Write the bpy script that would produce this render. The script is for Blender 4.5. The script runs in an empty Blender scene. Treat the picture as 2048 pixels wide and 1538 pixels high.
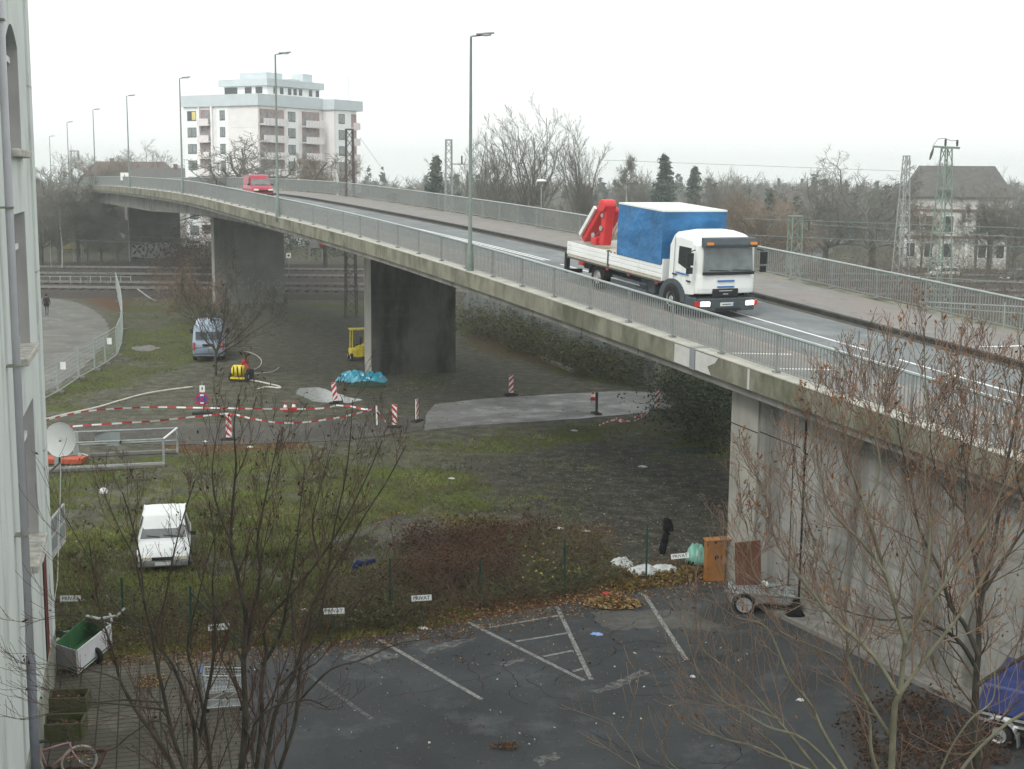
import bpy, math, random
import numpy as np
from mathutils import Vector, Matrix
random.seed(7); RN = np.random.default_rng(7)
PI = math.pi
sc = bpy.context.scene
COL = sc.collection
W = bpy.data.worlds.new("World"); sc.world = W; W.use_nodes = True

# ---------- camera (standing at an upper window, 12 m above the yard) ----------
F, HOR, CH, ROLL = 2700.0, 355.0, 12.0, 0.009
PITCH = math.atan((769 - HOR) / F)
cam_d = bpy.data.cameras.new("camera"); cam = bpy.data.objects.new("camera", cam_d); COL.objects.link(cam)
cam_d.sensor_width = 36; cam_d.lens = 36 * F / 2048; cam_d.clip_end = 6000; cam_d.clip_start = 0.1
cam.location = (0, 0, CH)
cam.rotation_euler = (Matrix.Rotation(PI / 2 - PITCH, 3, 'X') @ Matrix.Rotation(ROLL, 3, 'Z')).to_euler()
sc.camera = cam

def ray(x, y):
    u, v = x - 1024, y - 769
    c, s = math.cos(ROLL), math.sin(ROLL)
    U = c * u + s * v; V = -s * u + c * v
    cp, sp = math.cos(PITCH), math.sin(PITCH)
    d = Vector((U, F * cp - V * sp, -F * sp - V * cp))
    return d / d.y
def G(x, y, z=0.0):                      # where the photograph's pixel meets height z
    d = ray(x, y); t = (z - CH) / d.z
    return Vector((d.x * t, d.y * t, z))
def at(x, y, Y):                         # the point at distance Y seen at a pixel
    d = ray(x, y)
    return Vector((d.x * Y, Y, CH + d.z * Y))

# ---------- mesh helpers ----------
class MB:
    def __init__(s): s.v = []; s.f = []; s.m = []; s.cur = 0
    def add(s, vs, fs):
        o = len(s.v); s.v.extend([tuple(p) for p in vs])
        for f in fs: s.f.append(tuple(i + o for i in f)); s.m.append(s.cur)
        return s
    def hexa(s, p):                       # 8 corners: bottom 4 ccw, top 4 ccw
        return s.add(p, [(3,2,1,0),(4,5,6,7),(0,1,5,4),(1,2,6,5),(2,3,7,6),(3,0,4,7)])
    def box(s, c, d, rz=0, rx=0, ry=0):
        M = Matrix.Rotation(rz, 3, 'Z') @ Matrix.Rotation(ry, 3, 'Y') @ Matrix.Rotation(rx, 3, 'X')
        c = Vector(c); h = [x / 2 for x in d]
        P = [c + M @ Vector((a * h[0], b * h[1], e * h[2])) for e in (-1, 1) for a, b in ((-1,-1),(1,-1),(1,1),(-1,1))]
        return s.hexa(P)
    def bar(s, a, b, w, t=None, up=(0,0,1)):
        a = Vector(a); b = Vector(b); t = t or w
        d = (b - a).normalized(); u = Vector(up)
        if abs(d.dot(u)) > .95: u = Vector((0, 1, 0))
        x = d.cross(u).normalized() * (w / 2); y = x.cross(d).normalized() * (t / 2)
        return s.hexa([a-x-y, a+x-y, b+x-y, b-x-y, a-x+y, a+x+y, b+x+y, b-x+y])
    def quad(s, a, b, c, d): return s.add([a, b, c, d], [(0,1,2,3)])
    def slab(s, pts, t, axis=None):       # polygon with thickness t along its normal (backwards)
        pts = [Vector(p) for p in pts]; n = axis or (pts[1]-pts[0]).cross(pts[2]-pts[1]).normalized()
        n = Vector(n); k = len(pts)
        q = [p - n * t for p in pts]
        fs = [tuple(range(k)), tuple(range(2*k-1, k-1, -1))] + [(i, i+k, (i+1)%k+k, (i+1)%k) for i in range(k)]
        return s.add(pts + q, fs)
    def tube(s, pts, rad, n=6, cap=True):
        pts = [Vector(p) for p in pts]; k = len(pts)
        if not hasattr(rad, '__len__'): rad = [rad] * k
        vs = []; prev = None
        for i, p in enumerate(pts):
            d = (pts[min(i+1,k-1)] - pts[max(i-1,0)])
            d = d.normalized() if d.length > 1e-9 else Vector((0,0,1))
            if prev is None:
                u = Vector((0,0,1)) if abs(d.z) < .9 else Vector((1,0,0))
                x = d.cross(u).normalized()
            else:
                x = (prev - d * prev.dot(d)); x = x.normalized() if x.length > 1e-6 else d.orthogonal().normalized()
            prev = x; y = d.cross(x)
            for j in range(n):
                a = 2*PI*j/n; vs.append(p + (x*math.cos(a) + y*math.sin(a)) * rad[i])
        fs = [(i*n+j, i*n+(j+1)%n, (i+1)*n+(j+1)%n, (i+1)*n+j) for i in range(k-1) for j in range(n)]
        if cap: fs += [tuple(range(n-1,-1,-1)), tuple(range((k-1)*n, k*n))]
        return s.add(vs, fs)
    def cyl(s, a, b, r, n=12, r2=None): return s.tube([a, b], [r, r if r2 is None else r2], n)
    def lathe(s, prof, c=(0,0,0), n=16, axis='Z', cap=True):
        vs = []; k = len(prof)
        for r, z in prof:
            for j in range(n):
                a = 2*PI*j/n; p = (r*math.cos(a), r*math.sin(a), z)
                if axis == 'X': p = (p[2], p[0], p[1])
                if axis == 'Y': p = (p[0], p[2], p[1])
                vs.append((p[0]+c[0], p[1]+c[1], p[2]+c[2]))
        fs = [(i*n+j, i*n+(j+1)%n, (i+1)*n+(j+1)%n, (i+1)*n+j) for i in range(k-1) for j in range(n)]
        if cap: fs += [tuple(range(n-1,-1,-1)), tuple(range((k-1)*n, k*n))]
        return s.add(vs, fs)
    def blob(s, c, r, n=10, m=7, jit=0.15, squash=(1,1,1), seed=0):
        rg = random.Random(seed); vs = []
        for i in range(m+1):
            t = PI*i/m
            for j in range(n):
                a = 2*PI*j/n; q = r*(1+rg.uniform(-jit, jit))
                vs.append((c[0]+q*math.sin(t)*math.cos(a)*squash[0], c[1]+q*math.sin(t)*math.sin(a)*squash[1], c[2]+q*math.cos(t)*squash[2]))
        fs = [(i*n+j, (i+1)*n+j, (i+1)*n+(j+1)%n, i*n+(j+1)%n) for i in range(m) for j in range(n)]
        return s.add(vs, fs)
    def xf(s, M):
        s.v = [tuple(M @ Vector(p)) for p in s.v]; return s
    def build(s, name, mats, parent=None, smooth=False, bevel=0, loc=None, segs=2):
        me = bpy.data.meshes.new(name); me.from_pydata(s.v, [], s.f)
        if not isinstance(mats, (list, tuple)): mats = [mats]
        for m in mats: me.materials.append(m)
        if len(mats) > 1: me.polygons.foreach_set('material_index', s.m)
        if smooth: me.polygons.foreach_set('use_smooth', [True]*len(me.polygons))
        me.validate(); me.update()
        o = bpy.data.objects.new(name, me); COL.objects.link(o)
        if parent: o.parent = parent
        if loc: o.location = loc
        if bevel:
            b = o.modifiers.new('b', 'BEVEL'); b.width = bevel; b.segments = segs; b.limit_method = 'ANGLE'; b.angle_limit = .6
            if smooth:
                b.harden_normals = True
        return o

def tag(o, label=None, cat=None, group=None, kind=None):
    if label: o['label'] = label
    if cat: o['category'] = cat
    if group: o['group'] = group
    if kind: o['kind'] = kind
    return o
def thing(name, label, cat, loc=(0,0,0), rz=0, group=None):
    o = bpy.data.objects.new(name, None); COL.objects.link(o)
    o.location = loc; o.rotation_euler = (0, 0, rz); o.empty_display_size = .2
    return tag(o, label, cat, group)
def kids(o): return [c for c in bpy.data.objects if c.parent == o]
def dup(root, loc=None, rz=None, label=None, scale=None, parent=None):
    c = root.copy(); COL.objects.link(c); c.parent = parent
    if loc is not None: c.location = loc
    if rz is not None: c.rotation_euler = (0, 0, rz)
    if scale is not None: c.scale = scale if hasattr(scale, '__len__') else (scale,)*3
    if label: c['label'] = label
    for ch in kids(root): dup(ch, parent=c)
    return c

# ---------- materials ----------
def mat(name, col, rough=.7, var=.15, scale=6.0, bump=0.0, metal=0.0, col2=None, stretch=None, spec=None, detail=4, bscale=None):
    m = bpy.data.materials.new(name); m.use_nodes = True
    nt = m.node_tree; N = nt.nodes; L = nt.links; b = N['Principled BSDF']
    b.inputs['Roughness'].default_value = rough; b.inputs['Metallic'].default_value = metal
    b.inputs['Specular IOR Level'].default_value = spec if spec is not None else (.5 if rough < .6 else .18)
    tc = N.new('ShaderNodeTexCoord'); mp = N.new('ShaderNodeMapping'); L.new(tc.outputs['Object'], mp.inputs[0])
    if stretch: mp.inputs['Scale'].default_value = stretch
    no = N.new('ShaderNodeTexNoise'); no.inputs['Scale'].default_value = scale; no.inputs['Detail'].default_value = detail
    L.new(mp.outputs[0], no.inputs[0])
    cr = N.new('ShaderNodeValToRGB'); L.new(no.outputs[0], cr.inputs[0])
    c1 = [max(0, x*(1-var)) for x in col]; c2 = [min(1, x*(1+var)) for x in (col2 or col)]
    cr.color_ramp.elements[0].position = .3; cr.color_ramp.elements[0].color = (*c1, 1)
    cr.color_ramp.elements[1].position = .7; cr.color_ramp.elements[1].color = (*c2, 1)
    L.new(cr.outputs[0], b.inputs['Base Color'])
    if bump:
        n2 = N.new('ShaderNodeTexNoise'); n2.inputs['Scale'].default_value = bscale or scale*6; n2.inputs['Detail'].default_value = 5
        L.new(mp.outputs[0], n2.inputs[0])
        bp = N.new('ShaderNodeBump'); bp.inputs['Strength'].default_value = bump; bp.inputs['Distance'].default_value = .02
        L.new(n2.outputs[0], bp.inputs['Height']); L.new(bp.outputs[0], b.inputs['Normal'])
    return m
def glass(name, col=(.02,.025,.03), rough=.08):
    m = mat(name, col, rough, .3, 2.0, spec=.6); return m
def layered(m, col, scale, lo, hi, stretch=(1,1,1), amt=1.0):
    """lay a second noise-shaped stain colour over a material"""
    nt = m.node_tree; N = nt.nodes; L = nt.links; b = N['Principled BSDF']
    src = b.inputs['Base Color'].links[0].from_socket
    tc = N.new('ShaderNodeTexCoord'); mp = N.new('ShaderNodeMapping'); L.new(tc.outputs['Object'], mp.inputs[0]); mp.inputs['Scale'].default_value = stretch
    no = N.new('ShaderNodeTexNoise'); no.inputs['Scale'].default_value = scale; no.inputs['Detail'].default_value = 6; no.inputs['Roughness'].default_value = .65
    L.new(mp.outputs[0], no.inputs[0])
    r = N.new('ShaderNodeMapRange'); r.inputs[1].default_value = lo; r.inputs[2].default_value = hi; r.inputs[4].default_value = amt
    L.new(no.outputs[0], r.inputs[0])
    mx = N.new('ShaderNodeMix'); mx.data_type = 'RGBA'; L.new(r.outputs[0], mx.inputs[0]); L.new(src, mx.inputs[6]); mx.inputs[7].default_value = (*col, 1)
    L.new(mx.outputs[2], b.inputs['Base Color'])
    return m

# ---------- sky, sun, haze ----------
SUN_EL, SUN_AZ = math.radians(48), math.radians(215)   # azimuth clockwise from +Y: behind the camera's left
nt = W.node_tree; N = nt.nodes; L = nt.links; bg = N['Background']
sk = N.new('ShaderNodeTexSky'); sk.sky_type = 'NISHITA'; sk.sun_disc = False
sk.sun_elevation = SUN_EL; sk.sun_rotation = SUN_AZ; sk.air_density = 1.2; sk.dust_density = 6; sk.altitude = 50
hs = N.new('ShaderNodeHueSaturation'); hs.inputs['Saturation'].default_value = .12
mx = N.new('ShaderNodeMix'); mx.data_type = 'RGBA'; mx.inputs[0].default_value = .78
mx.inputs[7].default_value = (9.65, 9.95, 9.85, 1)       # the closed cloud layer
L.new(sk.outputs[0], hs.inputs['Color']); L.new(hs.outputs[0], mx.inputs[6]); L.new(mx.outputs[2], bg.inputs['Color'])
bg.inputs['Strength'].default_value = .125
sd = bpy.data.lights.new('sun', 'SUN'); sd.energy = 1.1; sd.angle = math.radians(14); sd.color = (1, .99, .94)
so = bpy.data.objects.new('sun', sd); COL.objects.link(so)
sdir = Vector((math.sin(SUN_AZ)*math.cos(SUN_EL), math.cos(SUN_AZ)*math.cos(SUN_EL), math.sin(SUN_EL)))
so.rotation_euler = sdir.to_track_quat('Z', 'Y').to_euler()
sc.view_settings.view_transform = 'Standard'; sc.view_settings.look = 'None'; sc.view_settings.exposure = .33; sc.view_settings.gamma = 1
sc.cycles.max_bounces = 5; sc.cycles.volume_bounces = 1; sc.cycles.diffuse_bounces = 2; sc.cycles.transparent_max_bounces = 8
hz = MB().box((0, 610, 15.5), (1900, 1460, 35))
hm = bpy.data.materials.new('haze_air'); hm.use_nodes = True
hm.node_tree.nodes.remove(hm.node_tree.nodes['Principled BSDF'])
pv = hm.node_tree.nodes.new('ShaderNodeVolumePrincipled'); pv.inputs['Color'].default_value = (.92,.97,.96,1)
pv.inputs['Density'].default_value = .00078; pv.inputs['Anisotropy'].default_value = .55
hm.node_tree.links.new(pv.outputs[0], hm.node_tree.nodes['Material Output'].inputs['Volume'])
haze = hz.build('haze', hm); tag(haze, 'pale winter haze hanging in the air over the whole scene', 'haze', kind='stuff')
# ================= GROUND =================
def vnoise(x, y, f, seed=0):
    r = np.random.default_rng(seed); T = r.random((256, 256))
    u = x*f; v = y*f; i = np.floor(u).astype(int); j = np.floor(v).astype(int); a = u-i; b = v-j
    a = a*a*(3-2*a); b = b*b*(3-2*b)
    g = lambda p, q: T[p % 256, q % 256]
    return (g(i,j)*(1-a)+g(i+1,j)*a)*(1-b) + (g(i,j+1)*(1-a)+g(i+1,j+1)*a)*b
def fbm(x, y, f, seed=0, o=4):
    s = 0; a = .5; t = 0
    for k in range(o): s = s + a*vnoise(x + 17*k, y - 9*k, f*2**k, seed+k); t += a; a *= .55
    return s/t
def gpoly(pix): return [(p.x, p.y) for p in (G(*q) for q in pix)]
def soft(X, Y, poly, w):
    """1 inside the polygon, falling to 0 over w metres outside it"""
    inside = np.zeros(X.shape, bool); d = np.full(X.shape, 1e9); n = len(poly)
    for i in range(n):
        (x1, y1), (x2, y2) = poly[i], poly[(i+1) % n]
        c = ((y1 > Y) != (y2 > Y)); xi = (x2-x1)*(Y-y1)/((y2-y1) or 1e-9)+x1; inside ^= c & (X < xi)
        L2 = (x2-x1)**2+(y2-y1)**2; t = np.clip(((X-x1)*(x2-x1)+(Y-y1)*(y2-y1))/(L2 or 1), 0, 1)
        d = np.minimum(d, np.hypot(X-(x1+t*(x2-x1)), Y-(y1+t*(y2-y1))))
    return np.where(inside, 1, np.clip(1-d/w, 0, 1))
xs = np.unique(np.concatenate([np.linspace(-880, -90, 30), np.arange(-90, -30, 1.0), np.arange(-30, 16, .3), np.arange(16, 90, 1.5), np.linspace(90, 880, 30)]))
ys = np.unique(np.concatenate([np.linspace(-90, 8, 8), np.arange(8, 70, .3), np.arange(70, 130, .7), np.arange(130, 260, 2.5), np.linspace(260, 1280, 50)]))
GX, GY = np.meshgrid(xs, ys)
Z_BRIDGE_SHADE = gpoly([(1010,930),(1100,905),(1290,890),(1400,930),(1460,960),(1450,1110),(1330,1100),(1180,1050),(1080,1000),(1010,965)])  # cinder ground under the bridge; the colour follows the bridge's shadow
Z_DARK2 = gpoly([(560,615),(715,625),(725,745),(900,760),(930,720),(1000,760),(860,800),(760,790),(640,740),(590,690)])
Z_TRACK = gpoly([(300,770),(420,735),(560,715),(640,690),(760,760),(860,800),(850,850),(700,880),(480,885),(330,890),(100,850),(180,810)])
Z_GRASS = [(gpoly([(100,1060),(300,1150),(620,1180),(760,1180),(720,1280),(100,1300)]), 3, 1.0), (gpoly([(100,950),(860,880),(1120,870),(1100,1000),(900,1080),(500,1150),(100,1120)]), 3, .62),
  (gpoly([(90,800),(200,740),(230,690),(235,590),(420,600),(380,640),(390,720),(280,770),(140,810)]), 2, .8), (gpoly([(880,885),(1160,850),(1400,830),(1460,840),(1460,940),(1250,890),(1000,920)]), 1.5, .62),
  (gpoly([(690,745),(960,740),(900,775),(700,780)]), 1.5, .7), (gpoly([(940,690),(1120,740),(1300,780),(1330,760),(1000,640),(920,640)]), 1.5, .7), (gpoly([(600,610),(720,600),(720,625),(620,640)]), 2, .7)]
Z_LEAF = [(gpoly([(80,565),(240,570),(235,620),(190,600),(80,588)]), 2, .9), (gpoly([(100,1270),(600,1235),(900,1215),(1200,1170),(1400,1120),(1440,1160),(1150,1215),(800,1270),(560,1295),(110,1330)]), 1.2, .9),
  (gpoly([(330,885),(560,880),(620,895),(340,905)]), .6, .9), (gpoly([(940,660),(1080,690),(1150,740),(960,700)]), 2, .6), (gpoly([(790,1030),(1200,1060),(1160,1130),(800,1140)]), 1.5, .6)]
dark = np.clip(soft(GX,GY,Z_BRIDGE_SHADE,2.5)+soft(GX,GY,Z_DARK2,4)*.7, 0, 1)
track = soft(GX, GY, Z_TRACK, 2.5)
gr = np.zeros(GX.shape)
for p, w, a in Z_GRASS: gr = np.maximum(gr, soft(GX, GY, p, w)*a)
gr = np.maximum(gr, np.where(GY > 200, .5, .0)); gr = gr*(1-.85*dark)*(1-.9*track)
lf = np.zeros(GX.shape)
for p, w, a in Z_LEAF: lf = np.maximum(lf, soft(GX, GY, p, w)*a)
n1 = fbm(GX, GY, .35, 3); n2 = fbm(GX, GY, .09, 8)
ruts = fbm(GX*.35+GY*.1, GY*1.6-GX*.5, .5, 21)          # tyre ruts swinging round the yard
gr = np.clip(gr*.94 + (n1-.5)*1.9*(gr > .02) + (n2-.5)*.7 - np.clip(ruts-.55, 0, 1)*1.8, 0, 1)
Zg = -(.022*n1 + .022*ruts)
Zg = np.where(GY > 230, 0, Zg)
v = np.stack([GX.ravel(), GY.ravel(), Zg.ravel()], 1)
ny, nx = GX.shape
idx = np.arange(nx*ny).reshape(ny, nx)
fc = np.stack([idx[:-1,:-1].ravel(), idx[:-1,1:].ravel(), idx[1:,1:].ravel(), idx[1:,:-1].ravel()], 1)
me = bpy.data.meshes.new('ground'); me.from_pydata(v.tolist(), [], fc.tolist())
at_ = me.color_attributes.new('cover', 'FLOAT_COLOR', 'POINT')
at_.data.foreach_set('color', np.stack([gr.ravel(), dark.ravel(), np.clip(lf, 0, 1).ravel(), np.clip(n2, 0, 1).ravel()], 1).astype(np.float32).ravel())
me.polygons.foreach_set('use_smooth', [True]*len(me.polygons))
gm = bpy.data.materials.new('yard_soil'); gm.use_nodes = True; nt = gm.node_tree; N = nt.nodes; L = nt.links; b = N['Principled BSDF']; b.inputs['Roughness'].default_value = .85; b.inputs['Specular IOR Level'].default_value = .08
ca = N.new('ShaderNodeVertexColor'); ca.layer_name = 'cover'; sp = N.new('ShaderNodeSeparateColor'); L.new(ca.outputs[0], sp.inputs[0])
ge = N.new('ShaderNodeNewGeometry')
def noise(sc_, det=6, ro=.6, vec=None):
    n = N.new('ShaderNodeTexNoise'); n.inputs['Scale'].default_value = sc_; n.inputs['Detail'].default_value = det; n.inputs['Roughness'].default_value = ro
    L.new(vec or ge.outputs['Position'], n.inputs[0]); return n.outputs[0]
def ramp(s_, p0, c0, p1, c1, mid=None):
    r = N.new('ShaderNodeValToRGB'); e = r.color_ramp.elements; e[0].position = p0; e[0].color = (*c0, 1); e[1].position = p1; e[1].color = (*c1, 1)
    if mid: q = e.new(mid[0]); q.color = (*mid[1], 1)
    L.new(s_, r.inputs[0]); return r.outputs[0]
def mixc(f, a, b_, ):
    m_ = N.new('ShaderNodeMix'); m_.data_type = 'RGBA'; L.new(f, m_.inputs[0]); L.new(a, m_.inputs[6]); L.new(b_, m_.inputs[7]); return m_.outputs[2]
def mth(op, a, b_=None, clamp=False):
    m_ = N.new('ShaderNodeMath'); m_.operation = op; m_.use_clamp = clamp
    for i, q in enumerate((a, b_)):
        if q is None: continue
        if isinstance(q, (int, float)): m_.inputs[i].default_value = q
        else: L.new(q, m_.inputs[i])
    return m_.outputs[0]
soil = ramp(noise(1.3, 9, .75), .32, (.030,.031,.021), .72, (.18,.172,.135), (.5, (.078,.076,.055)))
cind_shade = ramp(noise(1.6, 10, .8), .34, (.018,.018,.014), .68, (.14,.135,.11), (.5, (.05,.048,.038)))  # dark cinder colour that also carries the shade under the bridge
grass = mixc(ramp(noise(.45, 5, .65), .42, (0,0,0), .6, (1,1,1)), ramp(noise(6, 7, .8), .32, (.024,.024,.012), .74, (.15,.138,.062), (.52, (.066,.064,.031))), ramp(noise(6, 7, .8), .32, (.022,.031,.009), .72, (.16,.195,.038), (.52, (.066,.086,.020))))
leaf = ramp(noise(9, 6, .8), .35, (.03,.022,.014), .7, (.19,.095,.04), (.5, (.085,.05,.027)))
fine = mth('ADD', mth('MULTIPLY', noise(7, 5, .7), .6), mth('MULTIPLY', noise(.9, 6, .7), .4))
def sharp(ch, k=3.2, n_=.7):
    return mth('MULTIPLY', mth('ADD', mth('SUBTRACT', ch, .5), mth('MULTIPLY', mth('SUBTRACT', fine, .5), n_*2)), k)
gmask = mth('ADD', sharp(sp.outputs[0], 5.0, .85), .5, True)
lmask = mth('ADD', sharp(sp.outputs[2]), .4, True)
c = mixc(sp.outputs[1], soil, cind_shade); c = mixc(gmask, c, grass); c = mixc(lmask, c, leaf)
L.new(c, b.inputs['Base Color'])
bp = N.new('ShaderNodeBump'); bp.inputs['Strength'].default_value = .7; bp.inputs['Distance'].default_value = .05; L.new(noise(10, 6, .8), bp.inputs['Height']); L.new(bp.outputs[0], b.inputs['Normal'])
me.materials.append(gm)
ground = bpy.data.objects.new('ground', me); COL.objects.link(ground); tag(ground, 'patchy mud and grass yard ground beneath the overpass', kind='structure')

# flat sheets: car park, lane, curving road, paved yard
def asphalt(name, lo, hi, mid, rough=.75, sc_=1.2, crack=0.0, wet=None):
    m = bpy.data.materials.new(name); m.use_nodes = True
    global nt, N, L, b, ge
    nt = m.node_tree; N = nt.nodes; L = nt.links; b = N['Principled BSDF']; ge = N.new('ShaderNodeNewGeometry')
    b.inputs['Roughness'].default_value = rough; b.inputs['Specular IOR Level'].default_value = .45 if wet else .2
    base = ramp(noise(sc_*.25, 7, .62), .3, lo, .72, hi, (.5, mid))
    g2 = ramp(noise(28, 3, .8), .35, tuple(x*.55 for x in mid), .75, tuple(min(1, x*1.6) for x in mid))
    m_ = N.new('ShaderNodeMix'); m_.data_type = 'RGBA'; m_.inputs[0].default_value = .4; L.new(base, m_.inputs[6]); L.new(g2, m_.inputs[7])
    out = m_.outputs[2]
    st = N.new('ShaderNodeMapRange'); st.inputs[1].default_value = .53; st.inputs[2].default_value = .68; st.inputs[4].default_value = .55
    L.new(noise(.55, 7, .7), st.inputs[0]); k = N.new('ShaderNodeMix'); k.data_type = 'RGBA'; L.new(st.outputs[0], k.inputs[0]); L.new(out, k.inputs[6]); k.inputs[7].default_value = (*[x*1.5 for x in hi], 1); out = k.outputs[2]
    L.new(out, b.inputs['Base Color'])
    if wet:
        r_ = N.new('ShaderNodeMapRange'); r_.inputs[1].default_value = .4; r_.inputs[2].default_value = .62; r_.inputs[3].default_value = rough; r_.inputs[4].default_value = wet
        L.new(noise(.5, 5, .6), r_.inputs[0]); L.new(r_.outputs[0], b.inputs['Roughness'])
    bp = N.new('ShaderNodeBump'); bp.inputs['Strength'].default_value = .3; bp.inputs['Distance'].default_value = .01; L.new(noise(45, 3, .8), bp.inputs['Height']); L.new(bp.outputs[0], b.inputs['Normal'])
    return m
def sheet(name, pts, z, m, label, jag=0, step=.35, seed=1, th=.06):
    """a thin sheet of paving with an uneven edge"""
    r = random.Random(seed); out = []
    n = len(pts)
    for i in range(n):
        a = Vector((*pts[i][:2], 0)); b_ = Vector((*pts[(i+1)%n][:2], 0)); d = b_-a; k = max(1, int(d.length/step)) if jag else 1
        nn = Vector((-d.y, d.x, 0)).normalized()
        for j in range(k):
            out.append(a + d*j/k + nn*r.uniform(-jag, jag))
    mb = MB(); q = [Vector((p.x, p.y, z)) for p in out]
    k = len(q); mb.add(q + [p - Vector((0,0,th)) for p in q], [tuple(range(k))] + [(i, (i+1)%k, (i+1)%k+k, i+k) for i in range(k)])
    # make the top face point up
    ar = sum(q[i].x*q[(i+1)%k].y - q[(i+1)%k].x*q[i].y for i in range(k))
    if ar < 0: mb.f = [tuple(reversed(f)) for f in mb.f]
    o = mb.build(name, m); return tag(o, label, kind='structure')
M_PARK = asphalt('car_park_asphalt', (.022,.024,.025), (.075,.08,.082), (.042,.045,.047), rough=.72)
M_LANE = asphalt('lane_asphalt', (.10,.10,.098), (.26,.26,.25), (.165,.165,.162), rough=.8, wet=.35)
M_ROAD = asphalt('gravel_road', (.08,.079,.07), (.19,.187,.17), (.13,.128,.115), rough=.9)
def gp(*pix): return [tuple(G(*p)) for p in pix]
PARK_EDGE = [(170,1322),(420,1302),(600,1292),(760,1272),(940,1242),(1110,1212),(1290,1180),(1440,1160)]
pk = gp(*PARK_EDGE) + [(9.4,36.2,0),(11.9,31.5,0),(15.5,24.5,0),(22,12,0),(20,-20,0),(-3.2,-20,0),(-7.6,17,0),(-11,30,0)]
park = sheet('car_park', pk, .012, M_PARK, 'dark asphalt car park in the foreground', .05, .3)
lane = sheet('lane', gp((850,860),(960,850),(1150,838),(1305,824),(1400,800),(1460,792),(1460,778),(1390,788),(1250,782),(1120,788),(960,798),(870,808),(852,830)), .008, M_LANE, 'light asphalt lane passing under the overpass', .05, .4)
M_LANE2 = asphalt('muddy_lane', (.045,.042,.036), (.105,.10,.088), (.07,.066,.057), rough=.85)
lane2 = sheet('muddy_lane', gp((80,876),(330,890),(500,888),(700,880),(848,860),(850,830),(760,838),(600,842),(440,846),(300,850),(80,858)), .006, M_LANE2, 'muddy older part of the lane left of the striped beacons', .12, .4)
road = sheet('curving_road', gp((60,598),(110,597),(150,604),(185,618),(207,636),(219,655),(216,680),(200,700),(160,742),(110,775),(60,797)) + [(-40,60,0),(-80,70,0),(-80,112,0)], .01, M_ROAD, 'grey gravel road curving behind the white building', .1, .5)

# paved yard: slabs, with joints modelled in the material on a 0.5 m grid
pm = asphalt('concrete_slabs', (.055,.049,.038), (.15,.135,.105), (.095,.086,.068), rough=.85)
br = N.new('ShaderNodeTexBrick'); mp = N.new('ShaderNodeMapping'); L.new(ge.outputs['Position'], mp.inputs[0]); mp.inputs['Rotation'].default_value = (0, 0, -.265); mp.inputs['Scale'].default_value = (2.2, 2.2, 2.2)
L.new(mp.outputs[0], br.inputs[0]); br.offset = 0; br.inputs['Mortar Size'].default_value = .035; br.inputs['Brick Width'].default_value = 1; br.inputs['Row Height'].default_value = .5; br.inputs['Scale'].default_value = 1
src = b.inputs['Base Color'].links[0].from_socket
k = N.new('ShaderNodeMix'); k.data_type = 'RGBA'; L.new(br.outputs['Fac'], k.inputs[0]); L.new(src, k.inputs[6]); k.inputs[7].default_value = (.02,.022,.012,1); L.new(k.outputs[2], b.inputs['Base Color'])
yard = sheet('paved_yard', gp((112,1345),(300,1308),(490,1302),(500,1400),(520,1600),(520,1900),(-150,1900),(60,1500)), .018, pm, 'grey concrete slabs beside the white building', 0)

# painted bay lines, worn
def worn(name, col, lo, hi, s_=14):
    m = mat(name, col, .7, .2, 9)
    nt = m.node_tree; N = nt.nodes; L = nt.links; b = N['Principled BSDF']; g = N.new('ShaderNodeNewGeometry'); n = N.new('ShaderNodeTexNoise'); n.inputs['Scale'].default_value = s_; n.inputs['Detail'].default_value = 5; n.inputs['Roughness'].default_value = .7
    L.new(g.outputs['Position'], n.inputs[0]); r = N.new('ShaderNodeMapRange'); r.inputs[1].default_value = lo; r.inputs[2].default_value = hi; L.new(n.outputs[0], r.inputs[0])
    src = b.inputs['Base Color'].links[0].from_socket; k = N.new('ShaderNodeMix'); k.data_type = 'RGBA'; L.new(r.outputs[0], k.inputs[0]); k.inputs[6].default_value = (.045,.048,.05,1); L.new(src, k.inputs[7]); L.new(k.outputs[2], b.inputs['Base Color'])
    return m
M_LINE = worn('worn_bay_paint', (.27,.27,.25), .34, .56)
M_LINE2 = worn('old_bay_paint', (.15,.15,.14), .42, .62)
lm = MB()
def line(a, b_, w=.12, z=.016):
    a = G(*a); b_ = G(*b_); d = (b_-a).normalized(); n = Vector((-d.y, d.x, 0))*w/2; lm.quad(a-n+Vector((0,0,z)), b_-n+Vector((0,0,z)), b_+n+Vector((0,0,z)), a+n+Vector((0,0,z)))
line((758,1280),(964,1400)); line((935,1245),(1168,1362)); line((1114,1214),(1182,1360)); line((1289,1190),(1373,1321))
for a, b_ in (((978,1256),(1117,1232)),((1031,1284),(1135,1267)),((1087,1314),(1146,1302)),((1146,1344),(1166,1338))): line(a, b_, .1)
tag(lm.build('bay_lines', M_LINE), 'worn white bay lines with a hatched wedge on the asphalt', kind='structure')
lm = MB(); line((610,1345),(745,1440), .12); tag(lm.build('faded_bay_line', M_LINE2), 'very faded bay line left of the others', kind='structure')
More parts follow.
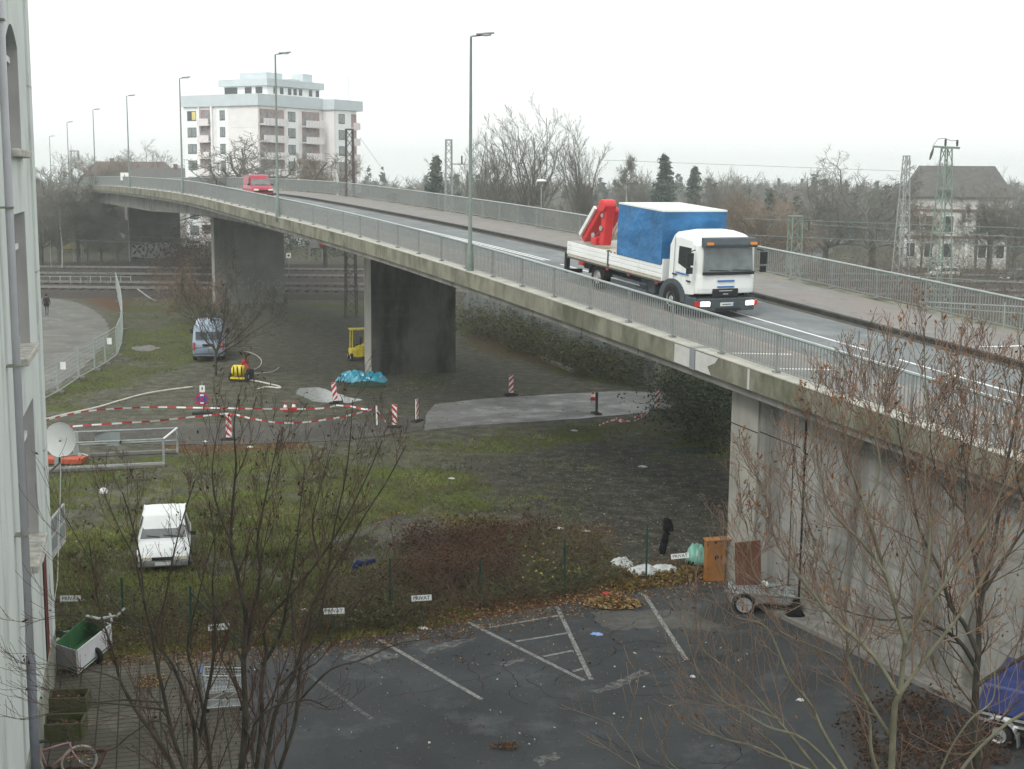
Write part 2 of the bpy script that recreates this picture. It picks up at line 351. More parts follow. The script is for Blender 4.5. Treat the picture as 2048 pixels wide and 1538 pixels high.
# patched concrete at the pier foot and a chipped strip by the wall
sheet('concrete_patch', gp((1180,1225),(1225,1222),(1380,1222),(1440,1250),(1420,1262),(1300,1255),(1220,1262)), .014, asphalt('patch', (.06,.06,.055), (.11,.11,.10), (.085,.083,.078)), 'pale worn patch on the dark asphalt', .12, .2, 5)
st = MB(); wa = [(9.55,36.0),(12.2,30.4),(15.0,24.6),(18.6,17.0)]
for i in range(3):
    a, c_ = Vector((*wa[i], .0)), Vector((*wa[i+1], .0)); st.bar(a+Vector((0,0,.07)), c_+Vector((0,0,.07)), .7, .14)
M_CONC_LOW = mat('kerb_concrete', (.17,.165,.15), .9, .25, 3, .3)
0 and tag(st.build('wall_gutter', M_CONC_LOW), 'concrete gutter kerb along the foot of the abutment wall', kind='structure')
# sealed patch and shallow pit in the meadow
sheet('concrete_slab', gp((660,1080),(800,1028),(880,1030),(905,1075),(850,1120),(700,1125)), .01, asphalt('slab_old', (.035,.033,.028), (.085,.08,.068), (.058,.054,.046)), 'old sunken concrete slab in the meadow', .12, .25, 8)
sheet('bare_earth', gp((680,1085),(700,1074),(735,1072),(757,1082),(745,1096),(712,1104),(688,1098)), .016, mat('dug_earth', (.03,.025,.014), .95, .5, 8, .6), 'round bare earth spot on the old slab', .05, .2, 9)
# worn scrapes and cracks in the car park
M_SCR = worn('scraped_asphalt', (.17,.17,.16), .42, .62, 5)
for i, q in enumerate((((985,1330),(1010,1322),(1045,1317),(1050,1323),(1015,1332)), ((1183,1382),(1230,1365),(1285,1340),(1298,1346),(1250,1372),(1200,1388)), ((840,1298),(930,1278),(960,1276),(900,1298),(850,1310)), ((1060,1520),(1110,1505),(1120,1515),(1080,1535)), ((680,1300),(760,1296),(800,1312),(740,1330),(690,1322)))):
    sheet('scrape', gp(*q), .0145+.0005*i, M_SCR, ['short pale scrape left of the hatched wedge','long pale scrape right of the hatched wedge','pale smear at the top of the first bay','pale smear at the bottom edge of the asphalt','pale worn corner of the asphalt beside the left tree'][i], .08, .18, 40+i, .002)
rk_ = random.Random(5); ck = MB()
for i in range(16):
    x, y = rk_.uniform(640,1500), rk_.uniform(1260,1530); q = G(x, y, .0155); a = rk_.uniform(0,6.3)
    for k in range(rk_.randint(8,22)):
        a += rk_.uniform(-.6,.6); d = Vector((math.cos(a), math.sin(a), 0))*rk_.uniform(.12,.3); n_ = Vector((-d.y, d.x, 0)).normalized()*rk_.uniform(.006,.016); ck.quad(q-n_, q+d-n_*.7, q+d+n_*.7, q+n_); q = q+d
tag(ck.build('asphalt_cracks', mat('crack_black', (.012,.012,.012), .95, .1, 3)), 'dark hairline cracks wandering over the asphalt', kind='structure')
# puddle
pu = sheet('puddle', gp((590,785),(600,776),(640,775),(668,785),(700,795),(725,800),(700,806),(660,806),(625,802)), .012, mat('puddle_water', (.30,.31,.30), .12, .2, 3, spec=.8), 'pale silty puddle beside the striped beacon', .05, .3)
sheet('silt_patch', gp((262,695),(300,690),(322,696),(300,702),(268,701)), .006, mat('silt', (.16,.155,.14), .8, .3, 3), 'pale silt patch in the grass near the mesh fence', .1, .3)
# railway: ballast with four tracks
RB = MB(); RB.hexa([(-170,131,-.1),(150,131,-.1),(150,184,-.1),(-170,184,-.1),(-170,134,.3),(150,134,.3),(150,181,.3),(-170,181,.3)])
tag(RB.build('railway_ballast', mat('ballast', (.05,.042,.036), .95, .4, 2.5, .6)), 'dark ballast bed of the railway', kind='structure')
M_RAIL = mat('rail_steel', (.30,.29,.28), .35, .2, 5, metal=.6); M_SLEEP = mat('sleepers', (.05,.042,.035), .9, .3, 4)
trk0 = None
for i, Y in enumerate((138.5, 145.5, 158.0, 169.0)):
    if trk0 is None:
        t = thing('railway_track', 'x', 'railway track', (0, Y, 0), 0, 'parallel railway tracks on the ballast')
        m = MB()
        for k in range(-160, 140, 1): m.box((k, 0, .36), (.25, 2.5, .14))
        m.build('sleepers', M_SLEEP, t)
        for sx in (-.72, .72):
            m = MB(); m.box((-10, sx, .49), (300, .07, .15)); m.build('rail', M_RAIL, t)
        trk0 = t
    else: t = dup(trk0, (0, Y, 0), 0)
    t['label'] = ['railway track nearest to the bridge pier and the leaf bank', 'second railway track, just behind the nearest one', 'third railway track, across the wider gap in the ballast', 'farthest railway track, close to the pier with graffiti'][i]
# side street on the right with parked cars
M_STREET = asphalt('street_asphalt', (.09,.09,.09), (.2,.2,.2), (.14,.14,.14), rough=.8)
sheet('side_street', [tuple(G(*p)) for p in ((1560,505),(1620,488),(1680,462),(1640,440),(1660,438),(1720,462),(1700,480),(1640,520),(1570,545))], .01, M_STREET, 'pale side street with parked cars behind the bridge', 0)
# ================= BRIDGE =================
P0 = np.array([-1.76, 56.5]); DR = np.array([.428, -.904]); DR /= np.linalg.norm(DR)
far_pts = [np.array(p) for p in [(-14.42,83.23), (-28.02,116.0), (-40.98,146.0), (-54.15,177.0), (-67.7,208.0), (-81.2,240.0), (-98.5,280.0), (-133,360.)]]
ctrl = [(-29.6, far_pts[0])]
for a, b_ in zip(far_pts[:-1], far_pts[1:]): ctrl.append((ctrl[-1][0]-np.linalg.norm(b_-a), b_))
ctrl = ctrl[::-1] + [(0, P0), (60, P0+DR*60)]
SS = np.array([c[0] for c in ctrl]); PX = np.array([c[1][0] for c in ctrl]); PY = np.array([c[1][1] for c in ctrl])
fs = np.arange(-270, 60, 1.0); ker = np.ones(25)/25
def smo(a): return np.convolve(np.pad(a, 12, mode='reflect', reflect_type='odd'), ker, 'valid')
FX = smo(np.interp(fs, SS, PX)); FY = smo(np.interp(fs, SS, PY))
SZ = [-270,-230,-190,-165,-131,-98,-65,-56,-29.6,-13.9,-5.8,2.4,10.7,19.1,27.2,45,60]
ZZ = [4.6,7.2,9.3,10.1,10.55,10.6,10.42,10.25,9.54,8.91,8.51,8.0,7.45,6.82,6.22,5.0,3.95]
FZ = smo(np.interp(fs, SZ, ZZ))
def B(s, u=0, z=0):
    x, y, h = np.interp(s, fs, FX), np.interp(s, fs, FY), np.interp(s, fs, FZ)
    x2, y2 = np.interp(s+.5, fs, FX), np.interp(s+.5, fs, FY); x1, y1 = np.interp(s-.5, fs, FX), np.interp(s-.5, fs, FY)
    d = np.array([x2-x1, y2-y1]); d /= np.linalg.norm(d); n = np.array([-d[1], d[0]])
    return Vector((x+n[0]*u, y+n[1]*u, h+z))
def yaw(s):
    a, c_ = B(s-.5), B(s+.5); return math.atan2(c_.y-a.y, c_.x-a.x)
def pitch_at(s):
    a, c_ = B(s-1), B(s+1); return math.atan2(c_.z-a.z, 2)
ST = list(np.arange(-262, -40, 4.0)) + list(np.arange(-40, 52.1, 2.0))
def loft(sec, name, m, parent, s0=-262, s1=52, smooth=False, zfun=None):
    """sweep a cross-section [(u,z)...] along the bridge"""
    mb = MB(); S = [s0] + [s for s in ST if s0 < s < s1] + [s1]; k = None
    for s in S:
        q = sec(s) if callable(sec) else sec; k = len(q)
        mb.v += [tuple(B(s, u, z)) for u, z in q]
    n = len(S)
    for i in range(n-1):
        for j in range(k): mb.f.append((i*k+j, (i+1)*k+j, (i+1)*k+(j+1)%k, i*k+(j+1)%k)); mb.m.append(0)
    mb.f += [tuple(range(k)), tuple(range(n*k-1, (n-1)*k-1, -1))]; mb.m += [0, 0]
    return mb.build(name, m, parent, smooth)
WB = 12.7
# materials
M_CONC = mat('bridge_concrete', (.20,.195,.175), .85, .25, .8, .4, bscale=9)
layered(M_CONC, (.09,.088,.08), 1.1, .5, .7, (.6,.6,.12), .8)
M_BEAM = mat('edge_beam_concrete', (.22,.215,.165), .85, .22, 1.2, .4, bscale=9)
layered(M_BEAM, (.06,.07,.03), .6, .47, .62, (1,1,.5), .75); layered(M_BEAM, (.10,.10,.08), 1.6, .5, .68, (1,1,.22), .7)
M_CAP = mat('cap_concrete', (.43,.42,.37), .85, .15, 1.5, .3)
layered(M_CAP, (.2,.19,.16), 2.5, .55, .7, (1,1,1), .6)
M_DARKC = mat('dark_pier_concrete', (.085,.083,.074), .9, .35, .6, .4, bscale=8)  # near-black concrete, streaked darker and paler by noise
layered(M_DARKC, (.014,.014,.013), .8, .45, .62, (1,1,.25), .85); layered(M_DARKC, (.16,.155,.14), 1.4, .62, .74, (1.5,1.5,.4), .6)
M_GREYC = mat('grey_pier_concrete', (.15,.145,.135), .9, .2, .7, .4, bscale=8)
layered(M_GREYC, (.08,.078,.07), 1.0, .5, .66, (1,1,.2), .7)
M_WALLC = mat('abutment_concrete', (.27,.265,.245), .88, .2, .7, .5, bscale=10)
layered(M_WALLC, (.10,.098,.085), .9, .45, .60, (1,1,.12), .85); layered(M_WALLC, (.40,.385,.33), .7, .6, .72, (1,1,.3), .6); layered(M_WALLC, (.19,.18,.15), 9, .5, .65, (1,1,1), .5)
M_ROADB = asphalt('bridge_asphalt', (.14,.155,.155), (.21,.225,.225), (.17,.185,.185), rough=.85)
M_PAVE = mat('pavement_slabs', (.20,.195,.185), .8, .15, 1.5, .2); layered(M_PAVE, (.22,.195,.18), .3, .45, .6); layered(M_PAVE, (.10,.10,.095), 1.2, .55, .7, (1,1,1), .5)
M_KERB = mat('kerb_shade_and_joint', (.045,.045,.043), .9, .3, 4, .3)  # near-black: the right kerb's shadow sits in its colour; joints share it
M_PAINT = mat('road_paint', (.72,.74,.74), .6, .12, 8)
for m_ in (M_CONC, M_DARKC, M_GREYC, M_WALLC): layered(m_, (.08,.08,.072), 1.6, .56, .60, (.08,.08,1.7), .28)
layered(M_ROADB, (.12,.13,.135), .5, .48, .62, (1,1,1), .7)
bridge = thing('road_bridge', 'long concrete overpass with green-stained edge beam rising across the whole picture', 'bridge')
gd = lambda s: float(np.interp(s, [-262,-90,-66,-40,-20,0,20], [-2.35,-2.3,-1.75,-1.25,-1.1,-.95,-.95]))
loft(lambda s: [(.75,-.5),(.75,gd(s)),(WB-.75,gd(s)),(WB-.75,-.5),(WB-.1,-.42),(WB-.1,-.16),(.1,-.16),(.1,-.42)], 'deck_girder', M_CONC, bridge)
loft([(-.32,-.62),(-.32,0),(.28,0),(.28,-.12),(.05,-.12),(.05,-.62)], 'edge_beam', M_BEAM, bridge)
loft([(WB-.28,0),(WB+.32,0),(WB+.32,-.62),(WB-.05,-.62),(WB-.05,-.12),(WB-.28,-.12)], 'edge_beam', M_BEAM, bridge)
loft([(-.335,-.0),(-.335,.03),(.281,.03),(.281,0)], 'coping', M_CAP, bridge)
loft([(.05,-.62),(-.2,-.62),(-.2,-.86),(.75,-.9),(.75,-.62)], 'cornice', M_CONC, bridge)
loft([(.285,-.155),(.285,-.0),(2.35,-.0),(2.35,-.155)], 'pavement', M_PAVE, bridge)
loft([(8.75,-.155),(8.75,-.0),(WB-.285,-.0),(WB-.285,-.155)], 'pavement', M_PAVE, bridge)
loft([(2.353,-.155),(2.353,.004),(2.55,.004),(2.55,-.155)], 'kerb', mat('brick_kerb', (.30,.235,.19), .85, .2, 3), bridge)
loft([(8.50,-.155),(8.50,.012),(8.747,.012),(8.747,-.155)], 'kerb', M_KERB, bridge)
loft([(2.553,-.158),(2.553,-.13),(8.497,-.13),(8.497,-.158)], 'carriageway', M_ROADB, bridge)
loft([(8.12,-.15),(8.12,-.122),(8.47,-.122),(8.47,-.15)], 'gutter', mat('gutter_dark', (.07,.065,.055), .9, .3, 3), bridge)  # darker strip of road along the right kerb
cl = MB()
def strip(s0, s1, u, w, z=-.125):
    S = np.linspace(s0, s1, max(2, int((s1-s0)/2)+1))
    for a, c_ in zip(S[:-1], S[1:]): cl.quad(B(a,u-w/2,z), B(c_,u-w/2,z), B(c_,u+w/2,z), B(a,u+w/2,z))
for a, c_, u_ in ((-200,-4,5.44),(-200,-4,5.72),(-2.5,18.6,5.5),(20.0,34,5.5),(36,50,5.5)):
    cl = MB(); strip(a, c_, u_, .12); cl.build('centre_line', M_PAINT, bridge)
for s in (18.4, 20.7): cl = MB(); cl.quad(B(s,.5,.006), B(s+.12,.5,.006), B(s+.75,2.2,.006), B(s+.6,2.2,.006)); cl.build('pavement_marking', M_PAINT, bridge)
cl = MB()
cl.quad(B(19.5,9.2,.006), B(19.62,9.2,.006), B(19.9,11.5,.006), B(19.75,11.5,.006))
cl.build('pavement_marking', M_PAINT, bridge)
# expansion joint plates and mortar repair on the edge beam
jm = MB()
for s in (17.4,): jm.hexa([B(s,-.345,-.63),B(s+.28,-.345,-.63),B(s+.28,-.30,-.63),B(s,-.30,-.63),B(s,-.345,.035),B(s+.28,-.345,.035),B(s+.28,.27,.035),B(s,.27,.035)])
jm.build('expansion_joint', mat('joint_steel', (.22,.24,.25), .5, .1, 4), bridge)
M_REP = mat('fresh_mortar', (.52,.52,.49), .85, .1, 3)
rp = MB(); rp.slab([B(16.5,-.322,-.6),B(17.38,-.322,-.61),B(17.38,-.322,-.03),B(16.52,-.322,-.03)], .015); rp.build('mortar_repair', M_REP, bridge)
rp = MB(); rp.slab([B(17.7,-.322,-.6),B(18.55,-.322,-.61),B(18.35,-.322,-.38),B(18.75,-.322,-.2),B(18.9,-.322,-.03),B(17.7,-.322,-.03)], .015); rp.build('mortar_repair', M_REP, bridge)
rp = MB(); rp.slab([B(20.4,-.322,-.61),B(20.5,-.322,-.61),B(20.5,-.322,-.02),B(20.4,-.322,-.02)], .015); rp.build('mortar_repair', M_REP, bridge)
js = MB()
for s in np.arange(-60, 16, 3.9):
    js.slab([B(s,-.2035,-.86),B(s+.05,-.2035,-.86),B(s+.05,-.2035,-.63),B(s,-.2035,-.63)], .004)
js.build('cornice_joint', M_KERB, bridge)
# piers
def pier(s, u0, u1, th, m, end_m, label, base=-.2, top=None):
    y = yaw(s); d = Vector((math.cos(y), math.sin(y), 0)); n = Vector((-d.y, d.x, 0))
    a = B(s, u0); c_ = B(s, u1); zt = lambda p: B(s).z + gd(s) + .05
    mb = MB(); q = []
    for z in (base, zt(0)):
        for p, sg in ((a, 1), (c_, 1), (c_, -1), (a, -1)): q.append(Vector((p.x, p.y, z)) + d*(sg*th/2))
    mb.hexa(q); 
    o = mb.build('pier', m, bridge, bevel=.04); o['label'] = label
    # paler slab on the end face, standing 1 cm proud
    e = MB(); h = Vector((n.x, n.y, 0))*(-.012)
    p = [Vector((a.x, a.y, base))+d*(th/2)+h, Vector((a.x, a.y, base))-d*(th/2)+h]
    e.slab([p[0], p[1], Vector((p[1].x, p[1].y, zt(0)-.1)), Vector((p[0].x, p[0].y, zt(0)-.1))], .01)
    r = e.build('pier_end', end_m, o)
    return o, d, n
M_END = mat('pale_pier_end', (.30,.29,.26), .85, .15, .9); layered(M_END, (.16,.155,.14), 1.2, .5, .66, (1,1,.15), .7)
import mathutils
def s_at(X, Y):
    i = np.argmin((FX-X)**2+(FY-Y)**2); return fs[i]
pA = pier(-26.0, 4.4, 9.9, 1.3, M_DARKC, M_END, 'nearest free-standing pier, nearly black')
pB = pier(-75.0, 4.2, 10.8, 1.4, M_GREYC, M_END, 'middle pier, light grey, between the yard and the tracks')
pC = pier(-141.0, 5.2, 12.1, 1.5, M_GREYC, M_END, 'far pier with silver and black graffiti at its foot')

# abutment
def on_plane(x, y, u=.3):
    """s and point where a pixel's ray meets the vertical plane at offset u of the near, straight part"""
    d = ray(x, y); nr = np.array([-DR[1], DR[0]]); t = (P0 @ nr + u)/(d.x*nr[0]+d.y*nr[1])
    p = Vector((d.x*t, d.y*t, CH+d.z*t)); return float((np.array([p.x, p.y])-P0) @ DR), p
S_A = on_plane(1456, 1000, .25)[0]
fz = lambda s: -float(np.interp(s, fs, FZ))-.3
ab = loft(lambda s: [(.34,-.9),(.34,fz(s)),(WB-.3,fz(s)),(WB-.3,-.6),(.4,-.6)], 'abutment_wall', M_WALLC, bridge, S_A+.05, 56)
def wall_piece(s0, s1, u, th, z0, z1, name, m, par=ab):
    mb = MB(); q = []
    for z in (z0, z1):
        for s, uu in ((s0,u),(s1,u),(s1,u+th),(s0,u+th)):
            p = B(s, uu); q.append((p.x, p.y, z if z < 5.9 else p.z-.9))
    mb.hexa(q); return mb.build(name, m, par)
M_JOINT = mat('joint_shadow_gap', (.012,.012,.012), .9, .2, 3)
M_WALL2 = mat('pilaster_concrete', (.31,.30,.265), .88, .15, .9, .4, bscale=10); layered(M_WALL2, (.17,.165,.14), 1.1, .5, .66, (1,1,.12), .7); layered(M_WALL2, (.30,.25,.16), 1.7, .60, .68, (1,1,.06), .6)
s1 = on_plane(1512, 1000)[0]
wall_piece(S_A, s1, .27, .1, -.2, 9, 'pilaster', M_WALL2)
for px, w in ((1583, .035), (1606, .09)):
    s = on_plane(px, 950)[0]; wall_piece(s-w/2, s+w/2, .333, .02, -.2, 9, 'joint', M_JOINT)
for s in (30.5, 37.5): wall_piece(s-.02, s+.02, .335, .02, -.2, 9, 'joint', M_JOINT)
sa = on_plane(1520, 870)[1]; sb = s1; se = on_plane(1600, 890)[0]
for a, c_, z in ((s1+.02, se-.02, on_plane(1560, 877)[1].z), (S_A, s1, on_plane(1480, 850)[1].z), (se+.1, 44, on_plane(1560, 877)[1].z-3.0)):
    mb = MB(); u = .262 if a == S_A else .334
    mb.hexa([B(a,u,0)*1,B(c_,u,0),B(c_,u+.02,0),B(a,u+.02,0),B(a,u,.03),B(c_,u,.03),B(c_,u+.02,.03),B(a,u+.02,.03)])
    zr = B(a).z; mb.v = [(x, y, z + (zz-zr)*.9) for x, y, zz in mb.v]
    mb.build('pour_joint', M_JOINT if z > 2.5 and a != se+.1 else M_GREYC, ab)
gm_ = MB(); gm_.hexa([Vector((*B(s,u).xy,z)) for z in (-.02,.13) for s,u in ((21.3,-.45),(52,-.45),(52,.335),(21.3,.335))]); tag(gm_.build('wall_gutter', M_CONC_LOW), 'concrete gutter kerb along the foot of the abutment wall', kind='structure')
# downpipe beside the nearest pier
pp = MB(); q = B(-26.0, 4.4); e = B(-26.0, 3.9)

# ---------- railings ----------
M_GALV = mat('galvanised_steel', (.26,.275,.265), .45, .12, 6, metal=.3); M_TOPR = mat('top_rail_steel', (.50,.52,.51), .35, .1, 3, metal=.3)
M_TOPU = mat('green_rail_paint', (.10,.20,.17), .5, .1, 5)
def railing(u, s0, s1, label, off, step=2.73, z0=.0):
    r = thing('bridge_railing', label, 'railing', tuple(B(10, u)), 0, 'steel railings along the two edges of the overpass')
    base = B(10, u); Mi = Matrix.Translation(-base)
    n = int((s1-s0)/step); S = [s0+i*step for i in range(n+1)]
    posts = [s for s in S if s > -205]
    pm_ = MB()
    for dz, w, t, m, nm in ((1.14,.075,.045,M_TOPR,'handrail'), (1.105,.06,.028,M_TOPU,'rail_profile'), (.13,.04,.04,M_GALV,'bottom_rail')):
        mb = MB(); SS_ = list(np.arange(s0, s1, 4)) + [s1]
        for a, c_ in zip(SS_[:-1], SS_[1:]): mb.bar(B(a,u,dz), B(c_,u,dz), w, t)
        mb.xf(Mi).build(nm, m, r)
    near = posts[-96:] if len(posts) > 96 else posts
    rest = MB()
    for i, s in enumerate(posts):
        mb = MB() if s in near else rest
        b0 = B(s, u, .03+z0); mb.bar(b0, b0+Vector((0,0,1.06)), .055, .055, up=(DR[0],DR[1],0)); 
        mb.box(b0+Vector((0,0,.03)), (.2,.16,.05), yaw(s))
        if mb is not rest: mb.xf(Mi).build('post', M_GALV, r)
    if rest.v: rest.xf(Mi).build('posts', M_GALV, r)['kind'] = 'stuff'
    # one infill panel of upright bars per bay
    bays = list(zip(posts[:-1], posts[1:])); nb = 96; rest = MB()
    for i, (a, c_) in enumerate(bays):
        mb = MB() if i >= len(bays)-nb else rest
        k = 20
        for j in range(1, k):
            s = a+(c_-a)*j/k; p = B(s, u, .145); q = B(s, u, 1.095)
            h = .013
            d_ = Vector((DR[0], DR[1], 0))*h; n_ = Vector((-DR[1], DR[0], 0))*h
            if s > -45: mb.hexa([p-d_-n_, p+d_-n_, p+d_+n_, p-d_+n_, q-d_-n_, q+d_-n_, q+d_+n_, q-d_+n_])
            else: mb.add([p-d_-n_, p+d_-n_, p+n_, q-d_-n_, q+d_-n_, q+n_], [(0,1,4,3),(1,2,5,4),(2,0,3,5)])
        if mb is not rest: mb.xf(Mi).build('bar_panel', M_GALV, r)
    if rest.v: rest.xf(Mi).build('bar_panels', M_GALV, r)['kind'] = 'stuff'
    return r
railing(0, -243.5, 50, 'steel bar railing along the near edge of the overpass, in front of the lorry', 0)
railing(WB, -243.5, 50, 'steel bar railing along the far edge of the overpass, behind the lorry', 0)

# ---------- street lamps ----------
M_POLE = mat('lamp_pole_green', (.16,.20,.175), .55, .15, 4); M_LHEAD = mat('lamp_head_grey', (.36,.38,.38), .5, .1, 5); M_LGLASS = mat('lamp_glass', (.55,.56,.54), .3, .1, 6)
def street_lamp(loc, H, label):
    t = thing('street_lamp', label, 'street lamp', loc, 0, 'tall street lamps along the near edge of the overpass')
    m = MB(); m.lathe([(.16,-.3),(.16,.0),(.125,.9),(.085,1.0),(.05,H-.05),(.05,H)], n=10); m.build('pole', M_POLE, t, smooth=True)
    a = yaw(0)-.25; d = Vector((math.cos(.05), math.sin(.05), 0))
    m = MB(); m.tube([(0,0,H-.1),(.03,0,H),(.45,0,H+.04)], .035, 6); m.build('arm', M_POLE, t)
    m = MB(); m.slab([(.2,-.12,H+.12),(.95,-.12,H+.18),(.95,.12,H+.18),(.2,.12,H+.12)], .07); m.build('lamp_head', M_LHEAD, t, bevel=.02)
    m = MB(); m.blob((.6,0,H+.055), .13, 10, 6, 0, (1.9,.9,.45)); m.build('lamp_bowl', M_LGLASS, t, smooth=True)
    return t
LP = [((940,546),None,'nearest and tallest-looking lamp, standing left of the lorry'), ((556,432),None,'second lamp, in front of the apartment block and its bare oak'), ((369,387),116,'third lamp, at the left corner of the apartment block'),
 ((262,375),146,'fourth lamp, above the graffiti pier'), ((193,370),177,'fifth lamp, just right of the lattice mast over the tracks'), ((145,365),208,'sixth lamp, rising just left of the lattice mast'), ((110,362),240,'farthest lamp, faint above the birches by the white building')]
l0 = None
for (x, y), Y, lb in LP:
    p = on_plane(x, y, -.12)[1] if Y is None else at(x, y, Y)
    if Y is not None:
        s = fs[np.argmin((FX-p.x)**2+(FY-p.y)**2)]; p = B(s, -.12)
    if l0 is None: l0 = street_lamp(p, 9.6, lb)
    else: dup(l0, p, 0, lb)
# ================= BUILDINGS =================
M_GLASS = glass('window_glass', (.03,.035,.04), .1); M_PANE = glass('far_pane', (.22,.235,.235), .2)
M_WHITE = mat('white_paint', (.72,.73,.70), .6, .06, 3)
def T2(o, a, z=0): return o + a + Vector((0,0,z))
# ---- apartment block ----
def apartment():
    C = at(518, 350, 225); C.z = 0
    t = thing('apartment_block', 'white and pale pink high-rise with balconies and grey roof band behind the bridge', 'apartment block', C)
    MW = mat('apartment_render', (.81,.785,.77), .85, .05, .6); MWH = mat('apartment_white', (.88,.90,.89), .8, .04, 1); MB_ = mat('apartment_band', (.56,.62,.64), .7, .06, 1)
    MPB = mat('balcony_panel', (.76,.71,.70), .8, .12, 3); MDK = mat('balcony_recess', (.34,.235,.23), .9, .3, .8); MFR = mat('dark_window_frame', (.06,.10,.10), .6, .1, 2); MYL = mat('yellow_blind', (.75,.6,.2), .8, .1, 2)
    el = Vector((.85,-.53,0)); el.normalize(); er = Vector((.53,.85,0)); er.normalize()
    # left face runs from C to C - 17.5 el, right face from C to C + 16.3 er
    Z1, FH, ZT = 25.2, 2.75, 23.3
    Wl, Wr = 16.7, 16.3
    def P(a, b_, z): return -el*a + er*b_ + Vector((0,0,z))      # a along left face, b along right face
    def blk(name, m, a0, a1, b0, b1, z0, z1, par=t, bev=0):
        mb = MB(); mb.hexa([P(a1,b0,z0),P(a0,b0,z0),P(a0,b1,z0),P(a1,b1,z0),P(a1,b0,z1),P(a0,b0,z1),P(a0,b1,z1),P(a1,b1,z1)]); return mb.build(name, m, par, bevel=bev)
    wall = blk('wall', MW, 0, Wl, 0, Wr, -.5, ZT)
    blk('wall', MW, -2.6, 6, Wr+.02, Wr+6.2, -.5, ZT)
    blk('parapet_band', MB_, -.35, Wl+.3, -.35, Wr+.1, ZT, Z1); blk('parapet_band', MB_, -2.95, 6, Wr-.3, Wr+7.6, ZT+.01, Z1-.15)
    pent = blk('penthouse', MWH, 1.0, 10.6, 3.4, 16.8, Z1, Z1+1.5); blk('penthouse_band', MB_, .4, 11.4, 2.8, 17.4, Z1+1.51, Z1+2.65, pent)
    for a0, a1, b0, b1, h in ((2.5,8.5,5,9,1.6),(3,4.2,11,14,.7),(2.2,4.8,13.9,16.4,2.0)): blk('roof_box', MB_, a0, a1, b0, b1, Z1+2.66, Z1+2.65+h*.75, pent, .05)
    for a in (2.0, 4.4, 7.6, 9.0):
        if a < 12: blk('window', M_GLASS, a, a+1.5, 3.36, 3.42, Z1+.3, Z1+1.35, pent)
    for b_ in (5,6.6,8.6,10.0,11.4,14,15.8): blk('window', M_GLASS, .94, 1.02, b_, b_+.8, Z1+.3, Z1+1.35, pent)
    def win(face, a, w, z, h=1.5, yel=False):
        if face == 'l': 
            f = blk('window', MFR, a, a+w, -.03, .05, z-.08, z+h+.08); blk('pane', MYL if yel else M_PANE, a+.1, a+w*.46, -.06, -.035, z+.1, z+h-.05, f); blk('pane', M_GLASS if yel else M_PANE, a+w*.54, a+w-.1, -.06, -.035, z+.1, z+h-.05, f)
        elif face == 'r':
            f = blk('window', MFR, -.05, .03, a, a+w, z-.08, z+h+.08); blk('pane', M_PANE, -.08, -.055, a+.1, a+w*.46, z+.1, z+h-.05, f); blk('pane', M_PANE, -.08, -.055, a+w*.54, a+w-.1, z+.1, z+h-.05, f)
        else:
            f = blk('window', MFR, -2.65, -2.57, a, a+w, z-.08, z+h+.08); blk('pane', M_PANE, -2.68, -2.655, a+.1, a+w-.1, z+.1, z+h-.05, f)
    def balcony(face, a0, a1, z, proud=.9):
        if face == 'l':
            s = blk('balcony_recess', MDK, a0, a1, -.03, .06, z, z+2.35); mb = MB()
            y0, y1 = -proud, -proud+.08
            b = blk('balcony', MPB, a0-.05, a1+.05, y0, y1, z-.35, z+.85); blk('balcony_floor', MWH, a0, a1, y1, -.035, z-.22, z-.08, b)
            for k in range(3): blk('door_pane', M_PANE, a0+.4+k*(a1-a0-.8)/3, a0+.4+(k+.55)*(a1-a0-.8)/3, -.06, -.035, z+.1, z+2.0, s)
        elif face == 'r':
            s = blk('balcony_recess', MDK, -.06, .03, a0, a1, z, z+2.35)
            b = blk('balcony', MPB, -proud, -proud+.08, a0-.05, a1+.05, z-.35, z+.85); b2 = blk('balcony_floor', MWH, -proud+.08, -.065, a0, a1, z-.22, z-.08, b)
            n = int((a1-a0)/.75)
            for k in range(n): blk('rail_board', MWH, -proud-.03, -proud-.005, a0+.2+k*(a1-a0-.3)/n, a0+.3+k*(a1-a0-.3)/n, z-.3, z+.8, b)
            for k in range(3): blk('door_pane', M_PANE, -.09, -.065, a0+.4+k*(a1-a0-.8)/3, a0+.4+(k+.5)*(a1-a0-.8)/3, z+.1, z+2.0, s)
    # white bands with windows stacked in them (left face)
    for a0, a1 in ((13.5,16.8),(6.6,9.2)): blk('wall_band', MWH, a0, a1, -.022, .01, -.4, ZT-.01)
    blk('wall_band', MWH, 10.0, 10.35, -.35, 0, -.4, ZT-.01); blk('wall_band', MWH, 12.9, 13.1, -.35, -.025, -.4, ZT-.01)
    blk('wall_band', MWH, -.024, .01, 6.8, 10.0, -.4, ZT-.01); blk('wall_band', MWH, -2.624, -2.59, Wr+.4, Wr+4.5, -.4, ZT-.01)
    z0 = ZT-2.25
    for i in range(8):
        z = z0-i*FH
        win('l', 13.9, 2.1, z, yel=(i == 0)); win('l', 7.3, 1.2, z)
        balcony('l', 10.4, 12.85, z-.6)
        win('r', 7.3, 1.9, z); win('w', Wr+1.2, 1.7, z)
        balcony('r', .4, 6.3, z-.6, 1.0); balcony('r', 10.9, 15.4, z-.6, 1.1)
        b = blk('balcony', MPB, -2.5, -.2, Wr+7.1, Wr+7.2, z-.95, z+.25); blk('balcony', MPB, -2.66, -2.58, Wr+5.3, Wr+7.2, z-.95, z+.25); blk('balcony_recess', MDK, -2.63, -2.56, Wr+4.7, Wr+6.1, z-.6, z+1.7)
        for zz in (z-1.3,): blk('floor_joint', MB_, 1.0, 6.0, -.008, .01, zz, zz+.05)
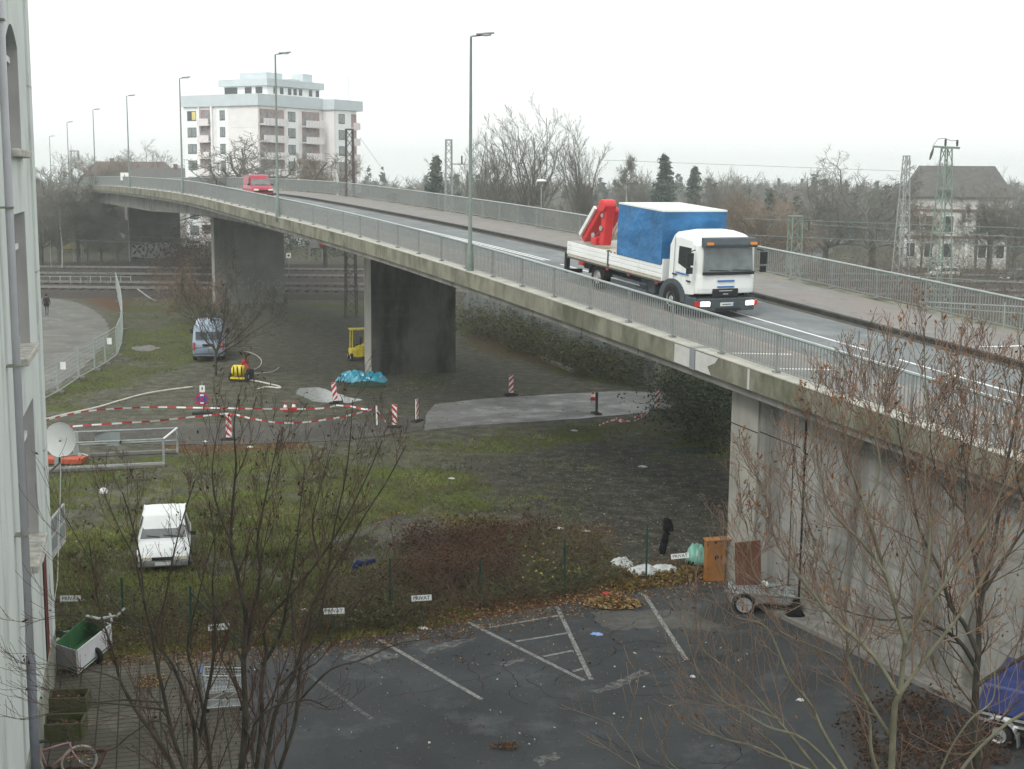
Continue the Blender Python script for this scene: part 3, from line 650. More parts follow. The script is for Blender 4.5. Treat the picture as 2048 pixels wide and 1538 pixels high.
    m = MB(); m.tube([P(-1,Wr+6,Z1-.2), P(-1,Wr+6,Z1+4.5)], .05, 5)
    for k in range(4): m.bar(P(-1.5,Wr+6,Z1+3.2+k*.3), P(-.5,Wr+6,Z1+3.2+k*.3), .03)
    m.build('antenna', MB_, t)
    m = MB(); m.tube([P(13,3,Z1), P(13.4,3,Z1+3)], .04, 5); m.build('antenna', MB_, t)
apartment()

# ---- generic house with gable or hipped roof ----
M_TILE = mat('dark_roof_tiles', (.10,.095,.09), .85, .2, 1.5, .3); M_TILE2 = mat('brown_roof_tiles', (.12,.085,.07), .85, .2, 1.5, .3)
M_RENDER = mat('cream_render', (.52,.51,.47), .85, .1, .8); M_BRICK = mat('brick_house', (.17,.10,.075), .9, .2, 2)
def house(name, label, loc, rz, w, d, h, rh, wm, rm, hip=0, wins=(), chim=(), over=.4, cat='house', group=None, wm2=None):
    t = thing(name, label, cat, loc, rz, group)
    m = MB(); m.box((0,0,h/2-.3), (w,d,h+.6)); wall = m.build('wall', wm, t)
    m = MB(); W2, D2 = w/2+over, d/2+over; r = hip
    m.add([(-W2,-D2,h),(W2,-D2,h),(W2,D2,h),(-W2,D2,h),(-W2+r,0,h+rh),(W2-r,0,h+rh),(-W2,-D2,h-.2),(W2,-D2,h-.2),(W2,D2,h-.2),(-W2,D2,h-.2)],
          [(0,1,5,4),(2,3,4,5),(1,2,5),(3,0,4),(7,6,9,8),(0,6,7,1),(1,7,8,2),(2,8,9,3),(3,9,6,0)])
    roof = m.build('roof', rm, t)
    for x, y, ch in chim: MB().box((x,y,h+rh*.6+ch/2), (.8,.6,ch+rh*.6)).build('chimney', M_BRICK, roof)
    for (x, z, ww, hh) in wins:
        f = MB().box((x,-d/2-.02,z+hh/2), (ww+.2,.08,hh+.2)).build('window', M_WHITE, t); MB().box((x,-d/2-.07,z+hh/2), (ww,.04,hh)).build('pane', M_GLASS, f)
    return t
# villa on the right
V = at(1905, 480, 195); V.z = 0
vw = [(x, z, 1.1, h) for z, h in ((1.5,1.9),(5.0,2.2)) for x in (-6.2,-3.8,-1.2)] + [(x, z, 1.0, h) for z, h in ((1.5,1.9),(5.0,2.2)) for x in (3.4,5.8)]
villa = house('villa', 'big white villa with dark hipped roof behind bare trees on the right', V, -.2, 14.0, 11, 9.9, 4.3, M_RENDER, M_TILE, 2.2, vw)
for x in (2.6, 4.6, 6.8): MB().box((x,-5.56,4.2), (.35,.1,8.4)).build('timber', M_TILE, villa)
for x in (-7, -5, 1.2): MB().box((x,-5.56,4.2), (.4,.12,8.3)).build('corner_band', M_WHITE, villa)
for z in (4.3, 8.0): MB().box((0,-5.58,z), (14.3,.14,.35)).build('string_course', M_BRICK, villa)
MB().box((-2,-5.9,11), (2,1.6,.05)).xf(Matrix.Identity(4)).build('roof_light', M_PANE, villa)
# row of gabled houses down the side street
for i, (x, y, Y) in enumerate(((1590,430,262),(1612,432,275),(1636,436,290))):
    p = at(x, y, Y); p.z = 0
    house('terraced_house', ['nearest steep-roofed house of the row down the side street','middle steep-roofed house of the row down the side street','farthest steep-roofed house of the row down the side street'][i], p, .75, 8.5, 9, 4.3, 5.2, M_BRICK, M_TILE, .0, [(-2,1.4,1.2,1.3),(1.5,1.4,1.2,1.3)], [(0,2,1.0)], group='steep-roofed houses in a row')
p = at(1500, 420, 240); p.z = 0; house('brick_house', 'low brown-roofed house left of the row, behind a bare tree', p, .1, 20, 9, 3.6, 4.6, M_BRICK, M_TILE2, 1, [(-6,1.2,1.4,1.3),(0,1.2,1.4,1.3),(6,1.2,1.4,1.3)], [(3,0,1)])
p = at(1385, 400, 300); p.z = 0; house('long_roof_house', 'long dark-roofed house far behind the lorry', p, 0, 30, 10, 4, 4, M_RENDER, M_TILE, 1, [(-10,1.2,1.6,1.4),(-4,1.2,1.6,1.4),(4,1.2,1.6,1.4),(10,1.2,1.6,1.4)], [(-6,0,1)])
# houses over the crest on the left
p = at(262, 350, 300); p.z = 0; house('tiled_house', 'brown hipped-roof house above the crest of the bridge on the left', p, .1, 22, 12, 9.5, 5.2, M_BRICK, M_TILE2, 4, [(-7,6,1.6,1.4),(-2,6,1.6,1.4),(5,6,1.6,1.4)], [(-4,0,1.2)])
p = at(330, 350, 262); p.z = 0; house('gabled_house', 'dark gabled house just left of the apartment block', p, .25, 15, 11, 9, 4.2, M_RENDER, M_TILE, 1.5, [(-4,6,1.6,1.4),(1,6,1.6,1.4)], [(2,0,1.2)])
p = at(240, 350, 330); p.z = 0; house('pale_house', 'pale house roof seen far left, behind the hipped-roof house', p, -.1, 14, 10, 9, 5, M_RENDER, M_TILE2, 0, [(-4,6,1.6,1.4)], [(2,0,1.2)])
for i, (x, Y, w) in enumerate(((800,330,18),(1090,340,16),(1290,350,20))):
    p = at(x, 380, Y); p.z = 0
    house('far_house', ['low roof half hidden by trees left of the upright bare trees','low roof half hidden behind the tall fan-shaped tree','low roof half hidden by conifers above the lorry crane'][i], p, .2*i, w, 9, 4.5, 4.2, M_RENDER, M_TILE, 1, [(-4,1.5,1.5,1.4),(3,1.5,1.5,1.4)], [(1,0,1)])

# ---- white building on the left, seen along its facade ----
FDIR = Vector((-.262, .965, 0)).normalized(); FN = Vector((FDIR.y, -FDIR.x, 0))   # outward normal, towards the yard
FC = G(108, 1352)                                                                  # foot of its far corner
def fp(t, out=0, z=0): return FC + FDIR*t + FN*out + Vector((0,0,z))               # t<0 comes towards the camera
def ft(x, y, out=0):
    d = ray(x, y); n = FN; q = (FC + FN*out - Vector((0,0,CH))).dot(n)/d.dot(n); p = d*q+Vector((0,0,CH)); return (p-FC).dot(FDIR), p.z
M_FAC = mat('white_facade_render', (.62,.66,.63), .85, .06, .8, .25, bscale=7); layered(M_FAC, (.36,.37,.33), 1.1, .54, .70, (1,1,.25), .75); layered(M_FAC, (.30,.31,.27), 9, .70, .76, (1,1,.5), .6)
M_BASE = mat('grey_plinth', (.27,.27,.23), .9, .25, 1.5, .5); layered(M_BASE, (.10,.12,.06), 1.2, .5, .66, (1,1,.4), .7)
M_REV = mat('reveal_grey', (.43,.42,.41), .85, .1, 1.5, .1); M_SILL = mat('crumbling_sill', (.46,.45,.40), .95, .3, 5, .8, bscale=14)
M_PIPE = mat('downpipe_grey', (.50,.50,.53), .5, .08, 2)
bl = thing('white_building', 'tall white rendered building at the left edge, seen along its window side', 'building', FC)
Mi = Matrix.Translation(-FC)

TC = .38
def wp(name, m, t0, t1, z0, z1, o0=-.5, o1=0, par=bl, bev=0):
    mb = MB(); q = [fp(t, o, z) for z in (z0, z1) for t, o in ((t0,o1),(t1,o1),(t1,o0),(t0,o0))]
    mb.hexa(q).xf(Mi); return mb.build(name, m, par, bevel=bev)
T0, T1 = -4.9, -2.35; OPS = [(12.45,14.95),(8.37,11.2),(4.15,7.2)]; ZTOP = 22
wall = wp('wall', M_FAC, T1, TC, -.2, ZTOP); wp('wall', M_FAC, -9.3, T0, 1.0, ZTOP); 
zz = 2.75
for z0, z1 in OPS[::-1]: wp('wall', M_FAC, T0+.002, T1-.002, zz if zz > 3 else 1.0, z0, -.5, -.001); zz = z1
wp('wall', M_FAC, T0+.002, T1-.002, zz, ZTOP, -.5, -.001); wp('wall', M_FAC, -9.3, T1-.004, -.2, 1.0, -.5, -.003)
wp('wall', mat('dark_interior', (.02,.02,.02), .9, .1, 2), -30, TC-.4, -.2, ZTOP-.2, -11, -.52)
wp('plinth', M_BASE, -9.3, TC+.04, -.2, 1.05, .0, .05)
wp('wall', M_FAC, -34, -9.32, 1.3, ZTOP, -.5, .14); wp('plinth', M_BASE, -34, -9.31, -.2, 1.3, -.5, .2)
wp('quoin', M_FAC, TC-.75, TC+.05, 1.06, ZTOP-.1, -.3, .05)
for i in range(3): wp('joint', M_REV, TC-.76, TC+.052, 5.6+i*4.15, 5.64+i*4.15, -.28, .053)
for k, (z0, z1) in enumerate(OPS):
    wp('reveal', M_REV, T1-.02, T1-.004, z0, z1, -.45, -.004)
    f = wp('window', M_WHITE, T0+.01, T1-.03, z0+.02, z1-.02, -.27, -.21)
    zm = z0+(z1-z0)*.74
    for a, c_ in ((T0+.16, (T0+T1)/2-.06), ((T0+T1)/2+.06, T1-.16)):
        wp('pane', M_GLASS, a, c_, z0+.2, zm-.06, -.208, -.198, f); wp('pane', M_GLASS, a, c_, zm+.08, z1-.14, -.208, -.198, f)
    wp('glazing_bar', M_WHITE, T0+.02, T1-.04, zm-.05, zm+.07, -.207, -.15, f)
    wp('sill', M_SILL, T0-.12, T1+.12, z0-.14, z0+.02, -.33, .17, bl, .03)
if 1:   # flat segmental arch over the top window
    mb = MB(); n = 10; z0 = 14.55; pts = []
    for i in range(n+1):
        a = i/n; t = T0+(T1-T0)*a; pts.append((t, z0+.38*math.sin(PI*a)))
    for (ta, za), (tb, zb_) in zip(pts[:-1], pts[1:]): mb.hexa([fp(ta,.001,za),fp(tb,.001,zb_),fp(tb,-.3,zb_),fp(ta,-.3,za),fp(ta,.001,14.96),fp(tb,.001,14.96),fp(tb,-.3,14.96),fp(ta,-.3,14.96)])
    mb.xf(Mi).build('window_arch', M_FAC, bl)
d = wp('cellar_door', mat('wine_red_door', (.14,.03,.03), .6, .2, 3), -1.75, -.95, .35, 3.3, -.1, .012); wp('door_frame', M_WHITE, -.94, -.86, .35, 3.36, -.1, .03, d); wp('door_recess', mat('black_gap', (.01,.01,.01), .9, .1, 2), -1.95, -1.76, .35, 3.35, -.1, .014, d)
m = MB(); m.tube([fp(-7.6,.17,ZTOP)-FC, fp(-7.6,.17,3.2)-FC], .07, 10); m.build('downpipe', M_PIPE, bl, smooth=True)
m = MB(); m.tube([fp(-7.6,.17,3.2)-FC, fp(-7.6,.17,0)-FC], .085, 10); m.build('standpipe', mat('zinc_pipe', (.16,.17,.20), .5, .2, 3), bl, smooth=True)
for z in (5.5, 8.6, 11.4, 14.6):
    m = MB(); m.box(fp(-7.6,.12,z)-FC, (.24,.24,.035), .26); m.build('pipe_clamp', M_BASE, bl)
# satellite dish on an arm at the far corner
q = at(120, 880, 33.2); sdish = thing('satellite_dish', 'round white satellite dish fixed to the corner of the white building', 'satellite dish', q)
dd = Vector((.25,-.62,.33)).normalized(); MX = dd.to_track_quat('Z','Y').to_matrix().to_4x4()
m = MB(); prof = [(.02,-.09),(.12,-.085),(.24,-.06),(.34,-.025),(.40,.01),(.405,.018),(.40,.02)]; k = 28; vs = []
for r, z in prof:
    for j in range(k): a = 2*PI*j/k; vs.append(MX @ Vector((r*math.cos(a)*.93, r*math.sin(a)*1.13, z)))
m.add(vs, [(i*k+j, i*k+(j+1)%k, (i+1)*k+(j+1)%k, (i+1)*k+j) for i in range(len(prof)-1) for j in range(k)] + [tuple(range(k))])
m.build('reflector', mat('dish_white', (.74,.76,.72), .5, .05, 3), sdish, smooth=True)
M_DK = mat('dark_steel', (.05,.05,.05), .6, .2, 4)
foot = MX @ Vector((0,-.44,0)); tip = MX @ Vector((.42,-.52,.42))
m = MB(); m.tube([foot, tip], .016, 6); m.build('feed_arm', M_GALV, sdish)
m = MB(); m.tube([tip, tip+(MX @ Vector((0,.03,-.12))).normalized()*.15], .045, 8); m.tube([tip+Vector((.05,0,.02)), tip+Vector((.2,0,-.03))], .02, 6); m.build('receiver', M_WHITE, sdish)
wq = fp(TC,-.02,q.z-.55)-q
m = MB(); m.tube([wq, Vector((wq.x*.1,wq.y*.1-.0,-.55)), -dd*.12], .025, 6); m.build('bracket', M_DK, sdish)
m = MB(); m.tube([Vector((0,.02,-.4)), Vector((-.05,0,-1.4)), Vector((-.18,-.1,-3.6)), Vector((-.3,-.2,-4.4))], .014, 5); m.build('cable', M_WHITE, sdish)
# small balcony on the end wall
q = at(118, 1075, 34.5); bal = thing('rear_balcony', 'small balcony with grey glazed panels sticking out behind the building corner', 'balcony', q)
a0 = at(88, 1005, 33.0)-q; a1 = at(138, 988, 36.0)-q; b0 = at(92, 1078, 33.0)-q; b1 = at(140, 1058, 36.0)-q
ex = Vector((b1.x-b0.x, b1.y-b0.y, 0)); ex = ex.normalized(); L_ = 2.9; b0.z = b1.z = -.35; o0 = b0 - ex*.6
m = MB(); m.hexa([o0, o0+ex*(L_+.1), o0+ex*(L_+.1)+Vector((-.9,.45,0)), o0+Vector((-.9,.45,0))] + [p_+Vector((0,0,.2)) for p_ in (o0, o0+ex*(L_+.1), o0+ex*(L_+.1)+Vector((-.9,.45,0)), o0+Vector((-.9,.45,0)))]); m.build('floor', M_SILL, bal)
m = MB(); M_P = mat('balcony_glass', (.16,.19,.19), .4, .12, 2)
for z in (.16,.6,1.05): m.bar(o0+Vector((0,0,z)), o0+ex*L_+Vector((0,0,z)), .05, .05)
for k_ in range(4): m.bar(o0+ex*(L_*k_/3)+Vector((0,0,.1)), o0+ex*(L_*k_/3)+Vector((0,0,1.07)), .05)
m.build('rail_frame', M_REV, bal)
for k_ in range(3):
    p_ = o0+ex*(L_*k_/3+.05); m = MB(); m.slab([p_+Vector((0,0,.18)), p_+ex*(L_/3-.1)+Vector((0,0,.18)), p_+ex*(L_/3-.1)+Vector((0,0,1.02)), p_+Vector((0,0,1.02))], .02); m.build('panel', M_P, bal)

# ---------- catenary masts and wires ----------
M_MAST = mat('mast_green_steel', (.19,.25,.21), .7, .2, 3); M_MASTG = mat('mast_grey_steel', (.30,.32,.31), .7, .15, 3); M_INS = mat('insulator_brown', (.035,.03,.03), .4, .2, 5)
def lattice(name, label, loc, H, w0, w1, m_, rz=0, cross=None, panels=None):
    t = thing(name, label, 'catenary mast', loc, rz, 'lattice masts beside the railway')
    n = panels or int(H/((w0+w1)/2)*.95); w = lambda z: w0+(w1-w0)*z/H
    m = MB()
    for sx, sy in ((-1,-1),(1,-1),(1,1),(-1,1)): m.bar((sx*w0/2,sy*w0/2,-.2),(sx*w1/2,sy*w1/2,H), .09)
    for i in range(n):
        z0, z1 = H*i/n, H*(i+1)/n; a, b_ = w(z0)/2, w(z1)/2; s_ = 1 if i % 2 else -1
        for q0, q1 in ((Vector((-1,-1,0)),Vector((1,-1,0))),(Vector((1,1,0)),Vector((-1,1,0))),(Vector((-1,1,0)),Vector((-1,-1,0))),(Vector((1,-1,0)),Vector((1,1,0)))):
            p = q0 if s_ > 0 else q1; r = q1 if s_ > 0 else q0
            m.bar(p*a+Vector((0,0,z0)), r*b_+Vector((0,0,z1)), .05)
    m.build('lattice_tower', m_, t); m = MB(); m.box((0,0,H), (w1+.1,w1+.1,.12)); m.build('top_plate', m_, t)
    return t
def put(x, y, Y): p = at(x, y, Y); p.z = 0; return p
def top(x, y, Y): return at(x, y, Y).z
mL = lattice('lattice_mast', 'pale lattice mast over the tracks beside the birches on the left', put(157,515,185), top(155,302,185), 1.15, .95, M_MASTG, .1)
m1 = lattice('lattice_mast', 'dark lattice mast in front of the right end of the apartment block', put(702,600,116), top(708,259,116), .95, .55, mat('mast_rust', (.09,.08,.075), .8, .3, 3), .3)
m2 = lattice('lattice_mast', 'lattice mast with a short side arm behind the bridge, left of the upright bare trees', put(897,600,124), top(899,280,124), .8, .5, M_MASTG, .2)
m = MB(); m.bar((.2,0,top(900,328,124)), (1.5,-.1,top(900,328,124)), .07); m.bar((1.2,0,top(900,328,124)), (1.2,0,top(900,318,124)+.3), .12); m.build('side_arm', M_INS, m2)
m3 = lattice('lattice_mast', 'slim pale lattice mast in front of the villa, without cross arm', put(1796,640,150), top(1804,312,150), 1.5, .5, M_MASTG, .3)
m4 = lattice('lattice_mast', 'tall green lattice mast with a wide cross arm and insulators in front of the villa', put(1874,640,116), top(1893,296,116), 1.7, .62, M_MAST, .3)
H4 = top(1893,296,116)
m = MB(); m.bar((-1.35,0,H4+.1), (1.35,.15,H4+.02), .16); m.build('cross_arm', M_MAST, m4)
for x, z0, z1 in ((-.15,.15,.75),(1.0,.15,.7)):
    m = MB(); m.lathe([(.05,z0),(.11,z0+.1),(.08,z0+.2),(.12,z0+.3),(.08,z0+.4),(.12,z1-.1),(.05,z1)], (x,0,H4), 8); m.build('insulator', M_INS, m4)
m = MB(); m.tube([(-1.3,0,H4),(-1.45,0,H4-.5),(-1.6,0,H4-1.0)], [.06,.12,.06], 6); m.build('insulator', M_INS, m4)
m = MB(); m.tube([(-1.35,0,H4+.15),(-.9,0,H4+.75),(-.2,0,H4+.8),(.4,0,H4+.6),(1,0,H4+.65)], .025, 4); m.build('jumper_wire', M_INS, m4)
for z in (5.2, 7.6): 
    m = MB(); m.box((0,0,z), (1.5-.05*z,1.5-.05*z,.1)); m.build('platform_ring', M_MAST, m4)
m5 = lattice('lattice_mast', 'short green lattice mast just right of the lorry cab', put(1583,640,120), top(1588,432,120), 1.1, .9, M_MAST, .2)
m = MB(); m.bar((.3,0,top(1588,440,120)), (2.0,0,top(1588,440,120)-.1), .12); m.bar((1.3,0,top(1588,440,120)-.9), (1.3,0,top(1588,440,120)), .1); m.build('side_arm', M_INS, m5)
M_WIRE = mat('overhead_wire', (.20,.26,.235), .5, .1, 3)
def wire(pts, r, label, sag=0):
    a, b_ = Vector(pts[0]), Vector(pts[1]); P = []
    for i in range(21): u = i/20; p = a.lerp(b_, u); p.z -= sag*4*u*(1-u); P.append(p)
    o = MB().tube(P, r, 4).build('overhead_wire', M_WIRE); tag(o, label, 'wire', 'overhead wires of the railway')
wire((at(1490,437,122), at(2200,462,108)), .022, 'upper overhead wire crossing behind the lorry roof and the green mast', .0)
wire((at(1490,470,122), at(2200,500,108)), .022, 'overhead wire second from the top, passing the short mast')
wire((at(1600,447,128), at(2200,485,112)), .02, 'thin overhead wire between the two upper ones on the right')
wire((at(1200,320,150), at(1800,342,150)), .018, 'thin wire high against the sky right of the tree group')
wire((at(1690,545,100), at(2200,575,95)), .025, 'lowest overhead wire, at the height of the far railing')
wire((at(60,460,180), at(440,478,180)), .03, 'overhead wire crossing the far pier on the left', .2)
wire((at(60,475,172), at(440,486,172)), .025, 'lower overhead wire crossing the far pier on the left', .2)
wire((at(720,275,116), at(770,345,240)), .018, 'stay wire running down from the dark mast by the apartment block')
# ================= VEHICLES AND OBJECTS =================
M_TYRE = mat('tyre_rubber', (.018,.018,.018), .85, .2, 6); M_RIM = mat('wheel_rim', (.42,.43,.43), .4, .1, 6, metal=.5); M_BLACK = mat('black_plastic', (.025,.026,.028), .6, .2, 5)
M_GREY = mat('dark_grey_plastic', (.07,.085,.095), .6, .12, 4); M_TRUCKW = mat('lorry_white', (.78,.80,.78), .35, .04, 1); M_RED = mat('crane_red', (.62,.025,.03), .4, .1, 2)
M_LAMP = mat('headlamp_glass', (.75,.72,.62), .15, .08, 8); M_REDL = mat('red_lens', (.5,.03,.02), .3, .1, 5); M_ORL = mat('orange_lens', (.8,.28,.05), .3, .1, 5); M_CHROME = mat('chrome', (.75,.76,.76), .2, .05, 3, metal=.7)
def lit(name, col, e):
    m = mat(name, col, .3, .05, 5); b = m.node_tree.nodes['Principled BSDF']; b.inputs['Emission Color'].default_value = (*col, 1); b.inputs['Emission Strength'].default_value = e; return m
M_HEAD = lit('lit_headlamp', (1,.93,.75), 1.3)
def wheel(par, x, y, r, w, rimr=.6, side=1, dish=.0, loc_z=None):
    z = r if loc_z is None else loc_z
    o = bpy.data.objects.new('wheel', None); COL.objects.link(o); o.parent = par; o.location = (x, y, z)
    m = MB(); m.lathe([(r*rimr,-w/2),(r*.93,-w/2),(r,-w*.32),(r,w*.32),(r*.93,w/2),(r*rimr,w/2)], (0,0,0), 24, 'X', cap=False); m.build('tyre', M_TYRE, o, smooth=False)
    m = MB(); m.lathe([(.02,w*.5),(r*.2,w*.52),(r*.24,w*.36),(r*.5,w*.30),(r*rimr*.97,w*.49),(r*rimr,w*.5),(r*rimr,-w*.4),(.02,-w*.4)], (0,0,0), 20, 'X')
    if side < 0: m.v = [(-a, b_, c_) for a, b_, c_ in m.v]; m.f = [tuple(reversed(f)) for f in m.f]
    m.build('rim', M_RIM, o)
    return o
def loftbody(secs):
    """secs: list of (y, [(x,z)...]) half-profiles from bottom centre outwards to top centre; mirrored"""
    mb = MB(); k = None
    for y, h in secs:
        ring = [(x, y, z) for x, z in h] + [(-x, y, z) for x, z in reversed(h)]
        k = len(ring); mb.v += ring
    n = len(secs)
    for i in range(n-1):
        for j in range(k): mb.f.append((i*k+j, i*k+(j+1)%k, (i+1)*k+(j+1)%k, (i+1)*k+j)); mb.m.append(0)
    mb.f += [tuple(range(k-1,-1,-1)), tuple(range((n-1)*k, n*k))]; mb.m += [0, 0]
    return mb
def text(s, size, mat_, par, loc, rot, name='lettering', ext=.002):
    cu = bpy.data.curves.new(name, 'FONT'); cu.body = s; cu.size = size; cu.align_x = 'CENTER'; cu.align_y = 'CENTER'; cu.extrude = ext
    o = bpy.data.objects.new(name, cu); COL.objects.link(o); dg = bpy.context.evaluated_depsgraph_get(); me_ = bpy.data.meshes.new_from_object(o.evaluated_get(dg))
    bpy.data.objects.remove(o); o = bpy.data.objects.new(name, me_); COL.objects.link(o); me_.materials.clear(); me_.materials.append(mat_); o.parent = par; o.location = loc; o.rotation_euler = rot; return o

# ---- lorry: local +y is forward, origin under the front bumper centre ----
layered(M_TRUCKW, (.42,.41,.37), 1.6, .56, .72, (1,1,.6), .5)
def lorry():
    s0 = 12.15; u0 = 4.45; p = B(s0, u0, -.125)
    t = thing('flatbed_lorry', 'white flatbed lorry with blue tarpaulin box and red folded crane crossing the overpass', 'lorry', p)
    a = yaw(s0)-PI/2; t.rotation_euler = Matrix(Matrix.Rotation(a, 3, 'Z') @ Matrix.Rotation(pitch_at(s0-4), 3, 'X')).to_euler()
    MT = mat('blue_tarpaulin', (.018,.14,.33), .55, .22, 1.3, .6, bscale=1.6); MTR = mat('white_tarp_roof', (.75,.77,.73), .6, .06, 1.2); MWOOD = mat('bed_planks', (.5,.44,.33), .8, .15, 4); MSL = mat('stripe_blue', (.03,.17,.45), .5, .1, 3)
    hw = 1.2
    t.scale = (1.06, 1.1, 1.035)
    # cab
    prof = [(-1.75,.62),(-1.75,2.55),(-1.6,2.78),(-1.2,2.86),(-.55,2.80),(-.2,2.62),(-.06,2.45),(.0,1.5),(.03,1.38),(.05,1.0),(.03,.82)]
    def ring(x, inset): return [(x, y+(-inset*.6 if y > -.5 else inset*.3), z-(inset*.8 if z > 2.5 else 0)) for y, z in prof]
    mb = MB(); xs_ = [(-1.17,.34),(-1.10,.16),(-.97,.05),(-.5,-.02),(.5,-.02),(.97,.05),(1.10,.16),(1.17,.34)]; k = len(prof)
    for x, i_ in xs_: mb.v += ring(x, i_)
    for i in range(len(xs_)-1):
        for j in range(k): mb.f.append((i*k+j, i*k+(j+1)%k, (i+1)*k+(j+1)%k, (i+1)*k+j)); mb.m.append(0)
    mb.f += [tuple(range(k)), tuple(range(8*k-1, 7*k-1, -1))]; mb.m += [0,0]
    mb.f = [tuple(reversed(f)) for f in mb.f]
    cab = mb.build('cab', M_TRUCKW, t, smooth=False, bevel=.03)
    m = MB(); m.slab([(-.97,.025,1.56),(.97,.025,1.56),(.93,-.05,2.36),(-.93,-.05,2.36)], .04); ws = m.build('windscreen', glass('lorry_glass', (.14,.165,.165), .12), cab)
    m = MB(); m.slab([(-1.0,.04,1.47),(1.0,.04,1.47),(1.0,.045,1.57),(-1.0,.045,1.57)], .05); m.build('windscreen_trim', M_BLACK, cab)
    m = MB(); m.bar((-.9,.055,1.6),(-.15,.055,1.63),.03); m.bar((.0,.055,1.6),(.75,.055,1.63),.03); m.build('wipers', M_BLACK, cab)
    m = MB(); m.slab([(-.15,.042,1.62),(.42,.042,1.62),(.2,.02,1.8),(-.05,.02,1.8)], .01); m.build('dashboard_paper', M_WHITE, cab)
    m = MB(); m.slab([(-1.1,-.02,2.37),(1.1,-.02,2.37),(1.12,.12,2.44),(1.08,.10,2.66),(-1.08,.10,2.66),(-1.12,.12,2.44)][::1], .02); 
    m = MB(); pr = [(-.08,2.38),(.14,2.40),(.16,2.50),(.06,2.70),(-.12,2.72)]; vs = [(x,y,z) for x in (-1.03,1.03) for y,z in pr]; m.add(vs, [(0,1,6,5),(1,2,7,6),(2,3,8,7),(3,4,9,8),(4,0,5,9),(4,3,2,1,0),(5,6,7,8,9)]); vz = m.build('sun_visor', M_GREY, cab, bevel=.02)
    for x in (-.85,.85): MB().box((x,.155,2.53), (.24,.06,.085)).build('marker_lamp', M_ORL, vz)
    for sx in (-1,1):
        m = MB(); x = sx*1.176; m.slab([(x,-.42,1.52),(x,-1.16,1.72),(x,-1.14,2.32),(x,-.42,2.32)] if sx < 0 else [(x,-.42,2.32),(x,-1.14,2.32),(x,-1.16,1.72),(x,-.42,1.52)], .01); m.build('side_window', glass('lorry_side_glass', (.02,.025,.025), .1), cab)
        MB().box((sx*(hw+.015),-1.28,1.33), (.04,.22,.05)).build('door_handle', M_BLACK, cab)
        MB().box((sx*(hw+.015),-.45,1.2), (.04,.2,.05)).build('door_handle', M_BLACK, cab)
        m = MB(); m.box((sx*(hw+.006),-1.35,1.9), (.012,.012,1.5)); m.build('door_seam', M_GREY, cab)
        m = MB(); m.box((sx*(hw+.25),-.06,2.0), (.24,.1,.42)); m.box((sx*(hw+.25),-.06,1.62), (.22,.1,.22)); m.bar((sx*hw,-.15,2.3),(sx*(hw+.25),-.06,2.25),.04); m.build('wing_mirror', M_BLACK, cab, bevel=.02)
        for z, c_ in ((1.46,M_WHITE),(1.40,MSL)): MB().box((sx*(hw+.006),-.85,z), (.012,.75,.045)).build('side_stripe', c_, cab)
    for z in (1.26, 1.06): MB().box((.08,.075,z), (.66,.02,.055)).build('front_stripe', MSL, cab)
    gr_ = MB(); gr_.box((.08,.06,.86), (1.0,.06,.28)); g_ = gr_.build('grille', M_BLACK, cab, bevel=.02); MB().box((.08,.095,.93), (.52,.01,.035)).build('grille_badge', M_CHROME, g_); MB().box((.08,.095,.82), (.2,.01,.04)).build('grille_badge', M_RIM, g_)
    m = MB(); m.box((0,-.02,.70), (2.3,.12,.03)); m.build('bumper_gap', M_BLACK, cab)
    m = MB(); pr = [(-hw-.02,-.55),(-hw-.02,-.1),(-hw+.12,.1),(-.5,.16),(.5,.16),(hw-.12,.1),(hw+.02,-.1),(hw+.02,-.55)]; k = len(pr); m.add([(x,y,.24) for x,y in pr]+[(x,y,.68) for x,y in pr], [tuple(range(k)), tuple(range(2*k-1,k-1,-1))]+[(i,i+k,(i+1)%k+k,(i+1)%k) for i in range(k)]); m.f = [tuple(reversed(f)) for f in m.f]
    bu = m.build('bumper', M_GREY, t, bevel=.03)
    MB().box((0,.155,.31), (1.0,.02,.08)).build('air_intake', M_BLACK, bu)
    for x in (-.88,.88):
        h = MB().box((x,.135,.50), (.36,.06,.17), -.12*np.sign(x)).build('headlight', M_HEAD, t, bevel=.03); MB().box((x+.27*np.sign(x),.07,.50), (.17,.08,.17), -.6*np.sign(x)).build('indicator', M_REDL, h)
    pl = MB().box((.05,.165,.48), (.52,.02,.12)).build('number_plate', M_WHITE, t); MB().box((-.2,.177,.48), (.045,.008,.1)).build('plate_band', MSL, pl); 
    MB().box((.06,.177,.48), (.36,.006,.03)).build('plate_text', M_GREY, pl)
    # chassis, guards, wheels
    MB().box((0,-5.0,.62), (.85,7.6,.3)).build('chassis', M_BLACK, t)
    MB().box((-.75,-3.2,.62), (.5,1.1,.5)).build('fuel_tank', M_GREY, t, bevel=.05); MB().box((.8,-3.2,.62), (.45,.9,.5)).build('battery_box', M_GREY, t, bevel=.05)
    for sx in (-1,1):
        m = MB(); m.box((sx*1.16,-4.2,.45), (.04,2.3,.09)); m.box((sx*1.16,-4.2,.68), (.04,2.3,.07)); m.build('side_guard', M_GREY, t)
        m = MB(); arc = [(-1.35+math.cos(a)*.54, .44+math.sin(a)*.56) for a in np.linspace(0, PI, 13)]
        oc = [(-.45,.26),(-.45,.6),(-.5,.98),(-.85,1.12),(-1.35,1.16),(-1.85,1.12),(-2.0,1.0),(-2.05,.7),(-2.05,.44)]
        oc = [(-.45+0*i,0) for i in range(0)] + [(-1.35+math.cos(a)*.78, .44+math.sin(a)*.72) for a in np.linspace(0, PI, 13)]
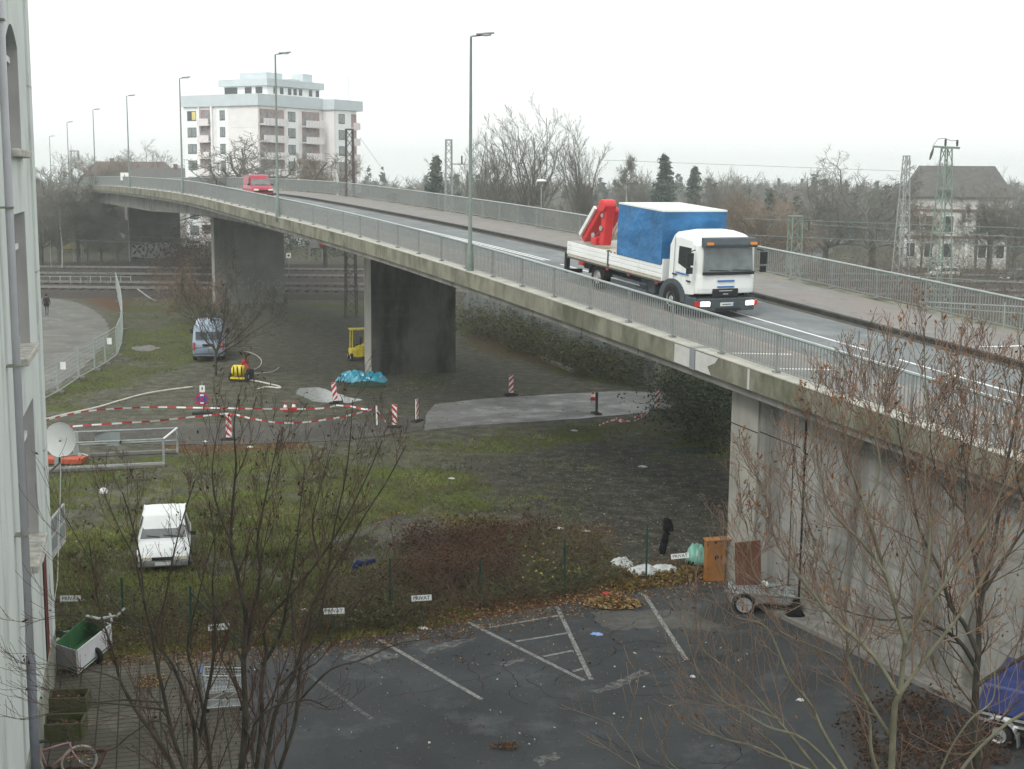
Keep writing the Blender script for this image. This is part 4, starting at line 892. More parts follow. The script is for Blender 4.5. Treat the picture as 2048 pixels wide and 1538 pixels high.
        for q0, q1, r0, r1 in zip(arc[:-1], arc[1:], oc[:-1], oc[1:]):
            P_ = [(sx*1.225,q0[0],q0[1]),(sx*1.225,q1[0],q1[1]),(sx*1.225,r1[0],r1[1]),(sx*1.225,r0[0],r0[1])]; m.slab(P_ if sx < 0 else P_[::-1], .45, (sx,0,0))
        m.box((sx*1.1,-.48,.5), (.22,.16,.5))
        m.build('wheel_arch', M_GREY, t)
        m = MB(); arc = [(math.cos(a)*.58, .46+math.sin(a)*.56) for a in np.linspace(.15, PI-.15, 9)]
        for (y0,z0),(y1,z1) in zip(arc[:-1],arc[1:]): m.hexa([(sx*.68,-6.5+y0,z0-.02),(sx*1.2,-6.5+y0,z0-.02),(sx*1.2,-6.5+y1,z1-.02),(sx*.68,-6.5+y1,z1-.02),(sx*.68,-6.5+y0,z0+.02),(sx*1.2,-6.5+y0,z0+.02),(sx*1.2,-6.5+y1,z1+.02),(sx*.68,-6.5+y1,z1+.02)])
        m.build('mudguard', M_BLACK, t)
        MB().lathe([(.56,-.01),(.56,.01)], (sx*1.213,-1.35,.44), 24, 'X').build('arch_liner', M_BLACK, t); wheel(t, sx*1.12, -1.35, .46, .28, .56, sx); wheel(t, sx*.98, -6.5, .46, .34, .56, sx)
        for y in (-2.35,-4.2,-5.7,-7.5): MB().box((sx*1.2,y,.86), (.05,.16,.07)).build('side_marker', M_REDL, t)
    # bed
    ZB, L0, L1 = 1.02, -2.0, -8.7
    MB().box((0,(L0+L1)/2,ZB), (2.46,L0-L1,.1)).build('bed_floor', MWOOD, t)
    for sx in (-1,1):
        m = MB()
        for z in (.13,.29,.45): m.box((sx*1.235,(L0+L1)/2,ZB+z), (.035,L0-L1,.15))
        m.build('drop_side', M_TRUCKW, t, bevel=.012)
        m = MB(); m.box((sx*1.24,(L0+L1)/2,ZB-.08), (.05,L0-L1,.06)); m.build('side_rail', M_GREY, t)
        m = MB()
        for k_ in range(14): m.box((sx*1.26,L0-.4-k_*.25,ZB+.53), (.02,.12,.035))
        m.build('tarp_strap', M_GREY, t)
        m = MB(); m.box((sx*1.235,-5.6,ZB+.27), (.07,.09,.6)); m.build('stanchion', M_GREY, t)
    MB().box((0,L1,ZB+.28), (2.5,.04,.5)).build('tailboard', M_TRUCKW, t); MB().box((0,L0+.02,ZB+.35), (2.5,.05,.75)).build('headboard', M_TRUCKW, t)
    MB().box((.1,-6.8,ZB+.25), (1.7,1.6,.28), .05).build('plank_stack', MWOOD, t)
    # tarp: crumpled box with sagging roof
    y0, y1, z0, z1 = -2.06, -5.0, ZB+.5, 3.42
    def face(P00, P10, P11, P01, nu, nv, nrm, amp, seed):
        r = np.random.default_rng(seed); T = r.random((nu+1, nv+1)); q = MB(); P00,P10,P11,P01,nrm = map(Vector,(P00,P10,P11,P01,nrm))
        for i in range(nu+1):
            for j in range(nv+1):
                a_, c_ = i/nu, j/nv; p_ = (P00*(1-a_)+P10*a_)*(1-c_)+(P01*(1-a_)+P11*a_)*c_
                e = min(a_,1-a_,c_,1-c_); w = min(1, e*5); q.v.append(tuple(p_ + nrm*(amp*w*(math.sin(a_*9+seed)*.5+math.sin(a_*5+c_*8)*.5+(T[i,j]-.5)*.5))))
        for i in range(nu):
            for j in range(nv): a_ = i*(nv+1)+j; q.f.append((a_,a_+nv+1,a_+nv+2,a_+1)); q.m.append(0)
        return q
    X = 1.27
    tp = MB(); zr = z1
    for q in (face((-X,y1,z0),(-X,y0,z0),(-X,y0,zr),(-X,y1,zr),14,10,(-1,0,0),.09,1), face((X,y0,z0),(X,y1,z0),(X,y1,zr),(X,y0,zr),14,10,(1,0,0),.05,2), face((-X,y0,z0),(X,y0,z0),(X,y0,zr),(-X,y0,zr),12,10,(0,1,0),.07,3), face((X,y1,z0),(-X,y1,z0),(-X,y1,zr),(X,y1,zr),12,10,(0,-1,0),.03,4)): tp.add(q.v, q.f)
    tb = tp.build('tarpaulin', MT, t, smooth=True); MT.node_tree.nodes['Bump'].inputs['Distance'].default_value = .25
    q = face((-X,y1,z1),(X,y1,z1),(X,y0,z1),(-X,y0,z1),12,14,(0,0,-1),.05,5)
    q2 = MB(); q2.add(q.v, q.f); q2.add([(x,y,z+.02) for x,y,z in ((-X-.01,y1-.01,z1-.07),(X+.01,y1-.01,z1-.07),(X+.01,y0+.01,z1-.07),(-X-.01,y0+.01,z1-.07),(-X-.01,y1-.01,z1-.01),(X+.01,y1-.01,z1-.01),(X+.01,y0+.01,z1-.01),(-X-.01,y0+.01,z1-.01))], [(0,1,5,4),(1,2,6,5),(2,3,7,6),(3,0,4,7)])
    q2.build('tarpaulin_roof', MTR, tb, smooth=False)
    # crane folded on the tail, its boom leaning forward
    cr = MB(); cr.box((0,-8.95,1.0), (1.0,.4,.9)); cr.box((0,-8.95,1.55), (.4,.4,.5)); c1 = cr.build('crane_base', M_RED, t, bevel=.03)
    for sx in (-1,1): m = MB(); m.bar((sx*.5,-8.85,.35),(sx*1.15,-8.85,.35),.16); m.box((sx*1.15,-8.85,.7), (.16,.16,.8)); m.build('outrigger', M_BLACK, t)
    MB().box((-1.12,-8.95,1.25), (.3,.3,.3)).build('outrigger_cap', M_RED, t, bevel=.03)
    m = MB(); m.bar((.38,-8.78,1.62),(.38,-7.42,3.12),.34,.42,up=(1,0,0)); b1 = m.build('crane_boom', M_RED, t, bevel=.05)
    m = MB(); m.bar((.34,-7.28,3.1),(.34,-7.45,1.55),.34,.38,up=(1,0,0)); m.bar((-.02,-7.32,2.95),(-.02,-8.5,1.7),.24,.24,up=(1,0,0)); m.build('second_arm', M_RED, b1, bevel=.05)
    MB().lathe([(.24,-.26),(.24,.26)], (.38,-7.34,3.08), 14, 'X').build('knuckle', M_RED, b1, bevel=.03)
    m = MB(); m.box((.4,-7.85,1.66), (.46,.4,.3)); m.build('valve_block', M_RED, b1, bevel=.04)
    m = MB(); m.bar((.66,-8.80,1.80),(.66,-7.75,2.97),.15,.1,up=(1,0,0)); m.build('boom_label_strip', M_TRUCKW, b1)
    for y, z, r in ((-7.4,2.2,.10),(-7.35,2.7,.08),(-7.95,1.85,.12),(-7.34,3.08,.12)): MB().lathe([(r,0),(r,.04)], (-.76 if 0 else 0,0,0), 12, 'X').xf(Matrix.Translation((.56,y,z))).build('hydraulic_joint', M_RIM, b1)
    m = MB(); m.tube([(-.2,-7.9,1.7),(-.2,-6.9,3.0)], .08, 8); m.build('hydraulic_ram', M_CHROME, b1); m = MB(); m.bar((-.3,-8.6,1.75),(-.3,-7.5,2.75),.14,.14,up=(1,0,0)); m.build('crane_jib', M_RED, b1, bevel=.02)
    m = MB(); m.tube([(-.5,-6.8,3.0),(-.5,-6.75,2.4),(-.5,-7.0,1.8)], .05, 6); m.build('hose', M_BLACK, b1)
lorry()

# ---- cars ----
def car(name, label, cat, loc, rz, L=3.7, Wd=1.6, H=1.42, col=(.7,.7,.7), van=False, group=None, hood=.95, rake=.6, scuttle=None, rear=.25, mt=None, roofm=None, light=M_LAMP):
    t = thing(name, label, cat, loc, rz, group)
    m_ = mt or mat(name+'_paint', col, .3, .05, 1.5); w = Wd/2; hb = .34*H if van else .0
    zb = .84 if not van else 1.05; zs = .22
    # lower body stations (front at +y)
    f = L/2
    def sec(y, zt, ww, z0=zs): return (y, [(ww*.8,z0),(ww*.97,z0+.1),(ww,z0+.3),(ww*.99,zt-.14),(ww*.93,zt-.03),(ww*.5,zt+.01)])
    hz_ = zb-.12 if not van else zb-.02
    st = [sec(-f, zb-.1, w*.86, .32), sec(-f+.08, zb-.02, w*.93), sec(-f+.5, zb, w), sec(0, zb, w), sec(f-hood, zb, w), sec(f-hood*.55, hz_, w*.98), sec(f-.22, hz_-.12, w*.95), sec(f-.06, hz_-.26, w*.9,.3), sec(f, hz_-.38, w*.84,.34)]
    body = loftbody(st).build('body', m_, t, smooth=True, bevel=0)
    # greenhouse
    wr = w*.80 if not van else w*.9; yb = f-hood+.02; yt = yb-rake; yr = -f+rear; yrb = -f+.06
    def gs(y, z, ww): return (y, z, ww)
    n = MB(); A = [(yrb, zb-.02, w*.93),(yr, H-.05, wr*.95),(yr+.15, H, wr),((yt+yr)/2, H+.015, wr),(yt-.06, H, wr),(yt+.02, H-.03, wr*.97),(yb, zb-.02, w*.93)]
    for y, z, ww in A: n.v += [(-ww,y,z),(-ww*.6,y,z+(.02 if z > zb+.2 else 0)),(ww*.6,y,z+(.02 if z > zb+.2 else 0)),(ww,y,z)]
    for i in range(6):
        for j in range(3): a_ = i*4+j; n.f.append((a_,a_+1,a_+5,a_+4)); n.m.append(0)
    # side panels closing the cabin
    for sx in (0, 3):
        ring = [i*4+sx for i in range(7)]; n.f.append(tuple(ring) if sx == 3 else tuple(reversed(ring))); n.m.append(0)
    cabin = n.build('cabin', roofm or m_, t, smooth=False, bevel=.03)
    def on(a, b_, u, v_, off=.012): return None
    fw = [Vector((-w*.86,yb-.02,zb+.03)),Vector((w*.86,yb-.02,zb+.03)),Vector((wr*.9,yt+.09,H-.09)),Vector((-wr*.9,yt+.09,H-.09))]
    nn = (fw[1]-fw[0]).cross(fw[2]-fw[1]).normalized(); m = MB(); m.slab([p_+nn*.02 for p_ in fw], .015); m.build('windscreen', glass('car_windscreen', (.13,.14,.14), .1), t)  # lifted grey base stands for a reflection in the windscreen glass
    rw = [Vector((w*.8,yrb+.02,zb+.08)),Vector((-w*.8,yrb+.02,zb+.08)),Vector((-wr*.85,yr-.02,H-.14)),Vector((wr*.85,yr-.02,H-.14))]
    nn = (rw[1]-rw[0]).cross(rw[2]-rw[1]).normalized(); m = MB(); m.slab([p_+nn*.03 for p_ in rw], .015); m.build('rear_window', M_GLASS, t)
    for sx in (-1,1):
        a0, a1 = (yr+.15, yt-.05) ; a0b, a1b = yrb+.25, yb-.3
        if van: a0, a0b = yb-1.15, yb-1.15
        q = [Vector((sx*w*.935,a0b,zb+.04)),Vector((sx*w*.935,a1b,zb+.04)),Vector((sx*wr*1.0,a1,H-.12)),Vector((sx*wr*1.0,a0,H-.12))]
        if sx > 0: pass
        else: q = q[::-1]
        nn = (q[1]-q[0]).cross(q[2]-q[1]).normalized(); m = MB(); m.slab([p_+nn*.02 for p_ in q], .015); sw = m.build('side_window', M_GLASS, t)
        mid = (a0b+a1b)/2; mb = MB(); mb.bar(Vector((sx*(w*.935+.012),mid,zb+.04)),Vector((sx*(wr+.012),mid,H-.12)),.07,.03,up=(0,1,0)); mb.build('door_pillar', m_, sw)
        m = MB(); m.box((sx*(w+.09),yb-.25,zb+.08), (.18,.09,.13)); m.build('wing_mirror', M_BLACK, t, bevel=.02)
        m = MB(); m.box((sx*(w+.0),0,.42), (.03,L*.5,.06)); m.build('side_trim', M_BLACK, t)
        r = .29 if not van else .32
        for y in (f-.68, -f+.62):
            wheel(t, sx*(w-.1), y, r, .2, .62, sx)
        h = MB().box((sx*w*.66,f-.03,hz_-(.30 if van else .24)), (.36,.16,.14), -.25*sx).build('headlight', light, t, bevel=.03)
        MB().box((sx*w*.8,-f+.01,zb-.28), (.16,.06,.28)).build('tail_light', M_REDL, t, bevel=.01)
    m = MB(); m.box((0,f+.0,hz_-(.33 if van else .25)), (Wd*.40,.07,.08)); m.build('grille', M_BLACK, t)
    m = MB(); m.box((0,f-.0,.32), (Wd*.92,.16,.18)); m.box((0,-f+.0,.38), (Wd*.92,.14,.2)); m.build('bumper', M_BLACK if van else mat('bumper_grey', (.2,.21,.21), .6, .1, 3), t, bevel=.04)
    m = MB(); m.box((0,f+.085,.33), (.46,.012,.1)); m.build('number_plate', M_WHITE, t); m = MB(); m.box((0,-f-.08,.5), (.46,.012,.1)); m.build('number_plate', M_WHITE, t)
    m = MB(); m.bar((-.45,yb+.0,zb+.05),(.0,yb-.03,zb+.1),.025); m.bar((.1,yb,zb+.05),(.5,yb-.03,zb+.1),.025); m.build('wipers', M_BLACK, t)
    return t
# white hatchback facing the camera, on the grass
M_BIRD = mat('white_car_paint', (.70,.72,.71), .35, .05, 2); layered(M_BIRD, (.30,.29,.25), 3.5, .60, .74, (1,1,1), .6)
p = G(333, 1125); car('white_car', 'small white hatchback parked on the grass facing the camera', 'car', (p.x-.25, p.y+.8, -.045), PI+.22, 3.75, 1.62, 1.40, mt=M_BIRD, hood=1.0, rake=.72, rear=.45)
# light blue van seen from behind
def blue_van():
    p = G(420, 722)
    t = thing('blue_van', 'light blue high-roofed van seen from behind on the grass under the overpass', 'van', (p.x-.55, p.y+2.4, 0), .20); t.scale = (1.07,1.07,1.04)
    mt = mat('pale_blue_paint', (.36,.44,.55), .35, .06, 1.2); w = .93
    S = [(-2.45,[(.7,.3),(.9,.36),(w,.6),(w,1.25),(w*.9,1.95),(w*.75,2.2),(.3,2.27)]),(-2.38,[(.75,.3),(w,.4),(w*1.02,.6),(w*1.02,1.25),(w*.93,2.05),(w*.78,2.32),(.3,2.4)]),(0.9,[(.75,.3),(w,.4),(w*1.02,.6),(w*1.02,1.25),(w*.93,2.05),(w*.78,2.32),(.3,2.4)]),
         (1.5,[(.75,.3),(w,.4),(w*1.02,.6),(w*1.0,1.25),(w*.88,1.85),(w*.7,2.05),(.3,2.12)]),(1.9,[(.75,.3),(w,.4),(w,.6),(w*.98,1.1),(w*.9,1.28),(w*.8,1.34),(.3,1.36)]),(2.5,[(.7,.35),(w*.9,.4),(w*.92,.6),(w*.9,.85),(w*.85,.95),(w*.7,1.0),(.3,1.02)])]
    loftbody(S).build('body', mt, t, smooth=True)
    for sx in (-1,1):
        MB().box((sx*w*.44,-2.49,1.62), (.7,.03,.5)).build('rear_window', glass('van_rear_glass', (.10,.12,.14), .1), t, bevel=.02)
        MB().box((sx*w*.93,-2.46,.95), (.12,.06,.5)).build('tail_light', M_REDL, t, bevel=.02)
        m = MB(); m.box((sx*(w+.18),1.25,1.5), (.2,.12,.3)); m.bar((sx*w,1.25,1.45),(sx*(w+.15),1.25,1.5),.05); m.build('wing_mirror', M_BLACK, t, bevel=.02)
        q = [Vector((sx*(w*1.025),.7,1.3)),Vector((sx*(w*1.025),1.45,1.3)),Vector((sx*(w*.95),1.3,1.85)),Vector((sx*(w*.955),.7,1.9))]; q = q if sx > 0 else q[::-1]
        m = MB(); m.slab(q, .02); m.build('side_window', M_GLASS, t)
        for y in (-1.6, 1.65): wheel(t, sx*(w-.08), y, .34, .22, .6, sx)
    m = MB(); m.box((0,-2.46,1.3), (.014,.03,1.8)); m.build('door_gap', M_BLACK, t)
    m = MB(); m.box((0,-2.54,.42), (1.8,.2,.2)); m.build('bumper', M_GREY, t, bevel=.04); MB().box((0,-2.65,.40), (1.7,.03,.05)).build('bumper_strip', M_GALV, t)
    MB().box((-.05,-2.49,1.02), (.62,.05,.14)).build('plate_recess', M_BLACK, t); MB().box((.25,-2.5,.86), (.5,.02,.11)).build('number_plate', mat('plate_cream', (.5,.47,.4), .6, .1, 4), t)
    m = MB(); m.slab([(-.8,1.95,1.36),(.8,1.95,1.36),(.68,1.5,2.0),(-.68,1.5,2.0)], .03); m.v = [(x, y+.05, z+.03) for x, y, z in m.v]; m.build('windscreen', M_GLASS, t)
blue_van()
# red van on the crest of the bridge
s_ = -58.5; p = B(s_, 4.9, -.125)
rv = car('red_van', 'red minivan with raised roof coming over the crest of the bridge', 'van', p, yaw(s_)-PI/2, 4.3, 1.75, 1.85, (.36,.03,.055), van=True, hood=.9, rake=.75)
rv.rotation_euler = Matrix(Matrix.Rotation(yaw(s_)-PI/2, 3, 'Z') @ Matrix.Rotation(pitch_at(s_), 3, 'X')).to_euler()
# parked cars far right
for x, y, Y, rz, col, lb, nm in ((1592,503,200,-1.2,(.45,.03,.05),'red car at the kerb beyond the far railing, below the short mast','red_car'), (1645,487,240,-2.6,(.55,.62,.66),'pale silver car driving on the side street','silver_car'), (1690,470,262,-2.4,(.74,.76,.76),'white car parked farther up the side street','white_car')):
    p = put(x, y, Y); p.z = at(x, y, Y).z; p.z = 0; p = G(x, y); car(nm, lb, 'car', p, rz, 4.2, 1.7, 1.42, col, hood=1.05, rear=.4)
mrw = mat('white_and_red_paint', (.72,.72,.70), .35, .05, 2)
p = G(1884, 556); rc = car('rally_car', 'white car with red lower sides parked by the bushes behind the green mast', 'car', p, 1.9, 4.3, 1.7, 1.4, mt=mrw, hood=1.1, rear=.4)
for sx in (-1,1): MB().box((sx*.86,0,.45), (.03,3.0,.3)).build('red_side_panel', M_REDL, rc)
p = G(2032, 562); car('dark_car', 'dark car at the right edge, half hidden by bushes', 'car', p, 2.1, 4.2, 1.7, 1.42, (.04,.045,.055), hood=1.05)
for x, y, rz, col, lb in ((66,496,1.4,(.6,.62,.62),'pale car left of the birches behind the tracks'), (228,482,1.2,(.5,.52,.52),'grey car under the bridge left of the far pier')):
    p = G(x, y, .0); car('parked_car', lb, 'car', p, rz, 4.2, 1.7, 1.42, col, hood=1.05)
p = G(384, 497); car('parked_car', 'white car on the lawn between the far and middle piers', 'car', p, 1.35, 4.2, 1.7, 1.42, (.74,.75,.73), hood=1.05)
# ================= SMALLER OBJECTS =================
M_SRED = mat('sign_red', (.46,.015,.02), .45, .06, 3); M_SWHITE = mat('sign_white', (.78,.79,.77), .45, .04, 3); M_SBLUE = mat('sign_blue', (.03,.08,.35), .45, .06, 3); M_RUB = mat('rubber_foot', (.03,.03,.03), .9, .2, 5)
def beacon(name, label, x, y, rz, h=1.0, back=False, flip=1):
    p = G(x, y); t = thing(name, label, 'warning beacon', p, rz, 'red and white striped road beacons')
    m = MB(); m.box((0,0,.04), (.75,.34,.08)); m.box((0,0,.1), (.3,.2,.06)); m.build('foot', M_RUB, t, bevel=.02)
    z0, w = .13, .125
    b = MB().box((0,.0,z0+h/2), (.25,.045,h)).build('board', M_RUB if back else M_SWHITE, t)
    m = MB(); n = 3; dz = h/n
    for face in ((-1,) if back else (-1,1)):
        for i in range(-1, n+1):
            # diagonal bars clipped to the board
            za, zb_ = z0+i*dz*1.0, z0+i*dz+dz*.5; sl = .28*flip*face*-1
            P_ = [(-w,za-sl/2),(w,za+sl/2),(w,zb_+sl/2),(-w,zb_-sl/2)]
            P_ = [(x_, min(max(z_, z0), z0+h)) for x_, z_ in P_]
            if max(q[1] for q in P_)-min(q[1] for q in P_) < .02: continue
            yy = face*.026; q = [(x_, yy, z_) for x_, z_ in P_]; m.add(q if face < 0 else q[::-1], [(0,1,2,3)])
    m.build('red_stripes', M_SRED, t)
    return t
beacon('road_beacon', 'striped beacon leaning beside the pale puddle, at the upper tape', 672, 806, .1).rotation_euler = (0,-.12,.1)
beacon('road_beacon', 'striped beacon left of the edge-on one, on a brown base by the tape end', 789, 855, -.05, flip=-1)
beacon('road_beacon', 'narrow beacon seen almost edge-on with its black foot on the lane', 834, 843, 1.15)
beacon('road_beacon', 'striped beacon right of the black pier at the far edge of the lane', 1022, 790, .1)
beacon('road_beacon', 'black back of a beacon standing in the lane with a cone behind it', 1193, 828, 1.9, back=True)
beacon('road_beacon', 'striped beacon at the end of the grey panel wall', 1314, 822, .15)
beacon('road_beacon', 'nearest striped beacon, holding the lower tape at the lane edge on the left', 458, 880, .1, 1.05, flip=-1)
def cone(label, x, y):
    p = G(x, y); t = thing('traffic_cone', label, 'traffic cone', p, 0, 'small traffic cones')
    m = MB(); m.box((0,0,.02), (.36,.36,.04)); m.build('base', M_SRED, t); m = MB(); m.lathe([(.15,.04),(.105,.2)], n=14); m.lathe([(.07,.34),(.035,.5)], n=14); m.build('cone_body', M_SRED, t, smooth=True); MB().lathe([(.107,.2),(.072,.34)], n=14).build('white_band', M_SWHITE, t)
cone('red and white cone, left one of the pair behind the tape', 571, 822); cone('red and white cone, right one of the pair behind the tape', 588, 821); cone('small cone half hidden behind the black beacon', 1186, 800)
# no stopping sign
p = G(405, 828); t = thing('no_stopping_sign', 'round blue and red no stopping sign with a white panel on top', 'road sign', p, .12)
m = MB(); m.box((0,0,.05), (1.0,.36,.1)); m.build('foot', M_RUB, t); MB().box((0,0,.85), (.05,.05,1.6)).build('pole', M_GALV, t)
m = MB(); m.lathe([(.335,0),(.335,.02)], n=32, axis='Y', c=(0,-.06,.78)); s_ = m.build('sign_face', M_SRED, t); m = MB(); m.lathe([(.27,0),(.27,.022)], n=32, axis='Y', c=(0,-.065,.78)); m.build('blue_field', M_SBLUE, s_)
m = MB(); m.bar((-.2,-.072,.58),(.2,-.072,.98),.055,.01,up=(0,1,0)); m.bar((-.2,-.074,.98),(.2,-.074,.58),.055,.01,up=(0,1,0)); m.build('red_cross', M_SRED, s_)
m = MB(); m.bar((-.09,-.085,.98),(.09,-.085,.98),.012,.08); m.bar((-.09,-.085,.58),(.09,-.085,.58),.012,.08); m.build('arrow_mark', M_SWHITE, s_)
MB().box((.02,-.03,1.3), (.26,.03,.34)).build('panel', M_SWHITE, t); MB().box((.02,-.05,1.32), (.06,.01,.14)).build('panel_mark', M_GREY, t); 
# barrier tapes
M_TAPEW = mat('tape_white', (.75,.75,.73), .4, .05, 4)
def tape(label, pts, z=.9, seg=.42, name='barrier_tape', hgt=.075):
    P_ = [G(x, y, (z if not isinstance(z, list) else z[i])) for i, (x, y) in enumerate(pts)]
    # dense catmull
    out = []
    for i in range(len(P_)-1):
        p0, p1, p2, p3 = P_[max(i-1,0)], P_[i], P_[i+1], P_[min(i+2,len(P_)-1)]
        for j in range(24):
            u = j/24; out.append(.5*((2*p1)+(p2-p0)*u+(2*p0-5*p1+4*p2-p3)*u*u+(3*p1-p0-3*p2+p3)*u**3))
    out.append(P_[-1]); m = MB(); acc = 0
    for i in range(len(out)-1):
        a, b_ = out[i], out[i+1]; acc += (b_-a).length; m.cur = int(acc/seg) % 2
        tw = .35*math.sin(acc*.9); h1 = Vector((0, math.sin(tw), math.cos(tw)))*hgt
        m.slab([a, b_, b_+h1, a+h1], .004, Vector((0,-1,0)))
    o = m.build(name, [M_TAPEW, M_SRED]); tag(o, label, 'barrier tape'); return o
tape('upper red and white tape, stretched behind the no stopping sign to the leaning beacon', [(78,846),(130,832),(190,822),(290,816),(400,817),(520,819),(630,819),(670,813)], .85)
tape('short red and white tape from the leaning beacon to the white stake', [(672,812),(700,814),(730,820),(750,818)], .8)
tape('lower red and white tape sagging between the near beacon and the white stake', [(78,864),(150,854),(300,844),(400,834),(458,829),(500,838),(560,847),(620,845),(690,834),(750,819)], .9)
tape('torn end of tape hanging down from the white stake', [(753,820),(762,832),(772,846)], [.75,.4,.05])
tape('crumpled red and white tape lying on the grass below the lane', [(1198,852),(1225,842),(1250,846),(1232,838),(1262,844),(1290,832),(1268,836),(1300,826)], .04, .25)
p = G(754, 850); o = MB().bar((0,0,0),(-.02,0,.95),.07).build('stake', M_SWHITE, None, loc=p); tag(o, 'white wooden stake where the two tapes meet', 'stake')
p = G(682, 858); 
# white hose across the yard
def hose(label, pts, r, m_, z=.03, cat='hose', name='hose'):
    P_ = [G(x, y, z) for x, y in pts]; out = []
    for i in range(len(P_)-1):
        p0, p1, p2, p3 = P_[max(i-1,0)], P_[i], P_[i+1], P_[min(i+2,len(P_)-1)]
        for j in range(8): u = j/8; out.append(.5*((2*p1)+(p2-p0)*u+(2*p0-5*p1+4*p2-p3)*u*u+(3*p1-p0-3*p2+p3)*u**3))
    out.append(P_[-1]); o = MB().tube(out, r, 6).build(name, m_, smooth=True); return tag(o, label, cat)
M_HOSE = mat('dirty_white_hose', (.52,.50,.44), .7, .12, 2)
hose('long dirty white hose running from the building corner across the mud', [(78,842),(135,828),(190,816),(245,800),(285,789),(330,781),(385,774)], .06, M_HOSE)
hose('thin pale hose looped on the ground right of the yellow compressor', [(487,702),(500,705),(515,712),(523,722),(518,734),(500,741),(480,744)], .03, M_HOSE)
hose('beige hose from the yellow compressor towards the puddle', [(494,760),(512,762),(535,767),(556,772),(560,776),(535,774),(515,778)], .05, M_HOSE)
hose('short hose with a white coupling right of the yellow compressor', [(498,747),(520,746),(545,743),(558,735)], .025, M_HOSE)
# compressor trailer
p = G(478, 762); t = thing('compressor', 'yellow and red construction compressor on wheels beside the blue van', 'compressor', p, -.15)
MYEL = mat('machine_yellow', (.68,.55,.03), .5, .15, 5)
m = MB(); m.lathe([(.25,-.38),(.34,-.3),(.34,.3),(.25,.38)], (0,0,.62), 16, 'X'); m.build('tank', MYEL, t, smooth=False, bevel=.02)
m = MB()
for x in (-.2,.05,.28): m.box((x,-.36,.62), (.04,.06,.6))
m.build('guard_bars', M_BLACK, t)
m = MB(); m.box((0,-.02,.2), (.9,.5,.1)); m.build('frame', MYEL, t)
wheel(t, .52, 0, .28, .16, .5, 1); wheel(t, -.5, 0, .24, .12, .5, -1)
m = MB(); m.tube([(-.1,.5,.2),(-.35,1.0,.7),(-.2,1.5,1.0),(.1,1.3,.5)], .07, 6); m.box((0,1.0,.5), (.5,.5,.35)); m.box((-.2,1.5,.8), (.3,.25,.5)); m.build('pump', M_SRED, t, bevel=.02)
m = MB(); m.box((.45,.45,.35), (.5,.5,.6)); m.build('engine', M_BLACK, t, bevel=.05); m = MB(); m.box((-.5,.7,.3), (.4,.5,.4)); m.build('toolbox', M_GREY, t)
# yellow forklift
p = G(713, 719); t = thing('mini_forklift', 'small yellow forklift parked behind the black pier', 'forklift', p, .3)
m = MB(); m.box((.1,0,.5), (1.1,1.0,.5)); m.box((.35,0,.85), (.6,1.0,.3)); m.build('body', MYEL, t, bevel=.05)
for x in (-.42,.6):
    for y in (-.5,.5): wheel(t, x, y, .24, .16, .55, -1 if x < 0 else 1)
m = MB()
for x in (-.35,.6):
    for y in (-.42,.42): m.bar((x,y,.7),(x+.02,y,2.0),.06)
m.box((.12,0,2.03), (1.15,.98,.07)); m.build('cage', MYEL, t); m = MB(); m.box((.1,0,1.0), (.4,.4,.12)); m.box((.28,0,1.25), (.08,.4,.45)); m.build('seat', M_BLACK, t)
m = MB(); m.bar((-.1,-.5,.35),(-.1,-.5,.95),.1); m.bar((.3,-.51,.35),(.3,-.51,.95),.1); m.bar((-.4,-.51,.3),(.6,-.51,.3),.08); m.build('side_frame', M_SWHITE if 0 else MYEL, t)
# crumpled plastic sheets
def crumple(name, label, cat, loc, sx, sy, h, m_, seed, n=22, rz=0):
    r = np.random.default_rng(seed); m = MB()
    u = np.linspace(-1,1,n); X_, Y_ = np.meshgrid(u, u)
    bas = np.clip(1-(X_**2+Y_**2), 0, 1)**.5
    Z_ = bas*h*(.45+.9*fbm(X_*3+seed, Y_*3, 1.3, seed, 3)) + (r.random(X_.shape)-.5)*h*(.28 if n > 18 else .1)*(bas > .1)
    edge = 1+.18*(fbm(X_*2+5, Y_*2-seed, 1.2, seed+3, 2)-.5)
    pts = [(x*sx*e*.5, y*sy*e*.5, max(z, .008)) for x, y, z, e in zip(X_.ravel(), Y_.ravel(), Z_.ravel(), edge.ravel())]
    fs_ = [(i*n+j, i*n+j+1, (i+1)*n+j+1, (i+1)*n+j) for i in range(n-1) for j in range(n-1) if (u[i]**2+u[j]**2 < 1.15)]
    m.add(pts, fs_); o = m.build(name, m_, None, loc=loc, smooth=(n <= 18)); o.rotation_euler = (0,0,rz); s_ = o.modifiers.new('s', 'SOLIDIFY'); s_.thickness = .008
    return tag(o, label, cat)
M_TARP = mat('turquoise_plastic', (.03,.27,.38), .3, .25, 3, spec=.6)
crumple('plastic_sheet', 'crumpled turquoise plastic sheet heaped at the foot of the black pier', 'plastic sheet', G(722,762), 3.0, 1.8, .62, M_TARP, 4)
crumple('green_net', 'dark green net heap in front of the turquoise sheet', 'net', G(735,772), 2.2, 1.0, .28, mat('green_net', (.03,.055,.04), .9, .4, 12), 14)
M_WP = mat('white_plastic', (.52,.54,.53), .45, .25, 5, .5)
crumple('plastic_sack', 'left white plastic sack in the weeds under the first green post', 'sack', G(1243,1134), .8, .55, .32, M_WP, 5, 16)
crumple('plastic_sack', 'full grey-white sack lying behind the green fence post', 'sack', G(1285,1148), 1.0, .5, .3, M_WP, 6, 16)
crumple('plastic_sack', 'torn white sack right of the green post, nearest the private sign', 'sack', G(1328,1142), .9, .4, .22, M_WP, 7, 16)
crumple('plastic_bag', 'mint green bag slumped against the orange cabinet', 'bag', G(1393,1126), .75, .7, .62, mat('mint_bag', (.18,.40,.32), .4, .12, 4), 8, 16)
